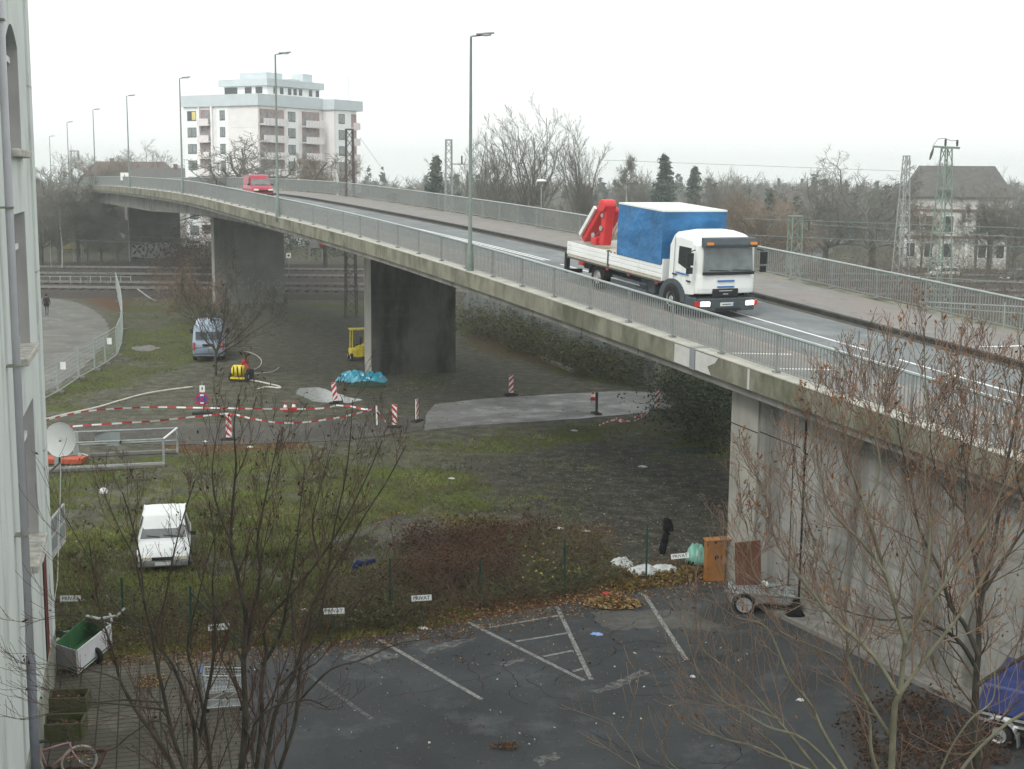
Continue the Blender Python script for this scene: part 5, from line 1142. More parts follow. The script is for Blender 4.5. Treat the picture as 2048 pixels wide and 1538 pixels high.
crumple('plastic_sheet', 'white plastic sheet bundled at the wall foot behind the right tree', 'plastic sheet', G(1705,1240), 1.1, .5, .3, M_WP, 9)
crumple('teal_net', 'faint teal net lying on the dark ground left of the abutment', 'net', G(1392,900), 2.4, 1.5, .035, mat('teal_net', (.022,.034,.031), .9, .5, 8), 10)
# log
o = MB().bar(G(1085,716,.1), G(1146,742,.1), .25, .2).build('timber_beam', mat('pale_timber', (.24,.22,.18), .9, .2, 4)); tag(o, 'pale timber beam on the ground in front of the brambles', 'beam')
# panel wall behind the yard
M_PANEL = mat('grey_wall_panel', (.20,.22,.225), .75, .2, 1.2, .2); layered(M_PANEL, (.09,.095,.09), 1.5, .5, .66, (1,1,.3), .7)
A = G(1311, 777); Bp = G(1160, 727); Cp = G(925, 640)
t = thing('panel_wall', 'grey panel wall with steel posts running behind the yard under the bridge', 'wall', A)
pts = [A, Bp, Cp]; k_ = 0
for a, b_ in ((A,Bp),(Bp,Cp)):
    d = (b_-a); n = max(1, int(d.length/2.4)); dn = d.normalized()
    for i in range(n):
        q0, q1 = a+d*i/n-A, a+d*(i+1)/n-A
        m = MB(); h_ = 2.5; m.hexa([q0+dn*.08,q1-dn*.08,q1-dn*.08+Vector((.1,.1,0)),q0+dn*.08+Vector((.1,.1,0))]+[v_+Vector((0,0,h_)) for v_ in (q0+dn*.08,q1-dn*.08,q1-dn*.08+Vector((.1,.1,0)),q0+dn*.08+Vector((.1,.1,0)))]); m.build('panel', M_PANEL, t)
        MB().bar(q0, q0+Vector((0,0,2.65)), .15).build('post', M_GALV, t)
# green wire fence along the car park
M_GFP = mat('green_fence_post', (.018,.06,.045), .6, .15, 4)
FP = [((97,1330),(98,1182)),((248,1252),(247,1176)),((382,1300),(381,1170)),((587,1284),(586,1190)),((780,1236),(777,1108)),((960,1212),(958,1120)),((1130,1190),(1136,1068)),((1292,1156),(1298,1034))]
t = thing('wire_fence', 'green wire fence on thin posts between car park and meadow', 'fence', G(780,1236)); O_ = G(780,1236); tops = []
for i, (b0, b1) in enumerate(FP):
    p = G(*b0); h_ = 1.7 if i not in (1,3,5) else 1.35; MB().tube([p-O_, p-O_+Vector((random.uniform(-.04,.06),0,h_))], .03, 8).build('post', M_GFP, t); tops.append((p-O_, h_))
p = tops[2][0]; MB().tube([p+Vector((0,0,1.55)), p+Vector((1.5,-.1,.05))], .022, 6).build('brace', M_GFP, t)
for k_ in range(5):
    m = MB()
    for (a, ha), (b_, hb) in zip(tops[:-1], tops[1:]): m.tube([a+Vector((0,0,.15+k_*.3)), (a+b_)/2+Vector((0,0,.1+k_*.3)), b_+Vector((0,0,.15+k_*.3))], .004, 3)
    m.build('wire', M_GFP, t)
# private signs
def psign(label, x, y, tilt, Y=None):
    p = G(x, y, .85); t = thing('private_sign', label, 'sign', p, 0, 'small white private signs on the fence')
    t.rotation_euler = (-.1, -tilt, .05)
    MB().box((0,0,0), (.54,.02,.15)).build('board', M_SWHITE, t); text('PRIVAT', .14, M_BLACK, t, (0,-.013,0), (PI/2,0,0))
    MB().box((0,.02,-.4), (.02,.02,.85)).build('peg', M_GFP, t)
psign('private sign in the brambles left of the hatched parking wedge', 843, 1196, .06)
psign('private sign half hidden beside a blue rag, behind the left tree', 668, 1222, .04)
psign('private sign by the green bag and orange cabinet', 1360, 1112, .1)
psign('private sign among the stems of the left tree', 438, 1254, .1)
psign('private sign nearest the white building', 141, 1197, 0)
# rags and clothes on the fence
def cloth(name, label, cat, pts, m_, th=.05, seed=1):
    r = random.Random(seed); m = MB(); n = len(pts)
    for i in range(n-1):
        (a, wa_), (b_, wb_) = pts[i], pts[i+1]; m.tube([a, (a+b_)/2+Vector((r.uniform(-.03,.03),r.uniform(-.03,.03),0)), b_], [wa_, (wa_+wb_)/2*1.1, wb_], 7)
    o = m.build(name, m_, smooth=True); return tag(o, label, cat)
M_NAVY = mat('navy_cloth', (.015,.025,.09), .9, .3, 6, .5)
cloth('blue_rag', 'dark blue trousers hanging over the fence, one leg down', 'trousers', [(at(704,1186,38.5),.05),(at(706,1150,38.5),.08),(at(712,1126,38.5),.09),(at(730,1128,38.6),.08),(at(750,1120,38.6),.06)], M_NAVY)
M_JET = mat('black_cloth', (.006,.006,.008), .85, .3, 6, .5)
cloth('black_jacket', 'black jacket hanging from a post near the abutment', 'jacket', [(at(1326,1108,40.5),.10),(at(1328,1085,40.5),.12),(at(1331,1066,40.5),.08),(at(1336,1062,40.5),.16),(at(1336,1045,40.5),.14),(at(1333,1036,40.5),.09)], M_JET)
o = MB().tube([G(1327,1112), G(1327,1112)+Vector((0.1,0,1.1))], .03, 6).build('stake', M_GFP); tag(o, 'thin post under the black jacket', 'stake')
# orange cabinet
M_ORW = mat('orange_wood', (.33,.135,.03), .55, .3, 1.4, .2); M_BRW = mat('brown_board', (.15,.07,.045), .6, .2, 1.2, .1)
p = G(1430, 1160); t = thing('wooden_cabinet', 'orange wooden cabinet carcass standing on end against the concrete wall', 'cabinet', p, .12)
m = MB(); m.box((-.3,0,.63), (.04,.34,1.26)); m.box((.22,0,.63), (.04,.34,1.26)); m.build('side_board', M_ORW, t); MB().box((-.04,-.15,.63), (.48,.03,1.22)).build('back_board', M_ORW, t); MB().box((.03,-.02,1.29), (.8,.38,.035), 0, 0, -.05).build('top_board', M_ORW, t); MB().box((-.04,-.02,.3), (.48,.3,.03)).build('shelf', M_ORW, t)
m = MB(); m.lathe([(.06,0),(.06,.01)], (-.02,-.178,.75), 10, 'Y'); m.lathe([(.05,0),(.05,.01)], (-.06,-.178,1.12), 10, 'Y'); m.v = [(x,y,z+(z-.75)*.3) for x,y,z in m.v]; m.build('hole', M_JET, t)
# grey cargo trailer with scrap
p = G(1520, 1218); t = thing('cargo_trailer', 'small grey trailer loaded with brown boards and twigs beside the wall', 'trailer', p, -.22)
M_TRG = mat('trailer_grey', (.21,.25,.26), .5, .12, 2)
m = MB()
m.hexa([(-.85,-.5,.3),(.85,-.5,.3),(.85,.5,.3),(-.85,.5,.3),(-.95,-.55,.62),(.95,-.55,.62),(.95,.55,.62),(-.95,.55,.62)]); m.build('tub', M_TRG, t, bevel=.06)
MB().box((0,-.57,.62), (1.95,.04,.05)).build('rim_strip', M_RIM, t)
wheel(t, 0, 0, .28, .1, .78).rotation_euler = (0,0,PI/2); t_w = kids(t)[-1]; t_w.location = (-.42,-.58,.28)
m = MB(); arc = [(-.42+.36*math.cos(a), .3+.34*math.sin(a)) for a in np.linspace(.1,PI-.1,9)]
for (x0,z0),(x1,z1) in zip(arc[:-1],arc[1:]): m.slab([(x0,-.68,z0),(x1,-.68,z1),(x1,-.5,z1),(x0,-.5,z0)], .02)
m.build('mudguard', M_TRG, t); MB().box((.35,-.57,.46), (.1,.03,.08)).build('reflector', M_REDL, t); m = MB(); m.bar((.95,0,.35),(1.6,.1,.3),.06); m.build('drawbar', M_BLACK, t); MB().lathe([(.2,0),(.2,.12)], (1.0,-.35,.2), 12, 'X').build('spare_tyre', M_TYRE, t)
p2 = p+Vector((-.25,.1,.6))
o = MB().box((0,0,.6), (.74,.04,1.5), .1, .14, -.09).build('brown_board', M_BRW, loc=p2+Vector((-.1,.1,.0))); tag(o, 'tall reddish brown board standing upright in the grey trailer', 'board')
m = MB(); r = random.Random(3)
for i in range(45):
    a = Vector((r.uniform(-.1,1.5), r.uniform(-.5,.5), r.uniform(.05,.35))); d = Vector((r.uniform(-1,1), r.uniform(-.6,.6), r.uniform(-.25,.35))).normalized()*r.uniform(.2,.5); m.tube([a, a+d], [.012,.006], 4)
o = m.build('brushwood', mat('red_brown_twigs', (.11,.045,.03), .9, .4, 8), loc=p+Vector((-.1,0,.55))); tag(o, 'heap of reddish twigs on the grey trailer', 'brushwood')
o = crumple('paper_bag', 'blue and white paper bag lying on the load of the grey trailer', 'bag', p+Vector((.05,-.25,.72)), .28, .2, .2, M_WP, 12, 10)
crumple('black_bag', 'black rubbish bag on the asphalt right of the grey trailer', 'bag', G(1590,1240), .6, .4, .35, M_JET, 13, 14)
# leaf pile & litter
def leaf_heap(name, label, loc, sx, sy, h, n, m_, seed, size=.07):
    r = np.random.default_rng(seed); m = MB()
    for i in range(n):
        a = r.uniform(0, 2*PI); q = r.random()**.6; x, y = sx*q*math.cos(a), sy*q*math.sin(a); z = .02+h*(1-q)*r.random()
        s_ = size*r.uniform(.6,1.3); rot = Matrix.Rotation(r.uniform(0,6.3),3,'Z') @ Matrix.Rotation(r.uniform(-.9,.9),3,'X'); c_ = Vector((x,y,z+s_*.3)); m.cur = int(r.integers(0, len(m_)))
        m.add([c_+rot @ Vector(v_) for v_ in ((-s_*.5,0,0),(0,-s_*.35,.01),(s_*.5,0,0),(0,s_*.35,.01))], [(0,1,2,3)])
    o = m.build(name, m_, loc=loc); return o
ML = [mat('leaf_tan', (.26,.17,.085), .8, .25, 9), mat('leaf_rust', (.17,.07,.025), .8, .3, 9), mat('leaf_dark', (.06,.035,.02), .9, .3, 9), mat('leaf_yellow', (.33,.25,.10), .8, .25, 9)]
tag(leaf_heap('leaf_pile', '', G(1225,1210), .85, .55, .4, 900, ML[:2]+ML[3:], 1, .1), 'raked pile of dead leaves at the edge of the car park', 'leaf pile')
tag(leaf_heap('leaf_pile', '', G(1010,1495), .3, .22, .05, 120, ML[1:3], 2, .06), 'small scatter of rusty leaves in the middle of the asphalt', 'leaf pile')
tag(leaf_heap('leaf_pile', '', G(305,1365), .35, .5, .08, 200, ML, 4), 'leaf heap on the slabs between the green box and the shopping trolley', 'leaf pile')
crumple('red_scrap', 'red plastic scrap on top of the leaf pile', 'litter', G(1212,1196)+Vector((0,0,.08)), .26, .18, .12, M_SRED, 21, 10)
for x, y, sx, lb, mm in ((1193,1270,.36,'blue and white carton lying on the asphalt right of the hatched wedge', mat('blue_carton', (.25,.38,.68), .6, .3, 20)), (845,1258,.3,'white paper by the leaf strip above the hatched wedge', M_WP), (1385,1355,.16,'white paper scrap right of the last bay line', M_WP),
    (1600,1402,.2,'white paper scrap between the branches of the right tree', M_WP), (1285,934,.4,'white scrap on the cinders before the abutment', M_WP), (903,958,.3,'white scrap in the middle of the meadow', M_WP), (1118,1058,.36,'white paper at the edge of the brambles in the middle', M_WP), (1173,1063,.26,'small white cup right of the paper in the brambles', M_WP),
    (620,1221,.55,'cream plastic sheet left of the private sign with the rag', mat('cream_plastic', (.55,.48,.40), .5, .15, 5)), (1148,862,.36,'clear plastic wrapper on the grass below the lane', M_WP), (500,895,.3,'white paper at the lane edge right of the near beacon', M_WP), (410,884,.26,'white cup at the lane edge left of the near beacon', M_WP)):
    crumple('litter', lb, 'litter', G(x,y)+Vector((0,0,.0)), sx, sx*.6, .07, mm, int(x), 9)
m = MB(); r = np.random.default_rng(12)
for i in range(420):
    x = r.uniform(100, 1500); y = r.uniform(890, 1500); q = G(x, y, .02); s_ = .007+.03*r.random()**3; a = r.uniform(0,6.3)
    if q.x > 6 or (y > 1150 and r.random() < .4): pass
    m.add([q+Vector((s_*math.cos(a+k*PI/2), s_*math.sin(a+k*PI/2), .01*k)) for k in range(4)], [(0,1,2,3)])
tag(m.build('litter_specks', mat('pale_specks', (.5,.49,.44), .7, .3, 2)), 'tiny pale scraps strewn over meadow and asphalt', 'litter', kind='stuff')
# mesh fence
M_FEN = mat('fence_galvanised', (.34,.38,.37), .5, .12, 6, metal=.2)
FPts = [(78,806),(116,787),(158,758),(190,741),(211,729),(234,712),(243,688),(246,660),(243,628),(238,604),(232,582)]
t = thing('mesh_fence', 'galvanised mesh fence curving along the gravel road', 'fence', G(190,741)); O_ = G(190,741); P_ = [G(*q)-O_ for q in FPts]; HF = 1.95
for i, (a, b_) in enumerate(zip(P_[:-1], P_[1:])):
    m = MB(); U = Vector((0,0,1)); a2, b2 = a+(b_-a)*.03, b_-(b_-a)*.03; bright = i >= 3
    for z in ((.12, HF) if bright else (.12,)): m.tube([a2+U*z, b2+U*z], .03, 6)
    m.tube([a2+U*.1, a2+U*HF], .03, 6); m.tube([b2+U*.1, b2+U*HF], .03, 6)
    d = b2-a2; n = max(4, int(d.length/.25))
    for j in range(1, n): m.tube([a2+d*j/n+U*.12, a2+d*j/n+U*HF], .005, 3)
    for j in range(1, 8): m.tube([a2+U*(.12+j*.23), b2+U*(.12+j*.23)], .006, 3)
    m.build('mesh_panel', M_FEN, t)
    MB().box(a+Vector((0,0,.07)), (.7,.25,.14), math.atan2((b_-a).y,(b_-a).x)+PI/2).build('foot_block', M_CONC_LOW, t)
for (x, y) in ((128,727),(220,672)):
    q = G(x, y+50)-O_; MB().box((P_[1]+P_[2])/2*.0+q+Vector((0,0,1.3)), (.3,.02,.42)).build('notice_board', M_SWHITE, t)
# low fence at the tracks
t = thing('track_fence', 'low post and rail fence between gravel road and tracks', 'fence', G(150,576)); O_ = G(150,576)
a, b_ = G(60,572)-O_, G(262,572)-O_; m = MB(); m.bar(a+Vector((0,0,1.05)), b_+Vector((0,0,1.0)), .07)
m.build('rail', M_FEN, t)
for i in range(11): q = a.lerp(b_, i/10); MB().bar(q, q+Vector((0,0,1.1)), .09).build('post', M_FEN, t)
o = MB().tube([G(275,578,1.2), G(300,596,.4), G(312,602,.1)], .06, 6).build('fallen_rail', M_FEN); tag(o, 'fallen fence tube slanting on the bank left of the middle pier', 'tube')
# tubular enclosure behind the dish
q = G(328, 930); t = thing('tube_enclosure', 'white tubular steel enclosure round a low concrete edge behind the satellite dish', 'railing', q)
a = G(40,944)-q; b_ = Vector((0,0,0)); dn = (b_-a).normalized(); bk = Vector((-.05,2.5,0)); m_t = mat('weathered_white_tube', (.25,.27,.26), .6, .2, 4)
a = -dn*9.0
for nm, o_ in (('front_rail', Vector((0,0,0))), ('back_rail', bk)):
    m = MB()
    for z in ((.1, 1.1) if nm == 'front_rail' else (.55, 1.1)): m.tube([a+o_+Vector((0,0,z)), b_+o_+Vector((0,0,z))], .045, 8)
    m.build(nm, m_t, t)
for s_ in (0, 4.2, 8.6):
    for o_ in (Vector((0,0,0)), bk):
        m = MB(); w_ = .045 if s_ == 0 else .13; m.bar(-dn*s_+o_, -dn*s_+o_+Vector((0,0,1.12)), w_*2, .06); m.build('post', m_t, t)
m = MB(); m.tube([Vector((0,0,1.1)), bk+Vector((0,0,1.1))], .045, 8); m.build('end_rail', M_SWHITE, t)
m = MB(); m.bar(a+Vector((0,-.25,.06)), b_+Vector((.1,-.25,.06)), .3, .12); m.bar(a+bk+Vector((0,.2,.06)), b_+bk+Vector((0,.2,.06)), .3, .12); m.build('concrete_edge', M_CONC_LOW, t)
MB().box(-dn*2.9+bk+Vector((0,-.02,.75)), (1.1,.03,.6), .0).build('sign_panel', mat('blank_grey_panel', (.2,.23,.23), .6, .15, 2), t)
q2 = G(130, 925); o = MB().box((0,0,.12), (1.6,.8,.2)).build('red_crate', mat('faded_red', (.4,.09,.05), .7, .2, 3), loc=q2); tag(o, 'flat red crate just below the satellite dish', 'crate')
# round disc on the grass
q = G(207, 985); o = MB().lathe([(.15,0),(.15,.02),(.09,.045),(.03,.05)], n=20).build('hubcap', M_WP, loc=q+Vector((0,0,.05))); o.rotation_euler = (.9,0,.2); tag(o, 'round white hubcap lying on the grass behind the left tree', 'hubcap')
# ---- green and white box cart ----
p = G(165, 1352); t = thing('box_cart', 'long white box trailer with green inside, tipped by the building', 'trailer', p)
t.rotation_euler = (0, .0, 0)
c = [G(110,1352), G(160,1372), G(226,1315), G(190,1300)]
c = [at(112,1352,31.5)-p, at(158,1370,31.0)-p, at(226,1308,33.0)-p, at(178,1296,33.6)-p]
for q in c: q.z = max(q.z, .12)
up = Vector((-.03,.03,.56)); m = MB(); MGI = mat('green_lining', (.035,.12,.045), .7, .3, 2); MWS = mat('white_side', (.58,.58,.60), .6, .1, 2)
def wallq(a, b_, nm, mm, th): 
    n_ = (b_-a).cross(Vector((0,0,1))).normalized()*th; MB().hexa([a,b_,b_-n_,a-n_,a+up,b_+up,b_-n_+up,a-n_+up]).build(nm, mm, t)
wallq(c[0], c[1], 'end_board', mat('grey_side', (.33,.33,.35), .6, .1, 2), .03); wallq(c[1], c[2], 'side_board', MWS, .03); wallq(c[2], c[3], 'end_board', MWS, .03); wallq(c[3], c[0], 'side_board', MGI, .03)
MB().hexa([q+Vector((0,0,.03)) for q in c]+[q+Vector((0,0,.07)) for q in c]).build('floor', MGI, t)
ii = [q+(sum(c, Vector())/4-q)*.04 for q in c]; m = MB(); 
for i in (0,1,2): m.quad(ii[i], ii[i]+up*.98, ii[(i+1)%4]+up*.98, ii[(i+1)%4])
m.build('lining', MGI, t)
w_ = wheel(t, 0, 0, .2, .1, .5); w_.location = (c[1]*.45+c[2]*.55)+Vector((.0,-.06,.08)); w_.rotation_euler = (0,0,.9)
m = MB(); e = c[2]+up; m.tube([c[3]+up, e+Vector((-.35,.1,.1)), e+Vector((.1,.2,.15)), e+Vector((.28,.3,.32))], .035, 6); m.tube([e+Vector((0,.1,0)), e+Vector((-.1,.25,.2))], .03, 6); m.build('drawbar', M_WP, t)
# ---- planters, grate ----
M_MOSSB = mat('mossy_concrete', (.10,.095,.055), .95, .35, 3, .5); layered(M_MOSSB, (.06,.075,.02), 2.5, .45, .6)
for (x, y), lb in (((138,1420),'mossy concrete trough with leaves, the farther of two by the building'), ((128,1472),'mossy concrete trough, the nearer of two by the building')):
    p = G(x, y); t = thing('planter', lb, 'planter', p, .12)
    m = MB(); m.box((-.42,0,.2), (.06,.62,.4)); m.box((.42,0,.2), (.06,.62,.4)); m.box((0,-.28,.2), (.78,.06,.4)); m.box((0,.28,.2), (.78,.06,.4)); m.build('trough', M_MOSSB, t, bevel=.015)
    MB().box((0,0,.14), (.76,.48,.24)).build('soil', mat('planter_soil', (.02,.017,.01), .95, .4, 8, .6), t)
    l_ = leaf_heap('leaves', '', (0,0,0), .3, .18, .03, 30, ML, int(x), .07); l_.parent = t; l_.location = (0,0,.27)
p = G(165, 1522); t = thing('cellar_grate', 'rusty cellar grate with leaves beside the pink bicycle', 'grate', p, .12); m = MB()
for a in (-.4,.4): m.box((a,0,.03), (.05,.8,.06)); m.box((0,a,.03), (.75,.05,.06))
m.build('frame', mat('rust', (.07,.035,.02), .9, .3, 5), t); m = MB()
for k_ in range(-4,5): m.box((k_*.08,0,.02), (.015,.75,.03))
m.build('bars', M_DK, t); l_ = leaf_heap('leaves', '', (0,0,0), .35, .3, .03, 60, ML, 9, .07); l_.parent = t; l_.location = (0,0,.04)
# ---- bicycles ----
def bicycle(label, loc, rot, fm, rimm, sc_=1.0):
    t = thing('bicycle', label, 'bicycle', loc); t.rotation_euler = rot
    R_ = .34
    for x in (-.52,.52):
        o = bpy.data.objects.new('wheel', None); COL.objects.link(o); o.parent = t; o.location = (x,0,R_)
        m = MB(); P_ = [(R_*math.cos(a),0,R_*math.sin(a)) for a in np.linspace(0,2*PI,33)]; m.tube(P_, .02, 6, cap=False); m.build('tyre', rimm, o)
        m = MB(); m.tube([(.93*q[0],0,.93*q[2]) for q in P_], .01, 5, cap=False); m.build('rim', M_CHROME, o)
        m = MB()
        for k_ in range(18): a = 2*PI*k_/18; m.tube([(0,0,0),(R_*.92*math.cos(a),0,R_*.92*math.sin(a))], .0022, 3)
        m.lathe([(.02,-.04),(.02,.04)], n=8, axis='Y'); m.build('spokes', M_CHROME, o)
    bb = Vector((-.08,0,.28)); st_ = Vector((-.22,0,.78)); hd = Vector((.34,0,.80)); hd0 = Vector((.38,0,.62)); fr = Vector((.52,0,R_)); rr = Vector((-.52,0,R_))
    m = MB(); m.tube([bb, st_], .017, 8); m.tube([st_-Vector((0,0,.06)), hd], .016, 8); m.tube([bb, hd0], .018, 8); m.tube([hd, hd0], .02, 8)
    for y in (-.05,.05): m.tube([bb+Vector((0,y*.6,0)), rr+Vector((0,y,0))], .01, 6); m.tube([st_, rr+Vector((0,y,0))], .009, 6); m.tube([hd0+Vector((0,y*.6,0)), fr+Vector((0,y,0))], .012, 6)
    m.build('frame', fm, t, smooth=True)
    m = MB(); h = Vector((.31,0,.95)); m.tube([hd, h], .013, 6); m.tube([h+Vector((-.08,-.28,.02)), h+Vector((.03,-.15,.03)), h, h+Vector((.03,.15,.03)), h+Vector((-.08,.28,.02))], .013, 6); m.build('handlebar', M_BLACK, t)
    m = MB(); m.tube([st_, st_+Vector((-.02,0,.1))], .012, 6); m.hexa([Vector(v_)+st_+Vector((0,0,.12)) for v_ in ((-.15,-.08,0),(.14,-.02,0),(.14,.02,0),(-.15,.08,0),(-.15,-.08,.04),(.14,-.02,.03),(.14,.02,.03),(-.15,.08,.04))]); m.build('saddle', M_BLACK, t, bevel=.01)
    m = MB(); m.lathe([(.09,-.03),(.09,-.024)], (bb.x,0,bb.z), 16, 'Y'); m.bar(bb+Vector((0,-.06,0)), bb+Vector((.1,-.06,-.14)), .02); m.bar(bb+Vector((0,.06,0)), bb+Vector((-.1,.06,.14)), .02); m.box(bb+Vector((.1,-.1,-.14)), (.09,.07,.02)); m.build('crank', M_DK, t)
    return t
MPK = mat('pink_frame', (.45,.24,.25), .4, .1, 4); MTQ = mat('turquoise_frame', (.30,.47,.46), .4, .1, 4); MWT = mat('pale_tyre', (.42,.41,.34), .8, .15, 5)
bicycle('pink bicycle with pale tyres leaning at the bottom left by the building', G(105,1562), (.12,.0,.45), MPK, MWT)
bk2 = bicycle('turquoise and white bicycle fallen over by the green-lined box trailer', G(132,1272), (1.25,0,.35), MTQ, MWT); bk2.location.z = .12
crumple('paper_sack', 'white paper bag behind the green-lined box trailer', 'bag', G(117,1292), .5, .4, .2, M_WP, 31, 12)
# ---- shopping trolley ----
p = G(448, 1418); t = thing('shopping_trolley', 'wire shopping trolley standing on the slabs behind the left tree stems', 'shopping trolley', p, .18)
MW_ = mat('trolley_wire', (.46,.49,.50), .35, .1, 6, metal=.4)
def basket(u, v_, w_): # u along length 0..1, v height 0..1, w -1..1
    return Vector((-.40+.85*u*(1+.0*v_)+(-.06+.12*v_)*(1 if u > .5 else -1)*.5, w_*(.24+.05*v_-.06*u), .48+.38*v_+.06*(1-u)*v_))
m = MB()
for v_ in np.linspace(0,1,7): m.tube([basket(0,v_,-1),basket(1,v_,-1),basket(1,v_,1),basket(0,v_,1),basket(0,v_,-1)], .006 if v_ < 1 else .014, 4)
for u in np.linspace(0,1,13):
    m.tube([basket(u,1,-1),basket(u,0,-1),basket(u,0,1),basket(u,1,1)], .005, 4)
for w_ in np.linspace(-1,1,8): m.tube([basket(0,1,w_),basket(0,0,w_),basket(1,0,w_),basket(1,1,w_)], .005, 4)
m.build('basket', MW_, t)
m = MB()
for s_ in (-1,1): m.tube([Vector((-.48,s_*.26,.98)), Vector((-.42,s_*.25,.45)), Vector((-.38,s_*.24,.14)), Vector((.42,s_*.18,.14))], .014, 6); m.tube([Vector((-.3,s_*.24,.14)), Vector((.3,s_*.2,.46))], .012, 6)
m.tube([Vector((.42,-.18,.14)), Vector((.42,.18,.14))], .012, 6)
for k_ in range(8): m.tube([Vector((-.38,-.2+.057*k_,.16)), Vector((.42,-.16+.046*k_,.16))], .005, 4)
m.build('frame', MW_, t); MB().tube([Vector((-.48,-.28,.98)), Vector((-.48,.28,.98))], .02, 8).build('handle', M_SBLUE, t)
for x in (-.36,.4):
    for s_ in (-1,1): MB().lathe([(.055,-.012),(.055,.012)], (x,s_*.2,.055), 12, 'Y').build('wheel', M_BLACK, t)
# ---- blue tarpaulin car trailer, bottom right ----
p = G(1992, 1492); t = thing('covered_trailer', 'car trailer with a bright blue cover and chrome trim beside the gutter kerb', 'trailer', p)
e1 = (Vector((.80,-.60,0))).normalized(); e2 = Vector((.60,.80,0)); bt = mat('bright_blue_cover', (.02,.034,.13), .5, .35, 2.2, .6)
def tp_(a, b_, z): return e1*a + e2*b_ + Vector((0,0,z))
m = MB(); m.hexa([tp_(-.5,.05,.42),tp_(2.6,.05,.42),tp_(2.6,1.9,.42),tp_(-.5,1.9,.42),tp_(-.5,.05,.66),tp_(2.6,.05,.66),tp_(2.6,1.9,.66),tp_(-.5,1.9,.66)]); m.build('body', M_BLACK, t)
for z in (.50,.64): m = MB(); m.hexa([tp_(-.55,.0,z),tp_(2.65,.0,z),tp_(2.65,.045,z),tp_(-.55,.045,z),tp_(-.55,.0,z+.05),tp_(2.65,.0,z+.05),tp_(2.65,.045,z+.05),tp_(-.55,.045,z+.05)]); m.build('chrome_strip', M_CHROME, t)
m = MB(); P_ = [tp_(-.5,.03,.70),tp_(2.6,.03,.70),tp_(2.6,1.9,.70),tp_(-.5,1.9,.70),tp_(-.38,.14,1.3),tp_(2.5,.14,1.3),tp_(2.5,1.8,1.42),tp_(-.38,1.8,1.42)]; m.hexa(P_); cv = m.build('cover', bt, t, bevel=.06, segs=3)
o = wheel(t, 0, 0, .29, .15, .62); o.rotation_euler = (0,0,math.atan2(e1.y,e1.x)-PI/2); o.location = tp_(.05,-.02,.29)
o2 = wheel(t, 0, 0, .29, .15, .62); o2.rotation_euler = o.rotation_euler; o2.location = tp_(.05,1.5,.29)
m = MB(); arc = [(.05+.38*math.cos(a), .3+.34*math.sin(a)) for a in np.linspace(0,PI,10)]
for (x0,z0),(x1,z1) in zip(arc[:-1],arc[1:]): m.hexa([tp_(x0,-.14,z0),tp_(x1,-.14,z1),tp_(x1,.05,z1),tp_(x0,.05,z0),tp_(x0,-.14,z0+.03),tp_(x1,-.14,z1+.03),tp_(x1,.05,z1+.03),tp_(x0,.05,z0+.03)])
m.build('mudguard', M_CHROME, t); m = MB(); m.slab([tp_(.44,-.13,.40),tp_(.44,.05,.40),tp_(.47,.05,.12),tp_(.47,-.13,.12)], .02); m.build('mud_flap', M_GALV, t)
m = MB(); m.tube([tp_(2.6,.75,.45), tp_(3.9,.75,.42)], .04, 6); m.build('drawbar', M_BLACK, t); MB().box(tp_(-.56,.3,.52), (.05,.1,.08)).build('tail_light', M_REDL, t)
# ---- odds beyond the bridge ----
p = at(1083, 362, 105); t = thing('park_lamp', 'white mushroom-shaped lamp on a post beyond the far railing', 'lamp', (p.x,p.y,0)); MB().tube([(0,0,0),(0,0,p.z-.1)], .05, 8).build('post', M_GALV, t); MB().lathe([(.12,p.z-.12),(.42,p.z-.03),(.36,p.z+.1),(.05,p.z+.14)], n=18).build('lamp_hood', M_SWHITE, t, smooth=True)
p = at(249, 353, 152); t = thing('height_sign', 'white square sign with a dark triangle above the crest railing', 'road sign', (p.x,p.y,9.8)); MB().box((0,0,p.z-9.8), (.9,.05,.85)).build('board', M_SWHITE, t); MB().slab([(-.2,-.03,p.z-10.0),(.2,-.03,p.z-10.0),(0,-.03,p.z-9.6)], .01).build('triangle', M_BLACK, t); MB().bar((0,.05,0),(0,.05,p.z-9.8),.06).build('post', M_GALV, t)
p = G(1853, 640, 0); p = at(1853, 620, 108); o = MB().lathe([(.12,0),(.12,1.9),(.06,2.0)], n=10).build('marker_post', mat('cream_post', (.5,.49,.42), .7, .1, 3), loc=(p.x,p.y,p.z-1.0)); tag(o, 'short cream marker post behind the far railing beside the green mast', 'post')
MB().box((0,0,-1), (.15,.15,6)).build('post_foot', M_CONC_LOW, o)
m = MB(); m.tube([at(1838,603,104), at(2120,617,98)], .05, 6); m.tube([at(1838,612,104), at(2120,632,98)], .03, 6); 
o = m.build('pipe_rail', M_FEN); tag(o, 'pale pipe rail seen through the far railing on the right', 'railing')
for x in (1845,1930,2010): a = at(x, 604, 103); MB().bar(a, Vector((a.x,a.y,0)), .06).build('post', M_FEN, o)
p = G(578, 530, 0); t = thing('track_sign', 'small white signal plate with a black dot right of the middle pier', 'sign', G(578,556)); q = at(578,511,G(578,556).y); MB().box((0,0,q.z), (.55,.04,.6)).build('plate', M_SWHITE, t); MB().lathe([(.14,0),(.14,.01)], (0,-.03,q.z), 12, 'Y').build('dot', M_BLACK, t); MB().bar((0,.05,0),(0,.05,q.z),.06).build('post', M_GALV, t)
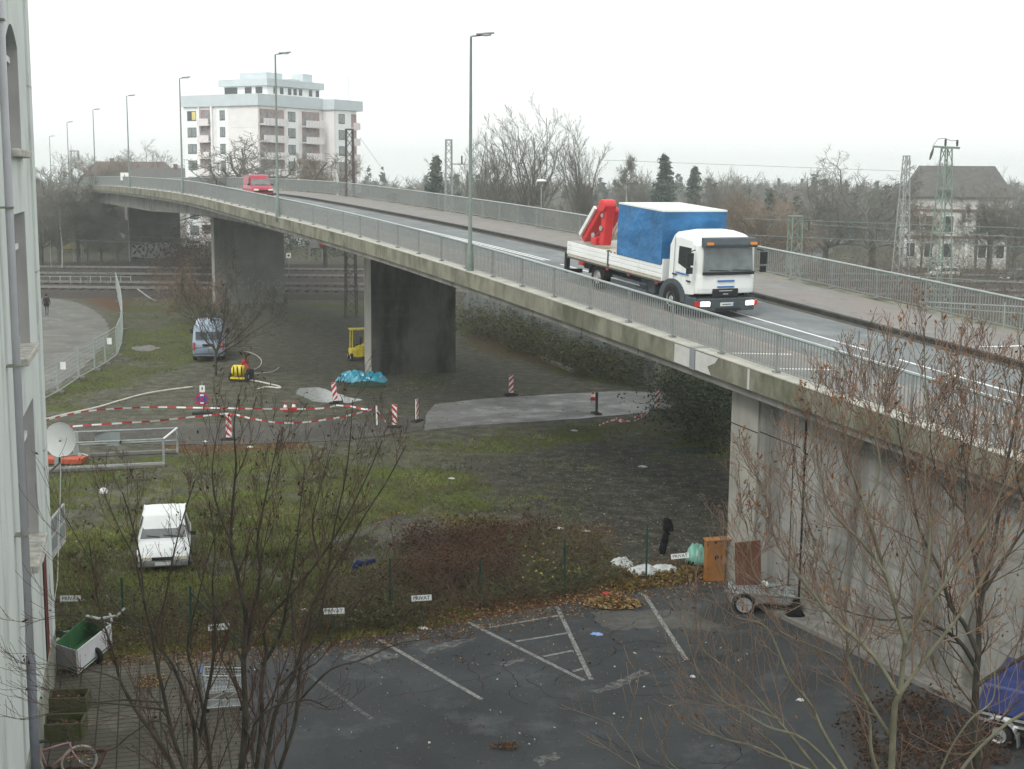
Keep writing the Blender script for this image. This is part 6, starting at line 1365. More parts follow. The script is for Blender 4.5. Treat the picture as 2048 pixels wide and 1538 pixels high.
p = G(150, 500); t = thing('yellow_skip', 'yellow skip container behind the lattice mast', 'skip', p, .1); m = MB(); m.hexa([(-1.6,-.8,.2),(1.6,-.8,.2),(1.6,.8,.2),(-1.6,.8,.2),(-2.1,-.9,1.5),(2.1,-.9,1.5),(2.1,.9,1.5),(-2.1,.9,1.5)]); m.build('bin', mat('skip_yellow', (.33,.27,.05), .7, .2, 1), t); MB().box((0,0,1.6), (4.4,2,.15)).build('cover', M_DK, t); MB().box((0,0,.1), (3,1.4,.2)).build('skid', M_DK, t)
p = at(632, 506, 190); p.z = 0; t = thing('play_tower', 'pale play tower with a red ball, under the bridge right of the middle pier', 'playground', p, .2)
for x in (-1.0,1.0): MB().bar((x,0,0),(x*.7,0,3.2),.25).build('post', M_GALV, t)
MB().box((0,0,2.6), (1.6,.4,1.2)).build('panel', M_GALV, t); MB().blob((.9,-.3,2.5), .5, 10, 6, 0).build('red_ball', M_SRED, t, smooth=True)
# graffiti on the piers: free strokes of paint a few millimetres proud of the concrete
def on_pier(s, u, th, z): 
    y = yaw(s); d = Vector((math.cos(y), math.sin(y), 0)); q = B(s, u); return Vector((q.x, q.y, z)) + d*(th/2+.012)
def stroke(m, pts, w, s, th, lift=0):
    P_ = [on_pier(s, u, th+lift, z) for u, z in pts]; out = []
    for i in range(len(P_)-1):
        p0, p1, p2, p3 = P_[max(i-1,0)], P_[i], P_[i+1], P_[min(i+2,len(P_)-1)]
        for j in range(6): u = j/6; out.append(.5*((2*p1)+(p2-p0)*u+(2*p0-5*p1+4*p2-p3)*u*u+(3*p1-p0-3*p2+p3)*u**3))
    out.append(P_[-1]); y = yaw(s); n_ = Vector((math.cos(y), math.sin(y), 0)); n = len(out)
    for i in range(n-1):
        a, b_ = out[i], out[i+1]; d = (b_-a).normalized(); x = d.cross(n_)*w/2*(.7+.5*math.sin(i*1.3)); m.slab([a-x, b_-x, b_+x, a+x], .004, n_)
M_SIL = mat('silver_spray', (.40,.42,.41), .6, .12, 2)
m = MB(); s_, th = -141.0, 1.5
m.slab([on_pier(s_, u, th, z) for u, z in ((5.3,.5),(11.2,.45),(11.6,1.6),(11.0,2.5),(9.6,2.7),(8.4,2.5),(7.2,2.6),(6.2,2.3),(5.4,2.5))], .004)
g1 = m.build('graffiti', M_SIL, pC[0]); m = MB()
for st_ in ([(5.5,2.3),(6.3,1.5),(6.9,.7)], [(5.6,1.0),(6.4,2.0),(7.1,2.4),(6.9,1.4)], [(7.2,.6),(7.6,1.5),(7.5,2.3),(8.3,2.6),(8.4,1.8),(7.9,1.4),(8.5,.8)], [(8.9,.6),(9.3,1.6),(9.0,2.4)], [(9.4,2.5),(10.2,2.7),(10.7,1.9),(10.2,1.0),(9.7,1.3),(9.9,2.0)], [(10.9,2.2),(11.3,1.4),(10.9,.6)], [(5.4,.55),(7.0,.5)], [(8.2,2.7),(9.2,2.55)]): m = MB(); stroke(m, st_, .22, s_, th, .012); m.build('graffiti_outline', M_JET, g1)
m = MB(); s_, th = -75.0, 1.4; M_FAINT = mat('faint_spray', (.24,.235,.22), .8, .1, 2)
for st_ in ([(5.0,2.2),(5.0,1.2)], [(5.0,2.2),(5.6,1.9),(5.0,1.6),(5.6,1.2)], [(6.9,2.1),(6.4,1.7),(6.9,1.3)], [(7.3,1.3),(7.3,2.3),(7.7,2.4)], [(8.3,1.2),(7.9,1.7),(8.4,2.2),(8.8,1.7),(8.3,1.2)], [(9.2,1.2),(9.2,2.1)], [(10.1,1.3),(9.7,1.8),(10.2,2.2),(10.5,1.7),(10.1,1.3)]): m = MB(); stroke(m, st_, .09, s_, th); m.build('graffiti', M_FAINT, pB[0])
# ---- pedestrian ----
def person(label, p, rz, h=1.76, dark=(.012,.013,.018)):
    t = bpy.data.meshes.new('person'); k = h/1.76
    J = {'pel':(0,0,.95),'sp':(0,.0,1.18),'ch':(0,.02,1.38),'nk':(0,.02,1.50),'hd0':(0,.03,1.56),'hd1':(0,.05,1.66),'hd2':(0,.04,1.74),
      'lh':(-.1,0,.93),'lk':(-.11,.16,.52),'la':(-.11,.08,.10),'lt':(-.11,.24,.04),'rh':(.1,0,.93),'rk':(.11,-.02,.50),'ra':(.11,-.26,.14),'rt':(.11,-.14,.04),
      'ls':(-.19,.02,1.42),'le':(-.27,-.1,1.14),'lw':(-.27,.02,.90),'lf':(-.27,.06,.82),'rs':(.19,.02,1.42),'re':(.27,.06,1.14),'rw':(.26,.2,.93),'rf':(.26,.25,.86)}
    R_ = {'pel':.15,'sp':.15,'ch':.17,'nk':.06,'hd0':.065,'hd1':.095,'hd2':.07,'lh':.10,'lk':.065,'la':.045,'lt':.04,'rh':.10,'rk':.065,'ra':.045,'rt':.04,'ls':.085,'le':.055,'lw':.035,'lf':.035,'rs':.085,'re':.055,'rw':.035,'rf':.035}
    names = list(J); E_ = [('pel','sp'),('sp','ch'),('ch','nk'),('nk','hd0'),('hd0','hd1'),('hd1','hd2'),('pel','lh'),('lh','lk'),('lk','la'),('la','lt'),('pel','rh'),('rh','rk'),('rk','ra'),('ra','rt'),('ch','ls'),('ls','le'),('le','lw'),('lw','lf'),('ch','rs'),('rs','re'),('re','rw'),('rw','rf')]
    t.from_pydata([tuple(c_*k for c_ in J[n]) for n in names], [(names.index(a), names.index(b_)) for a, b_ in E_], [])
    o = bpy.data.objects.new('person', t); COL.objects.link(o); o.location = p; o.rotation_euler = (0,0,rz)
    sk_ = o.modifiers.new('skin', 'SKIN'); o.data.skin_vertices[0].data[0].use_root = True
    for i, n in enumerate(names): o.data.skin_vertices[0].data[i].radius = (R_[n], R_[n]*.85)
    ss = o.modifiers.new('sub', 'SUBSURF'); ss.levels = 2; ss.render_levels = 2
    dg = bpy.context.evaluated_depsgraph_get(); me_ = bpy.data.meshes.new_from_object(o.evaluated_get(dg)); o.modifiers.clear(); o.data = me_
    ms = [mat('skin', (.40,.24,.17), .6, .05, 3), mat('black_coat', dark, .9, .2, 6), mat('grey_trousers', (.09,.08,.11), .9, .15, 6), M_BLACK]
    for m_ in ms: me_.materials.append(m_)
    for f in me_.polygons:
        c_ = f.center; z = c_.z/k; ax = abs(c_.x/k)
        f.material_index = 0 if (z > 1.52 or (ax > .2 and z < .9)) else (1 if z > .84 else (2 if z > .13 else 3)); f.use_smooth = True
    tag(o, label, 'person')
    hm_ = MB(); hm_.blob((0,.02*k,1.71*k), .105*k, 14, 9, .04, (1,1.05,.85), 3); hm_.v = [(x, y-(.02 if z > 1.7*k else .035)*k, max(z,1.63*k)) for x, y, z in hm_.v]; hm_.build('hair', mat('dark_hair', (.02,.015,.01), .8, .2, 8), o, smooth=True)
    c = MB(); c.lathe([(.20*k,.78*k),(.21*k,.95*k),(.18*k,1.15*k),(.2*k,1.38*k),(.10*k,1.49*k)], n=16); c.v = [(x*1.05, y*.8+.01, z) for x, y, z in c.v]; c.build('coat', ms[1], o, smooth=True)
    return o
person('person in a black jacket and grey trousers walking along the gravel road', G(94,631), .15, 1.8)
# ================= VEGETATION =================
class Tubes:
    """collects many tapered branches fast; arrays of rings"""
    def __init__(s): s.v = []; s.f = []; s.n = 0
    def add(s, P, R, k=4):
        P = np.asarray(P, float); m = len(P); D = np.empty_like(P); D[1:-1] = P[2:]-P[:-2]; D[0] = P[1]-P[0]; D[-1] = P[-1]-P[-2]
        D /= np.sqrt((D*D).sum(1))[:, None]+1e-9
        rx, ry, rz = (.31,.52,.79) if abs(D[0,0]*.31+D[0,1]*.52+D[0,2]*.79) < .9 else (1.,0,0)
        X = np.stack([D[:,1]*rz-D[:,2]*ry, D[:,2]*rx-D[:,0]*rz, D[:,0]*ry-D[:,1]*rx], 1); X /= np.sqrt((X*X).sum(1))[:, None]+1e-9
        Y = np.stack([D[:,1]*X[:,2]-D[:,2]*X[:,1], D[:,2]*X[:,0]-D[:,0]*X[:,2], D[:,0]*X[:,1]-D[:,1]*X[:,0]], 1)
        c_, s_ = s.cs(k); R = np.asarray(R, float)[:, None, None]
        V = P[:, None, :] + R*(X[:, None, :]*c_ + Y[:, None, :]*s_)
        s.v.append(V.reshape(-1, 3)); s.f.append(s.ft(m, k)+s.n); s.n += m*k
    _c = {}
    def cs(s, k):
        if k not in s._c: a = np.arange(k)*2*PI/k; s._c[k] = (np.cos(a)[None,:,None], np.sin(a)[None,:,None])
        return s._c[k]
    def ft(s, m, k):
        if (m,k) not in s._c:
            i = np.arange(m-1)[:, None]*k; j = np.arange(k)[None, :]; j2 = (j+1) % k
            s._c[(m,k)] = np.stack([i+j, i+j2, i+k+j2, i+k+j], -1).reshape(-1, 4)
        return s._c[(m,k)]
    def quads(s, V):
        V = np.asarray(V).reshape(-1, 4, 3); m = len(V); s.v.append(V.reshape(-1, 3)); s.f.append(np.arange(m*4).reshape(-1, 4)+s.n); s.n += m*4
    def build(s, name, mats, parent=None, loc=(0,0,0)):
        me = bpy.data.meshes.new(name)
        if s.n:
            v = np.concatenate(s.v)-np.array(loc); f = np.concatenate(s.f)
            me.vertices.add(len(v)); me.vertices.foreach_set('co', v.astype(np.float32).ravel()); me.loops.add(f.size); me.loops.foreach_set('vertex_index', f.astype(np.int32).ravel())
            me.polygons.add(len(f)); me.polygons.foreach_set('loop_start', (np.arange(len(f))*4).astype(np.int32)); me.polygons.foreach_set('loop_total', np.full(len(f), 4, np.int32)); me.update(calc_edges=True)
        if not isinstance(mats, list): mats = [mats]
        for m in mats: me.materials.append(m)
        o = bpy.data.objects.new(name, me); COL.objects.link(o)
        if parent: o.parent = parent
        return o
def unit(v): return v/(math.sqrt(v[0]*v[0]+v[1]*v[1]+v[2]*v[2])+1e-9)
def cross(a, b): return np.array((a[1]*b[2]-a[2]*b[1], a[2]*b[0]-a[0]*b[2], a[0]*b[1]-a[1]*b[0]))
def leafquads(C, size, r, flat=.5, droop=0):
    C = np.asarray(C); n = len(C); s = size*r.uniform(.6, 1.35, n)[:, None]
    A = r.normal(size=(n,3)); A[:, 2] *= flat; A /= np.linalg.norm(A, axis=1)[:, None]; A[:, 2] -= droop
    Bv = np.cross(A, r.normal(size=(n,3))); Bv /= np.linalg.norm(Bv, axis=1)[:, None]+1e-9
    return np.stack([C-A*s, C-Bv*s*.5, C+A*s, C+Bv*s*.5], 1)
def grow(T, tips, start, d, L, r0, lev, r, up=.25, wig=.16, kids_=5, spread=.75, k=4, shrink=.62, rmin=.004, t0=.2, segs=6):
    """one branch and its side branches; tips collects end points"""
    P = [np.array(start, float)]; d = unit(np.array(d, float)); st = L/segs; dirs = [d]
    for i in range(segs):
        d = unit(d + r.normal(size=3)*wig + np.array([0,0,up*.35])); P.append(P[-1]+d*st); dirs.append(d)
    e_ = max(rmin, r0*.35); R = [r0+(e_-r0)*q_/segs for q_ in range(segs+1)]; T.add(P, R, k if lev > 1 else 3)
    if lev <= 0: tips.append(P[-1]); tips.append(P[-2]); return
    for i in range(kids_):
        u = t0+(1-t0)*(i+r.random())/kids_; q = u*segs; a = min(int(q), segs-1); p = P[a]+(P[a+1]-P[a])*(q-a); dd = dirs[a+1]
        side = unit(cross(dd, r.normal(size=3))); nd = unit(dd*(1-spread*.45)+side*spread+np.array([0,0,up*.3]))
        grow(T, tips, p, nd, L*shrink*(1.1-.5*u)*r.uniform(.7,1.15), max(rmin, R[a]*.6), lev-1, r, up, wig, kids_, spread, k, shrink, rmin, t0*.8, max(3, segs-1))
    tips.append(P[-1])

M_BARKD = mat('dark_bark', (.062,.056,.044), .9, .4, 5, .4); M_BARKG = mat('green_grey_bark', (.19,.18,.125), .85, .3, 4, .4); M_TWIG = mat('brown_twigs', (.10,.065,.05), .85, .3, 3)
M_TWIGR = mat('reddish_twigs', (.23,.16,.12), .8, .3, 3); M_FBARK = mat('far_bark', (.09,.085,.07), .9, .3, 1); M_BIRCH = mat('birch_bark', (.45,.44,.40), .8, .4, 4)
M_FTWIG = mat('far_twigs', (.17,.16,.135), .9, .25, .5); M_FTWIG2 = mat('far_twigs_brown', (.21,.165,.12), .9, .3, .4); M_LDEAD = mat('dead_leaves', (.20,.085,.03), .8, .4, 3); M_LDEAD2 = mat('dark_dead_leaves', (.06,.03,.018), .85, .4, 3)  # far bark and far twigs are paler, with haze put into their colour
M_CONIF = mat('conifer_green', (.06,.09,.07), .9, .35, .8); M_IVY = mat('ivy_green', (.035,.055,.018), .6, .5, 6); M_BRAM = mat('bramble_leaf', (.09,.095,.035), .7, .5, 5); M_OCHRE = mat('ochre_leaf', (.17,.12,.035), .8, .35, 5)

# ---- far trees: prototypes, then copies ----
def far_proto(kind, seed, H):
    r = np.random.default_rng(seed); T = Tubes(); C = Tubes(); tips = []; tr_m, cr_m = M_FBARK, M_FTWIG
    t = thing({'conifer':'conifer','shrub':'bare_shrub'}.get(kind, 'bare_tree'), 'x', 'tree', (0,0,-50))
    if kind == 'fan':
        T.add([(0,0,-.3),(.1,0,H*.12),(0,.1,H*.25)], [H*.02,H*.016,H*.014], 7)
        for i in range(10):
            a = i*2.4; sp = r.uniform(.10,.42); z = H*r.uniform(.18,.34)
            grow(C, tips, (0,0,z), (math.cos(a)*sp, math.sin(a)*sp, 1), H*r.uniform(.5,.66)*(1.1-sp*.5), H*.0062, 3, r, .22, .09, 7, .58, 3, .44, .0095, .12, 7)
    elif kind == 'oak':
        T.add([(0,0,-.3),(.1,0,H*.15),(0,.1,H*.3)], [H*.03,H*.025,H*.022], 7)
        for i in range(9):
            a = i*2.4; sp = r.uniform(.7,1.3); grow(C, tips, (0,0,H*r.uniform(.2,.32)), (math.cos(a)*sp, math.sin(a)*sp, .75), H*.58, H*.012, 3, r, .08, .3, 6, .95, 4, .58, .015, .2, 7)
    elif kind == 'round':
        T.add([(0,0,-.3),(0,0,H*.5)], [H*.02,H*.012], 7); cr_m = M_FTWIG2 if seed % 2 else M_FTWIG
        for i in range(17):
            a = i*2.4; grow(C, tips, (0,0,H*r.uniform(.15,.55)), (math.cos(a), math.sin(a), r.uniform(.5,1.4)), H*r.uniform(.32,.5), H*.0065, 3, r, .2, .17, 6, .75, 3, .58, .013, .12, 5)
    elif kind == 'birch':
        tr_m = M_BIRCH; T.add([(0,0,-.3),(.2,0,H*.3),(.1,.2,H*.6),(.3,.2,H*.9)], [H*.012,H*.010,H*.007,H*.003], 6)
        for i in range(26):
            a = i*2.4; z = H*r.uniform(.3,.95); grow(C, tips, (.2,.1,z), (math.cos(a), math.sin(a), .9), H*.26*(1.2-z/H), H*.004, 2, r, -.15, .12, 7, .6, 3, .6, .016, .15, 5)
    elif kind == 'conifer':
        cr_m = M_CONIF; T.add([(0,0,-.3),(0,0,H)], [H*.016,.03], 6); n = int(H*3.2); Q = []
        for i in range(n):
            z = H*(.12+.86*i/n); Rr = H*.24*(1-(z/H))**.75*r.uniform(.45,1.25)+.15
            for k_ in range(9):
                a = r.uniform(0,2*PI); m = max(3, int(Rr*4)); u = np.linspace(.15,1,m); P = np.stack([np.cos(a)*Rr*u, np.sin(a)*Rr*u, z-.25*Rr*u+.06*Rr*u*u], 1); C.add(P[[0,-1]], [.03,.015], 3)
                for p in P: Q += [p+r.normal(size=3)*.16 for _ in range(3)]
        C.quads(leafquads(Q, .26, r, .4))
    elif kind == 'shrub':
        cr_m = M_FTWIG2 if seed % 2 else M_FTWIG
        for i in range(22):
            a = r.uniform(0,2*PI); q = r.random()**.5*H*.4; grow(C, tips, (math.cos(a)*q, math.sin(a)*q, 0), (math.cos(a)*.45, math.sin(a)*.45, 1), H*r.uniform(.5,.95), H*.008, 2, r, .15, .18, 6, .75, 3, .55, .014, .1, 5)
    if kind in ('round','fan','birch','shrub') and kind != 'fan':
        S = np.array(tips); S = S[r.random(len(S)) < .5]
        fine = [np.array([p, p+r.normal(size=3)*H*.03+np.array([0,0,H*.02])]) for p in S[:900]]
        for P in fine: C.add(P, [.014,.008], 3)
    if T.n: T.build('trunk', tr_m, t)
    C.build('crown' if kind != 'shrub' else 'twigs', cr_m, t)
    return t
PR = {}
for key, kind, seed, H in (('fan1','fan',1,16),('fan2','fan',2,16),('oak','oak',3,13),('oak2','oak',9,13),('r1','round',4,12),('r2','round',5,12),('r3','round',6,12),('b1','birch',7,12),('c1','conifer',8,12),('c2','conifer',10,12)):
    PR[key] = [far_proto(kind, seed, H), H, False]
def plant(key, x, ytop, Y, label, group=None, base=0, wide=1.0, cat=None):
    """a tree standing at distance Y whose top shows at the pixel (x, ytop)"""
    p = at(x, ytop, Y); h = p.z-base; pr, H, used = PR[key]; s_ = h/H
    if used: o = dup(pr)
    else: o = pr; PR[key][2] = True
    o.location = (p.x, p.y, base); o.scale = (s_*wide, s_*wide, s_); o.rotation_euler = (0,0,(x*7.3) % 6.28)
    o['label'] = label; o['category'] = cat or ('tree' if key[0] != 's' else 'shrub')
    if group: o['group'] = group
    return o
GT = 'bare trees beyond the bridge'
plant('fan1', 1072, 206, 150, 'tallest fan-shaped bare tree, between the near lamp and the lorry', GT, 0, 1.0)
plant('fan2', 1172, 243, 152, 'fan-shaped bare tree just right of the tallest one', GT, 0, .9)
plant('fan2', 948, 268, 145, 'slender bare tree right behind the nearest street lamp', GT, 0, 1.0)
plant('fan1', 1005, 262, 148, 'slender bare tree between the near lamp and the tallest tree', GT, 0, .9)
plant('oak', 545, 236, 170, 'gnarled bare oak in front of the apartment block', GT, 0, 1.6)
plant('r2', 648, 275, 172, 'smaller bare tree right of the oak, before the apartment block', GT, 0, .9)
plant('oak2', 478, 290, 175, 'small gnarled tree left of the oak, before the apartment block', GT, 0, .8)
plant('oak', 1660, 305, 165, 'left one of the two wide knotty planes before the villa', GT, 0, 1.0)
plant('oak2', 1755, 284, 165, 'right one of the two wide knotty planes before the villa', GT, 0, 1.05)
plant('r2', 1530, 352, 128, 'round bushy bare tree right above the lorry cab', GT, 0, 1.1)
plant('b1', 1258, 300, 190, 'drooping birch above the blue lorry box', GT, 0, .8)
plant('c1', 1330, 305, 205, 'dark conifer above the lorry box, tallest of its clump', GT, 0, .9)
plant('c2', 1390, 330, 215, 'second conifer, right of the tallest one above the lorry', GT, 0, .8)
plant('r3', 1440, 318, 210, 'bare tree behind the right end of the lorry box', GT, 0, .9)
plant('c1', 872, 308, 190, 'conifer left of the lattice mast with the side arm', GT, 0, .8)
plant('r3', 1290, 318, 215, 'pale bare tree between birch and conifer above the lorry', GT, 0, .9)
plant('b1', 1885, 318, 225, 'bare tree rising behind the villa roof', GT, 0, 1.1)
plant('r1', 1985, 372, 172, 'brown bare tree at the right corner of the villa', GT, 0, 1.0)
plant('r3', 2040, 345, 168, 'brown bare tree at the right edge of the picture', GT, 0, 1.1)
plant('r2', 1850, 385, 180, 'thin bare tree in front of the left half of the villa', GT, 0, .8)
plant('b1', 1935, 400, 178, 'thin birch in front of the right half of the villa', GT, 0, .7)
plant('r3', 1925, 300, 230, 'hazy bare tree behind the villa, far right', GT, 0, 1.0)
GL = 'trees on the left beyond the tracks'
plant('r1', 112, 336, 178, 'brown bushy tree that hides the far end of the bridge', GL, 0, 1.5)
plant('r3', 150, 345, 182, 'second brown bushy tree, left of the pale lattice mast', GL, 0, 1.1)
plant('r3', 75, 345, 170, 'brown bushy tree next to the white building', GL, 0, 1.3)
plant('b1', 118, 385, 168, 'white-stemmed birch in front of the bushy trees, leaning stem', GL, 0, .9)
plant('b1', 97, 400, 172, 'white-stemmed birch, left one of the pair', GL, 0, .8)
plant('oak2', 72, 288, 205, 'pale tree top between white building and farthest lamp', GL, 0, .9)
plant('r2', 208, 288, 290, 'hazy round tree between the fourth and fifth lamps', GL, 0, 1.3)
plant('r1', 292, 300, 300, 'hazy tree above the hipped roof, right of the fourth lamp', GL, 0, 1.1)
plant('r3', 345, 308, 310, 'hazy tree between hipped roof and apartment block', GL, 0, 1.1)
plant('oak', 232, 420, 178, 'dark bare tree standing against the far pier on the left', GL, 0, .8)
plant('oak2', 200, 425, 182, 'dark bare tree under the far end of the girder', GL, 0, .9)
plant('r2', 172, 405, 186, 'bare tree between lattice mast and far pier', GL, 0, 1.1)
# shrubs and thickets: each thicket is one tangle nobody could count
def thicket(name, label, pix, Y0, h, n, m, seed, leaf=None, lsize=.12, ln=0, rr=.016, z0=0, hv=.35):
    r = np.random.default_rng(seed); T = Tubes(); Lf = Tubes(); poly = pix
    xs_ = [q[0] for q in poly]; ys_ = [q[1] for q in poly]; tips = []; k_ = 0
    while k_ < n:
        x = r.uniform(min(xs_), max(xs_)); y = r.uniform(min(ys_), max(ys_))
        ins = False
        for i in range(len(poly)):
            (x1,y1),(x2,y2) = poly[i], poly[(i+1)%len(poly)]
            if (y1 > y) != (y2 > y) and x < (x2-x1)*(y-y1)/(y2-y1)+x1: ins = not ins
        if not ins: continue
        k_ += 1; p = G(x, y, z0); nz = float(fbm(np.array([p.x]), np.array([p.y]), .7, seed, 2)[0])
        if nz < .3: continue
        hh = h*r.uniform(1-hv, 1+hv)*(.35+1.3*nz)
        grow(T, tips, p, (r.normal()*.45, r.normal()*.45, 1), hh, max(rr, hh*.008), 1, r, -.05, .28, 4, .8, 3, .55, rr*.6, .15, 4)
    o = T.build(name, m); tag(o, label, 'shrubs', kind='stuff')
    if leaf and ln:
        S = np.array(tips); C = S[r.integers(0, len(S), ln)]+r.normal(size=(ln,3))*h*.10; C[:, 2] = np.abs(C[:, 2])
        Lf.quads(leafquads(C, lsize, r)); Lf.build('leaves', leaf, o)
    return o
M_TH1 = mat('thicket_brown', (.135,.11,.083), .9, .3, .6); M_TH2 = mat('thicket_grey', (.13,.125,.10), .9, .3, .6); M_TH3 = mat('thicket_red', (.13,.085,.062), .9, .3, .8)
thicket('scrub', 'brown leafless scrub between the far railing and the side street', [(1480,590),(1560,545),(1700,520),(1800,520),(2060,560),(2060,650),(1800,650),(1480,640)], 0, 3.0, 900, M_TH1, 31, M_LDEAD2, .12, 2500, .02)
thicket('scrub', 'grey scrub at the foot of the villa and planes', [(1660,480),(1800,500),(2060,505),(2060,560),(1800,545),(1640,525)], 0, 3.6, 380, M_TH2, 32, rr=.025)
thicket('scrub', 'grey scrub across the tracks seen under the bridge on the left', [(70,478),(250,478),(250,512),(70,512)], 0, 3.4, 260, M_TH2, 33, rr=.022)
thicket('scrub', 'dark scrub around the foot of the middle and far piers', [(360,485),(430,485),(432,560),(300,560),(320,525)], 0, 3.2, 240, M_TH3, 34, M_LDEAD2, .16, 1600, .02)
thicket('scrub', 'scrub with evergreen leaves across the tracks, between middle and black piers', [(575,478),(720,470),(720,525),(575,525)], 0, 3.2, 200, M_TH2, 35, mat('evergreen_leaf', (.035,.055,.035), .8, .4, 2), .2, 2600, .02)
thicket('scrub', 'low twiggy scrub on the bank left of the middle pier', [(300,560),(425,560),(425,612),(330,600)], 0, 1.3, 260, M_TH1, 36, M_LDEAD, .08, 500, .012)
thicket('scrub', 'brown scrub behind the far railing near the apartment block and tall trees', [(760,420),(1140,455),(1480,500),(1480,560),(1100,500),(760,450)], 0, 4.2, 700, M_TH1, 37, rr=.03)
thicket('scrub', 'hazy scrub below the distant roofs', [(740,392),(1600,410),(1600,470),(1300,450),(740,420)], 0, 6.0, 650, M_TH2, 38, rr=.045)
thicket('brambles', 'bramble and ivy tangle climbing the grey panel wall', [(930,640),(1060,668),(1180,716),(1290,768),(1270,780),(1130,742),(1000,690),(930,668)], 0, 1.7, 520, M_TH1, 39, M_BRAM, .10, 15000, .012)
thicket('brambles', 'tall dry reeds and saplings before the panel wall under the bridge', [(920,600),(1000,640),(1150,700),(1160,720),(1000,665),(920,640)], 0, 3.0, 150, M_TH2, 40, M_OCHRE, .08, 600, .014)
thicket('ivy_bush', 'dark ivy bush against the left edge of the abutment', [(1345,800),(1400,790),(1470,815),(1475,905),(1420,890),(1350,840)], 0, 1.9, 240, M_TH1, 41, M_IVY, .085, 15000, .012)
thicket('scrub', 'olive scrub behind the lane right of the striped beacon', [(1320,760),(1470,740),(1470,790),(1330,782)], 0, 2.6, 240, M_TH2, 42, M_BRAM, .08, 1800, .013)
thicket('brambles', 'rust red bramble hedge in the middle of the fence strip', [(860,1120),(990,1095),(1040,1130),(1010,1170),(880,1200),(800,1200)], 0, .85, 420, mat('bramble_cane', (.13,.075,.052), .85, .3, 2), 43, mat('bramble_dead_leaf', (.09,.042,.028), .85, .5, 3), .04, 5000, .006)
thicket('brambles', 'reddish bramble bed by the old slab', [(820,1075),(905,1070),(1110,1050),(1120,1085),(900,1108),(800,1110)], 0, .6, 420, M_TH3, 44, M_LDEAD2, .045, 3500, .005)
thicket('weeds', 'green and yellow weeds left of the white sacks', [(1000,1100),(1100,1075),(1180,1085),(1215,1140),(1250,1165),(1160,1190),(960,1215)], 0, .55, 800, M_TH1, 45, M_BRAM, .042, 8000, .005)
thicket('brush', 'dry grey-brown brush running along the whole fence strip', [(600,1245),(780,1165),(1000,1118),(1210,1095),(1250,1165),(1000,1216),(800,1262),(600,1282)], 0, .8, 1000, mat('dry_brush', (.15,.11,.075), .9, .4, 1.5), 51, M_LDEAD2, .035, 3500, .005)
thicket('weeds', 'brown and green weeds along the fence left of the bramble hedge', [(620,1225),(790,1140),(860,1190),(820,1262),(600,1275)], 0, .55, 480, M_TH1, 46, M_BRAM, .045, 9000, .005)
thicket('weeds', 'tangled weeds and dead stems between box trailer and left tree', [(110,1195),(240,1185),(400,1215),(600,1255),(600,1290),(420,1298),(230,1308),(110,1290)], 0, .55, 520, M_TH1, 47, M_BRAM, .04, 4200, .005)
thicket('weeds', 'weeds and leaves around the sacks and the cabinet', [(1180,1085),(1230,1110),(1290,1158),(1400,1135),(1400,1162),(1240,1190),(1180,1180)], 0, .16, 300, M_TH1, 48, M_OCHRE, .045, 3500, .005)
thicket('weeds', 'dead stems and leaves in the bed below the right trees', [(1700,1420),(1880,1400),(1990,1500),(2060,1560),(1700,1560)], 0, .5, 350, M_TH1, 49, M_LDEAD2, .05, 2500, .005)
thicket('saplings', 'leafless saplings along the trackside fence on the left', [(78,560),(240,562),(240,585),(78,585)], 0, 2.6, 70, M_TH2, 50, rr=.014)
# distant wooded skyline
def woodland(name, label, x0, x1, Y0, Y1, n, seed, conif=.3, hs=(8,12)):
    r = np.random.default_rng(seed); T = Tubes(); Cn = Tubes(); Q = []
    for i in range(n):
        x = r.uniform(x0, x1); Y = r.uniform(Y0, Y1); p = at(x, 380, Y); H = r.uniform(*hs)*(1 if r.random() > .12 else 1.25); b_ = np.array([p.x, p.y, 0.])
        if r.random() < conif:
            m = 60; z = r.random(m)*.85+.12; a = r.uniform(0,2*PI,m); R_ = H*.2*(1-z)*r.uniform(.5,1,m); Q.append(b_+np.stack([np.cos(a)*R_, np.sin(a)*R_, z*H], 1))
        else:
            T.add([b_, b_+[0,0,H*.4]], [.25,.15], 3)
            for k_ in range(26):
                a = r.uniform(0,2*PI); s0 = b_+[0,0,H*r.uniform(.15,.6)]; d = np.array([math.cos(a), math.sin(a), r.uniform(.4,1.6)]); L_ = H*r.uniform(.25,.42)
                e = s0+unit(d)*L_; mid = (s0+e)/2+r.normal(size=3)*.3; T.add([s0, mid, e], [.09,.06,.04], 3)
                for q in range(8): s1_ = s0+(e-s0)*r.uniform(.3,1); T.add([s1_, s1_+unit(d+r.normal(size=3)*.7)*L_*.4], [.06,.04], 3)
    o = T.build(name, M_FTWIG); tag(o, label, 'woodland', kind='stuff')
    if Q: Cn.quads(leafquads(np.concatenate(Q), 1.0, r, .5)); Cn.build('conifers', M_CONIF, o)
woodland('distant_woodland', 'hazy wooded skyline from the apartment block to the right edge', 715, 2080, 320, 500, 520, 61, .3, (8.5,13))
woodland('distant_woodland', 'hazy trees and bushes over the rooftops on the right', 1380, 2080, 225, 320, 150, 62, .15, (7,10.5))
woodland('distant_woodland', 'hazy wooded skyline left of the apartment block', 60, 400, 320, 430, 110, 63, .2, (9,13))
woodland('far_bushes', 'distant bushes behind the tracks on the left and under the bridge', 60, 760, 235, 300, 80, 64, .15, (4,7))
woodland('far_bushes', 'distant bushes below the tall bare trees beyond the bridge', 760, 1440, 195, 300, 170, 65, .2, (6,9.5))

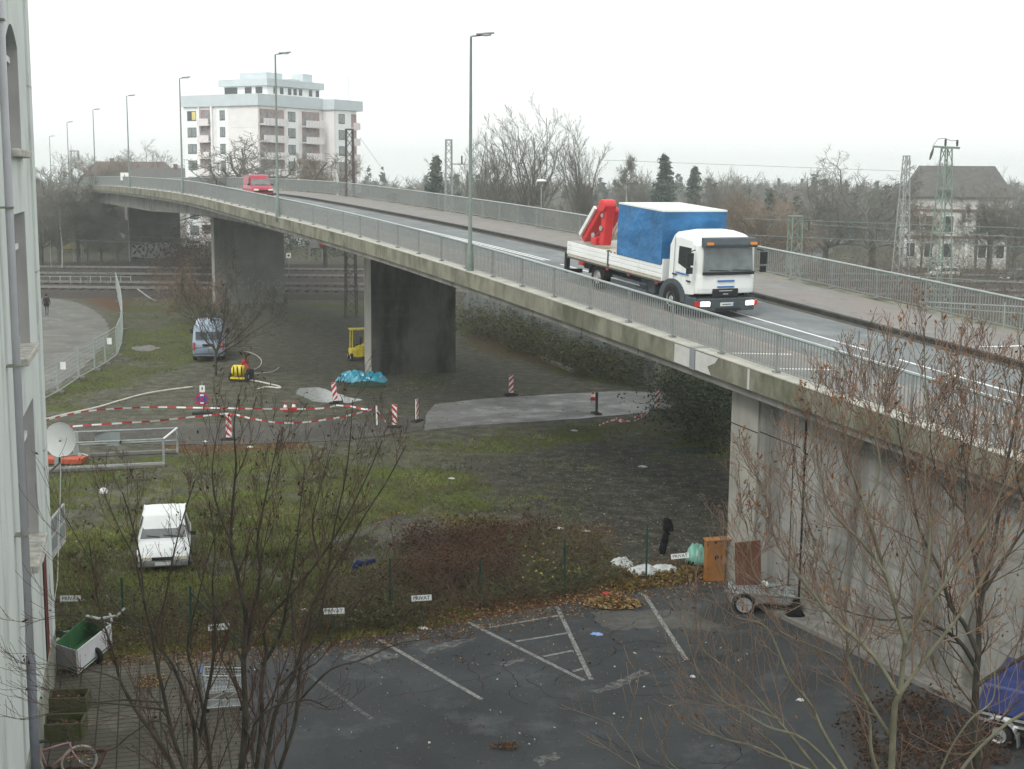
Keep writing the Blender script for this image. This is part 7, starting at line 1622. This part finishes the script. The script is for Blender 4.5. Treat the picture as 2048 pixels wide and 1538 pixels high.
# ---- small tree by the blue van ----
def px_path(pts, Y, jit=.0, seed=0):
    r = np.random.default_rng(seed); return [np.array(at(x, y, Y+dy)) for (x, y, dy) in [(q+(0,))[:3] if len(q) == 2 else q for q in pts]]
def smooth(P, n=5):
    out = []; P = [np.asarray(p) for p in P]
    for i in range(len(P)-1):
        p0, p1, p2, p3 = P[max(i-1,0)], P[i], P[i+1], P[min(i+2,len(P)-1)]
        for j in range(n): u = j/n; out.append(.5*((2*p1)+(p2-p0)*u+(2*p0-5*p1+4*p2-p3)*u*u+(3*p1-p0-3*p2+p3)*u**3))
    out.append(P[-1]); return out
def stem(T, tw, tips, pts, Y, r0, r1, seed, nside=9, L=1.2, up=.35, lev=1, t0=.25, k=7, spread=.6, rtw=.0045, droot=None):
    r = np.random.default_rng(seed); P = px_path(pts, Y); 
    if droot is not None:
        dr_ = np.array(droot); g_ = np.linalg.norm(P[1]-P[0]); v_ = dr_-P[0]; P = [dr_]+P if np.linalg.norm(v_) < 4*g_ else [dr_, P[0]+v_*.5, P[0]+unit(v_*.5-(P[1]-P[0])*4)*g_]+P
    P = smooth(P, 5); n = len(P); R = r1*.7+(r0*.86-r1*.7)*(1-np.linspace(0,1,n))**1.25; T.add(P, R, k); tips.append(P[-1])
    for i in range(nside):
        u = t0+(1-t0)*(i+r.random())/nside; a = min(int(u*(n-1)), n-2); dd = unit(P[a+1]-P[a]); side = unit(cross(dd, r.normal(size=3)))
        l_ = L*(1.15-.6*u)*r.uniform(.5,1.2); grow(tw, tips, P[a], dd*.7+side*spread, l_, max(rtw*1.3, R[a]*.42), lev, r, up, .1, 4, .6, 4, .6, rtw, .2, 6)
def tree_thing(name, label, root, build, bark, twigm, leafm, ln, lsize, seed, cat='tree', jit=.03, leafm2=None):
    T, tw, tips = Tubes(), Tubes(), []; t = thing(name, label, cat, root); build(T, tw, tips); T.build('trunk', bark, t, tuple(root)); c = tw.build('crown', twigm, t, tuple(root))
    r = np.random.default_rng(seed); S = np.array(tips); Lf = Tubes(); C = S[r.integers(0, len(S), ln)]+r.normal(size=(ln,3))*jit; Lf.quads(leafquads(C, lsize, r, 1, .4)); Lf.build('leaves', leafm, c, tuple(root))
    return t
rt = G(432, 750)
def b_van(T, tw, tips):
    Y = rt.y; r_ = np.array(rt)
    for i, pts in enumerate(([(432,722),(428,690),(415,665),(400,640),(385,620)], [(432,715),(438,680),(430,650),(420,615),(410,590)], [(433,700),(452,672),(470,650),(478,610),(470,560)], [(434,715),(470,690),(505,665),(545,640),(575,615)], [(432,700),(455,690),(490,660),(520,625),(540,590)], [(432,710),(445,660),(450,610),(455,560),(450,520)], [(430,700),(410,680),(395,640),(372,600),(360,570)])):
        stem(T, tw, tips, pts, Y+(-.6+.25*i), .075, .02, 200+i, 11, 2.0, .25, 2, .25, 6, .7, .009, r_)
    stem(T, tw, tips, [(445,735),(440,742)], Y, .08, .07, 9, 0)
tree_thing('small_tree', 'small dark bare tree with rusty leaves in front of the blue van', rt, b_van, M_BARKD, M_BARKD, M_LDEAD2, 500, .06, 5)
rt2 = G(395, 640)
def b_bush(T, tw, tips):
    for i in range(12):
        r = np.random.default_rng(300+i); grow(tw, tips, np.array(rt2)+[r.normal()*.6, r.normal()*.6, 0], (r.normal()*.5, r.normal()*.4, 1), r.uniform(3,5.2), .04, 3, r, .05, .2, 5, .8, 3, .55, .012, .15, 6)
tree_thing('twiggy_bush', 'tall twiggy brown bush before the middle pier, above the van', rt2, b_bush, M_BARKD, M_FTWIG2, M_LDEAD, 700, .09, 6)

# ---- foreground left tree: many stems from one root below the frame ----
YL = 15.0; rL = G(480, 2420); rL = Vector((at(480,1600,YL).x, YL, 0))
def b_left(T, tw, tips):
    r_ = np.array(rL)
    S_ = [([(352,1550),(330,1500),(278,1430),(242,1365),(228,1310),(205,1240),(190,1170),(178,1080)],-.8,.055,.012,12),
     ([(372,1550),(345,1470),(330,1400),(315,1335),(303,1267),(288,1201),(281,1120),(262,1040),(245,985)],-.4,.055,.012,13),
     ([(392,1550),(389,1463),(372,1398),(345,1330),(312,1275),(330,1200),(345,1120),(362,1050),(390,960)],.2,.06,.010,12),
     ([(400,1470),(412,1400),(425,1330),(430,1250),(425,1170),(430,1090),(418,1000)],.3,.04,.010,11),
     ([(424,1550),(415,1479),(402,1398),(388,1349),(375,1290),(395,1200),(415,1120),(440,1040)],.6,.05,.010,11),
     ([(482,1550),(490,1463),(490,1398),(487,1316),(492,1234),(475,1149),(462,1087),(466,1000),(472,930),(468,850),(478,790)],0,.085,.012,18),
     ([(495,1300),(505,1230),(520,1150),(515,1080),(530,1000),(545,930),(560,860)],.2,.04,.008,13),
     ([(512,1550),(523,1447),(523,1365),(533,1300),(530,1247),(585,1185),(638,1120),(690,1040),(735,950),(765,880)],.4,.065,.010,16),
     ([(530,1550),(549,1430),(585,1358),(602,1300),(615,1234),(648,1169),(690,1100),(730,1030),(775,960),(812,890)],-.4,.055,.010,16),
     ([(556,1550),(589,1447),(599,1349),(606,1290),(640,1230),(655,1150),(668,1060),(690,960),(700,880),(705,800)],.9,.055,.009,16),
     ([(508,1520),(507,1453),(545,1415),(580,1404),(620,1400),(655,1416)],-.9,.025,.010,5),
     ([(600,1400),(660,1340),(720,1320),(790,1290),(850,1278),(905,1272)],-.2,.022,.005,7),
     ([(560,1370),(640,1290),(720,1200),(760,1160),(800,1120)],-.6,.022,.006,9),
     ([(345,1460),(310,1442),(260,1470),(229,1496),(195,1506),(170,1508)],-1.0,.020,.006,5),
     ([(330,1420),(270,1412),(209,1407),(150,1415),(98,1427),(40,1440)],-1.2,.020,.005,6),
     ([(325,1405),(250,1400),(170,1405),(120,1385),(60,1370)],-.9,.018,.005,5),
     ([(240,1360),(200,1345),(150,1335),(100,1330),(30,1325)],-1.3,.016,.004,5),
     ([(300,1260),(262,1240),(225,1200),(180,1120),(140,1050),(118,1010)],-1.1,.018,.004,8),
     ([(288,1201),(270,1120),(245,1070),(222,1020),(207,985)],-1.1,.018,.005,6),
     ([(280,1255),(230,1245),(190,1240),(120,1230),(40,1255)],-1.4,.014,.004,5),
     ([(488,1330),(470,1290),(450,1240),(410,1180),(385,1110),(370,1050)],-.3,.028,.007,10),
     ([(525,1330),(560,1270),(575,1200),(590,1110),(600,1020),(610,930)],.5,.035,.007,12),
     ([(470,1100),(440,1030),(425,960),(430,890),(445,830)],-.1,.022,.005,9),
     ([(640,1120),(625,1050),(640,980),(660,900)],.3,.02,.005,8)]
    for i, (pts, dy, a, b_, n) in enumerate(S_):
        stem(T, tw, tips, pts, YL+dy, a*.8, b_*.8, 400+i, int(n*1.25), .95, .45, 2 if n > 10 else 1, .2, 7, .5, .0024, r_+[random.uniform(-.3,.3), dy*.2, 0] if pts[0][1] > 1540 else None)
tree_thing('bare_tree', 'dark many-stemmed bare tree in the left foreground', rL, b_left, M_BARKD, M_TWIG, M_LDEAD2, 950, .022, 7, jit=.06)
# ---- foreground right trees ----
YR = 14.0; rR = Vector((at(1785,1600,YR).x, YR, 0))
def b_right(T, tw, tips):
    r_ = np.array(rR)
    S_ = [([(1782,1560),(1789,1420),(1800,1383),(1811,1285),(1826,1256)],0,.062,.034,5),
     ([(1826,1256),(1884,1175),(1957,1073),(1994,1000),(2030,920),(2045,860)],.2,.030,.010,16),
     ([(1811,1285),(1786,1197),(1771,1146),(1731,1018),(1700,930),(1690,870),(1672,790)],-.2,.034,.008,18),
     ([(1826,1256),(1850,1160),(1860,1060),(1850,960),(1855,850),(1850,740),(1848,655)],.3,.028,.007,19),
     ([(1800,1387),(1848,1321),(1921,1226),(1994,1110),(2045,1011)],-.4,.030,.014,13),
     ([(1795,1387),(1745,1310),(1665,1234),(1614,1172),(1556,1091),(1537,1018),(1530,960)],-.5,.030,.006,17),
     ([(1785,1480),(1760,1440),(1735,1400),(1700,1330),(1690,1250),(1660,1150),(1620,1060),(1596,960),(1590,900)],.1,.034,.006,18),
     ([(1760,1560),(1742,1500),(1738,1440),(1715,1370),(1680,1320),(1620,1290),(1560,1262),(1540,1220)],.5,.03,.006,12),
     ([(1705,1560),(1650,1470),(1621,1409),(1578,1354),(1534,1256),(1475,1234),(1457,1197),(1431,1120)],-.7,.026,.005,14),
     ([(1650,1560),(1580,1470),(1526,1409),(1470,1350),(1410,1303),(1380,1256),(1366,1208)],-.9,.022,.004,13),
     ([(1690,1560),(1610,1480),(1534,1453),(1480,1420),(1446,1402),(1399,1347),(1378,1290),(1371,1250)],-1.0,.020,.004,12),
     ([(1630,1545),(1560,1515),(1500,1490),(1450,1478),(1415,1460),(1400,1440)],-1.1,.016,.004,9),
     ([(1560,1440),(1500,1415),(1460,1410),(1410,1385),(1390,1365)],-1.0,.012,.004,8),
     ([(1600,1560),(1560,1500),(1510,1460),(1470,1440)],-.6,.014,.004,6),
     ([(1665,1234),(1620,1200),(1560,1190),(1510,1150),(1500,1090),(1490,1040)],-.5,.014,.004,10),
     ([(1731,1018),(1760,940),(1750,860),(1765,780),(1762,700)],-.1,.016,.004,12),
     ([(1771,1146),(1720,1080),(1660,1020),(1640,940),(1625,860),(1622,790)],-.3,.018,.004,14),
     ([(1884,1175),(1900,1080),(1910,980),(1905,880),(1915,790),(1910,720)],.4,.02,.005,15),
     ([(1957,1073),(1960,980),(1975,880),(1985,790),(1990,715)],.3,.016,.004,13),
     ([(1290,1560),(1262,1500),(1235,1465),(1215,1430)],-1.4,.008,.003,3),
     ([(1390,1560),(1345,1530),(1325,1500),(1322,1480)],-1.3,.007,.003,3),
     ([(2060,1420),(2010,1450),(1960,1495),(1930,1530),(1900,1570)],-.9,.018,.026,4),
     ([(1870,1570),(1900,1500),(1940,1440),(1985,1400),(1990,1340),(2000,1290)],-.6,.018,.006,6)]
    for i, (pts, dy, a, b_, n) in enumerate(S_):
        stem(T, tw, tips, pts, YR+dy, a, b_, 500+i, int(n*1.3) if i < 7 or i > 13 else n, .9, .42, 2 if (n > 9 and (i < 7 or i > 13)) else 1, .15, 7, .55, .0031, r_+[0, 0, 0] if i in (0,) else None)
tree_thing('bare_tree', 'reddish-twigged bare tree in the right foreground with last orange leaves', rR, b_right, M_BARKG, M_TWIGR, M_LDEAD, 900, .024, 8, jit=.05)
YQ = 18.0; rQ = Vector((at(1955,1600,YQ).x, YQ, 0))
def b_right2(T, tw, tips):
    r_ = np.array(rQ)
    S_ = [([(1955,1560),(1950,1450),(1952,1365),(1957,1300),(1960,1220),(1985,1100),(2010,950),(2035,820),(2050,720)],0,.10,.02,16),
     ([(1955,1340),(1925,1290),(1890,1262),(1830,1235),(1770,1240),(1700,1225),(1640,1200)],.3,.045,.008,12),
     ([(1957,1310),(1930,1250),(1900,1210),(1880,1140),(1840,1060),(1820,960),(1800,880),(1790,800)],-.3,.045,.008,18),
     ([(1962,1210),(1950,1120),(1930,1030),(1935,930),(1950,830),(1945,740)],.3,.04,.008,16),
     ([(1956,1370),(2000,1340),(2060,1310),(2120,1290)],-.3,.04,.02,6),
     ([(1970,1180),(2020,1100),(2060,1040),(2100,960)],-.2,.035,.01,10),
     ([(1930,1030),(1880,960),(1860,880),(1870,790)],.2,.02,.006,12),
     ([(1820,960),(1780,900),(1745,830),(1730,760)],.1,.015,.005,10),
     ([(2000,1440),(2040,1400),(2080,1380)],-.4,.02,.01,4), ([(2075,1050),(2040,980),(2030,900),(2040,800)],.4,.03,.006,14)]
    for i, (pts, dy, a, b_, n) in enumerate(S_): stem(T, tw, tips, pts, YQ+dy, a, b_, 600+i, n, 1.3, .35, 2, .12, 7, .65, .0035, r_ if i == 0 else None)
tree_thing('bare_tree', 'darker and thicker bare tree at the right edge, behind the reddish one', rQ, b_right2, M_BARKD, mat('mixed_twigs', (.11,.075,.055), .85, .35, 3), mat('orange_dead_leaves', (.26,.115,.035), .8, .35, 3), 900, .028, 9, jit=.06)

# ---- grass tufts and fallen leaves ----
def Gv(x, y):
    u, v_ = x-1024, y-769; c, s_ = math.cos(ROLL), math.sin(ROLL); U = c*u+s_*v_; V = -s_*u+c*v_; cp, sp_ = math.cos(PITCH), math.sin(PITCH); dy = F*cp-V*sp_; dz = -F*sp_-V*cp
    t = -CH/dz; return U*t, dy*t
def scatter(n, seed, zones, fn):
    r = np.random.default_rng(seed); out = []
    while len(out) < n:
        k_ = 20000; x = r.uniform(60, 1500, k_); y = 1330-(r.random(k_)**1.3)*700; 
        ok = []
        X_, Y_ = Gv(x, y); w = fn(X_, Y_)
        keep = r.random(len(X_)) < w; out += list(zip(X_[keep], Y_[keep]))
    return np.array(out[:n]), r
def w_grass(X_, Y_):
    g_ = np.zeros(X_.shape)
    for p_, w_, a_ in Z_GRASS: g_ = np.maximum(g_, soft(X_, Y_, p_, w_)*a_)
    g_ = g_*(1-.9*soft(X_, Y_, Z_BRIDGE_SHADE, 2))*(1-.9*soft(X_, Y_, Z_TRACK, 2)); return np.clip(g_*1.2+(fbm(X_, Y_, .5, 77, 3)-.55)*2, 0, 1)*(g_ > .02)*(soft(X_, Y_, [q[:2] for q in pk], .01) < .5)
pts, r = scatter(26000, 71, None, w_grass); n = len(pts); Q = []
base = np.column_stack([pts, np.full(n, -.02)])
for k_ in range(4):
    h_ = r.uniform(.03,.13,n); d = r.normal(size=(n,2))*.045; o_ = r.normal(size=(n,2))*.04; w_ = r.normal(size=(n,2)); w_ = w_/np.linalg.norm(w_,axis=1)[:,None]*.012
    b0 = base+np.column_stack([o_, np.zeros(n)]); tp = b0+np.column_stack([d, h_]); ww = np.column_stack([w_, np.zeros(n)]); Q.append(np.stack([b0-ww, b0+ww, tp+ww*.3, tp-ww*.3], 1))
T = Tubes(); T.quads(np.concatenate(Q)); gm_ = mat('grass_blades', (.06,.072,.02), .85, .6, .35, col2=(.15,.165,.042)); tag(T.build('grass', gm_), 'short moss-green grass in patches over the yard', 'grass', kind='stuff')
def w_leaf(X_, Y_):
    g_ = np.zeros(X_.shape)
    for p_, w_, a_ in Z_LEAF: g_ = np.maximum(g_, soft(X_, Y_, p_, w_)*a_)
    return g_*.6+.006
for mm, nn, sd_, lb in ((ML[0], 6500, 81, 'tan fallen leaves scattered along the fence strip and bank'), (ML[1], 6500, 82, 'rust brown fallen leaves scattered along the fence strip and bank'), (ML[3], 1800, 83, 'yellowish fallen leaves scattered over strip and meadow')):
    pts, r = scatter(nn, sd_, None, w_leaf); T = Tubes(); C = np.column_stack([pts, r.uniform(.015,.05,len(pts))]); Qd = leafquads(C, .042, r, .3); Qd[..., 2] = np.maximum(Qd[..., 2], .014); T.quads(Qd); tag(T.build('fallen_leaves', mm), lb, 'fallen leaves', kind='stuff')
r = np.random.default_rng(91); P_ = [G(r.uniform(200,1800), 1230+300*r.random()) for _ in range(700)]; T = Tubes(); Qd = leafquads(np.array([(p.x,p.y,.03) for p in P_ if (p-G(p.x,p.y)).length >= 0 and p.x < 9]), .028, r, .2); Qd[..., 2] = np.maximum(Qd[..., 2], .02); T.quads(Qd); tag(T.build('fallen_leaves', ML[1]), 'sparse rusty leaves lying on the asphalt', 'fallen leaves', kind='stuff')

r = np.random.default_rng(95); m = MB()
for i in range(26):
    q = G(r.uniform(1035,1165), r.uniform(1085,1160), .45); m.blob((q.x,q.y,q.z), .035, 6, 4, .2, (1,1,1), i)
tag(m.build('yellow_fruit', mat('yellow_fruit_skin', (.55,.52,.06), .5, .2, 6), None), 'small yellow fruits hanging in the green weeds', 'fruit', kind='stuff')

def w_all(X_, Y_): return np.clip(.25+.75*soft(X_, Y_, Z_BRIDGE_SHADE, 3)+.5*soft(X_, Y_, Z_TRACK, 2)-.5*(soft(X_, Y_, [q[:2] for q in pk], .3) > .5), .03, 1)
for nn, sd_, mm, lb in ((9000, 101, mat('pale_stones', (.17,.165,.14), .9, .35, 7), 'small pale stones strewn over the bare ground'), (7000, 102, mat('dark_clods', (.025,.023,.018), .95, .4, 7), 'dark clods and cinders strewn over the bare ground')):
    pts, r = scatter(nn, sd_, None, w_all); s_ = .012+.035*r.random(len(pts))**2.5; T = Tubes(); A = r.normal(size=(len(pts),3)); A[:, 2] *= .3
    A /= np.linalg.norm(A, axis=1)[:, None]; c_ = np.column_stack([pts, s_*.5]); b_ = np.column_stack([-A[:,1], A[:,0], A[:,2]*.2]); up = np.array([0,0,1.])
    for q0, q1 in ((A, b_), (b_, -A), (-A, -b_), (-b_, A)): k_ = s_[:, None]; T.quads(np.stack([c_+q0*k_, c_+q1*k_, c_+up*k_*.7, c_+up*k_*.7+q0*k_*.05], 1))
    tag(T.build('stones', mm), lb, 'stones', kind='stuff')
r = np.random.default_rng(96); T = Tubes(); X_, Y_ = Gv(r.uniform(520,1500,2600), 1190+340*r.random(2600)**1.8); ok_ = soft(X_, Y_, [q[:2] for q in pk], .01) > .5
C = np.column_stack([X_[ok_], Y_[ok_], np.full(ok_.sum(), .02)]); Qd = leafquads(C, .02, r, .2); Qd[..., 2] = np.maximum(Qd[..., 2], .0175); T.quads(Qd); tag(T.build('leaf_crumbs', ML[0]), 'crumbled leaf bits on the asphalt, thickest along the fence strip', 'fallen leaves', kind='stuff')
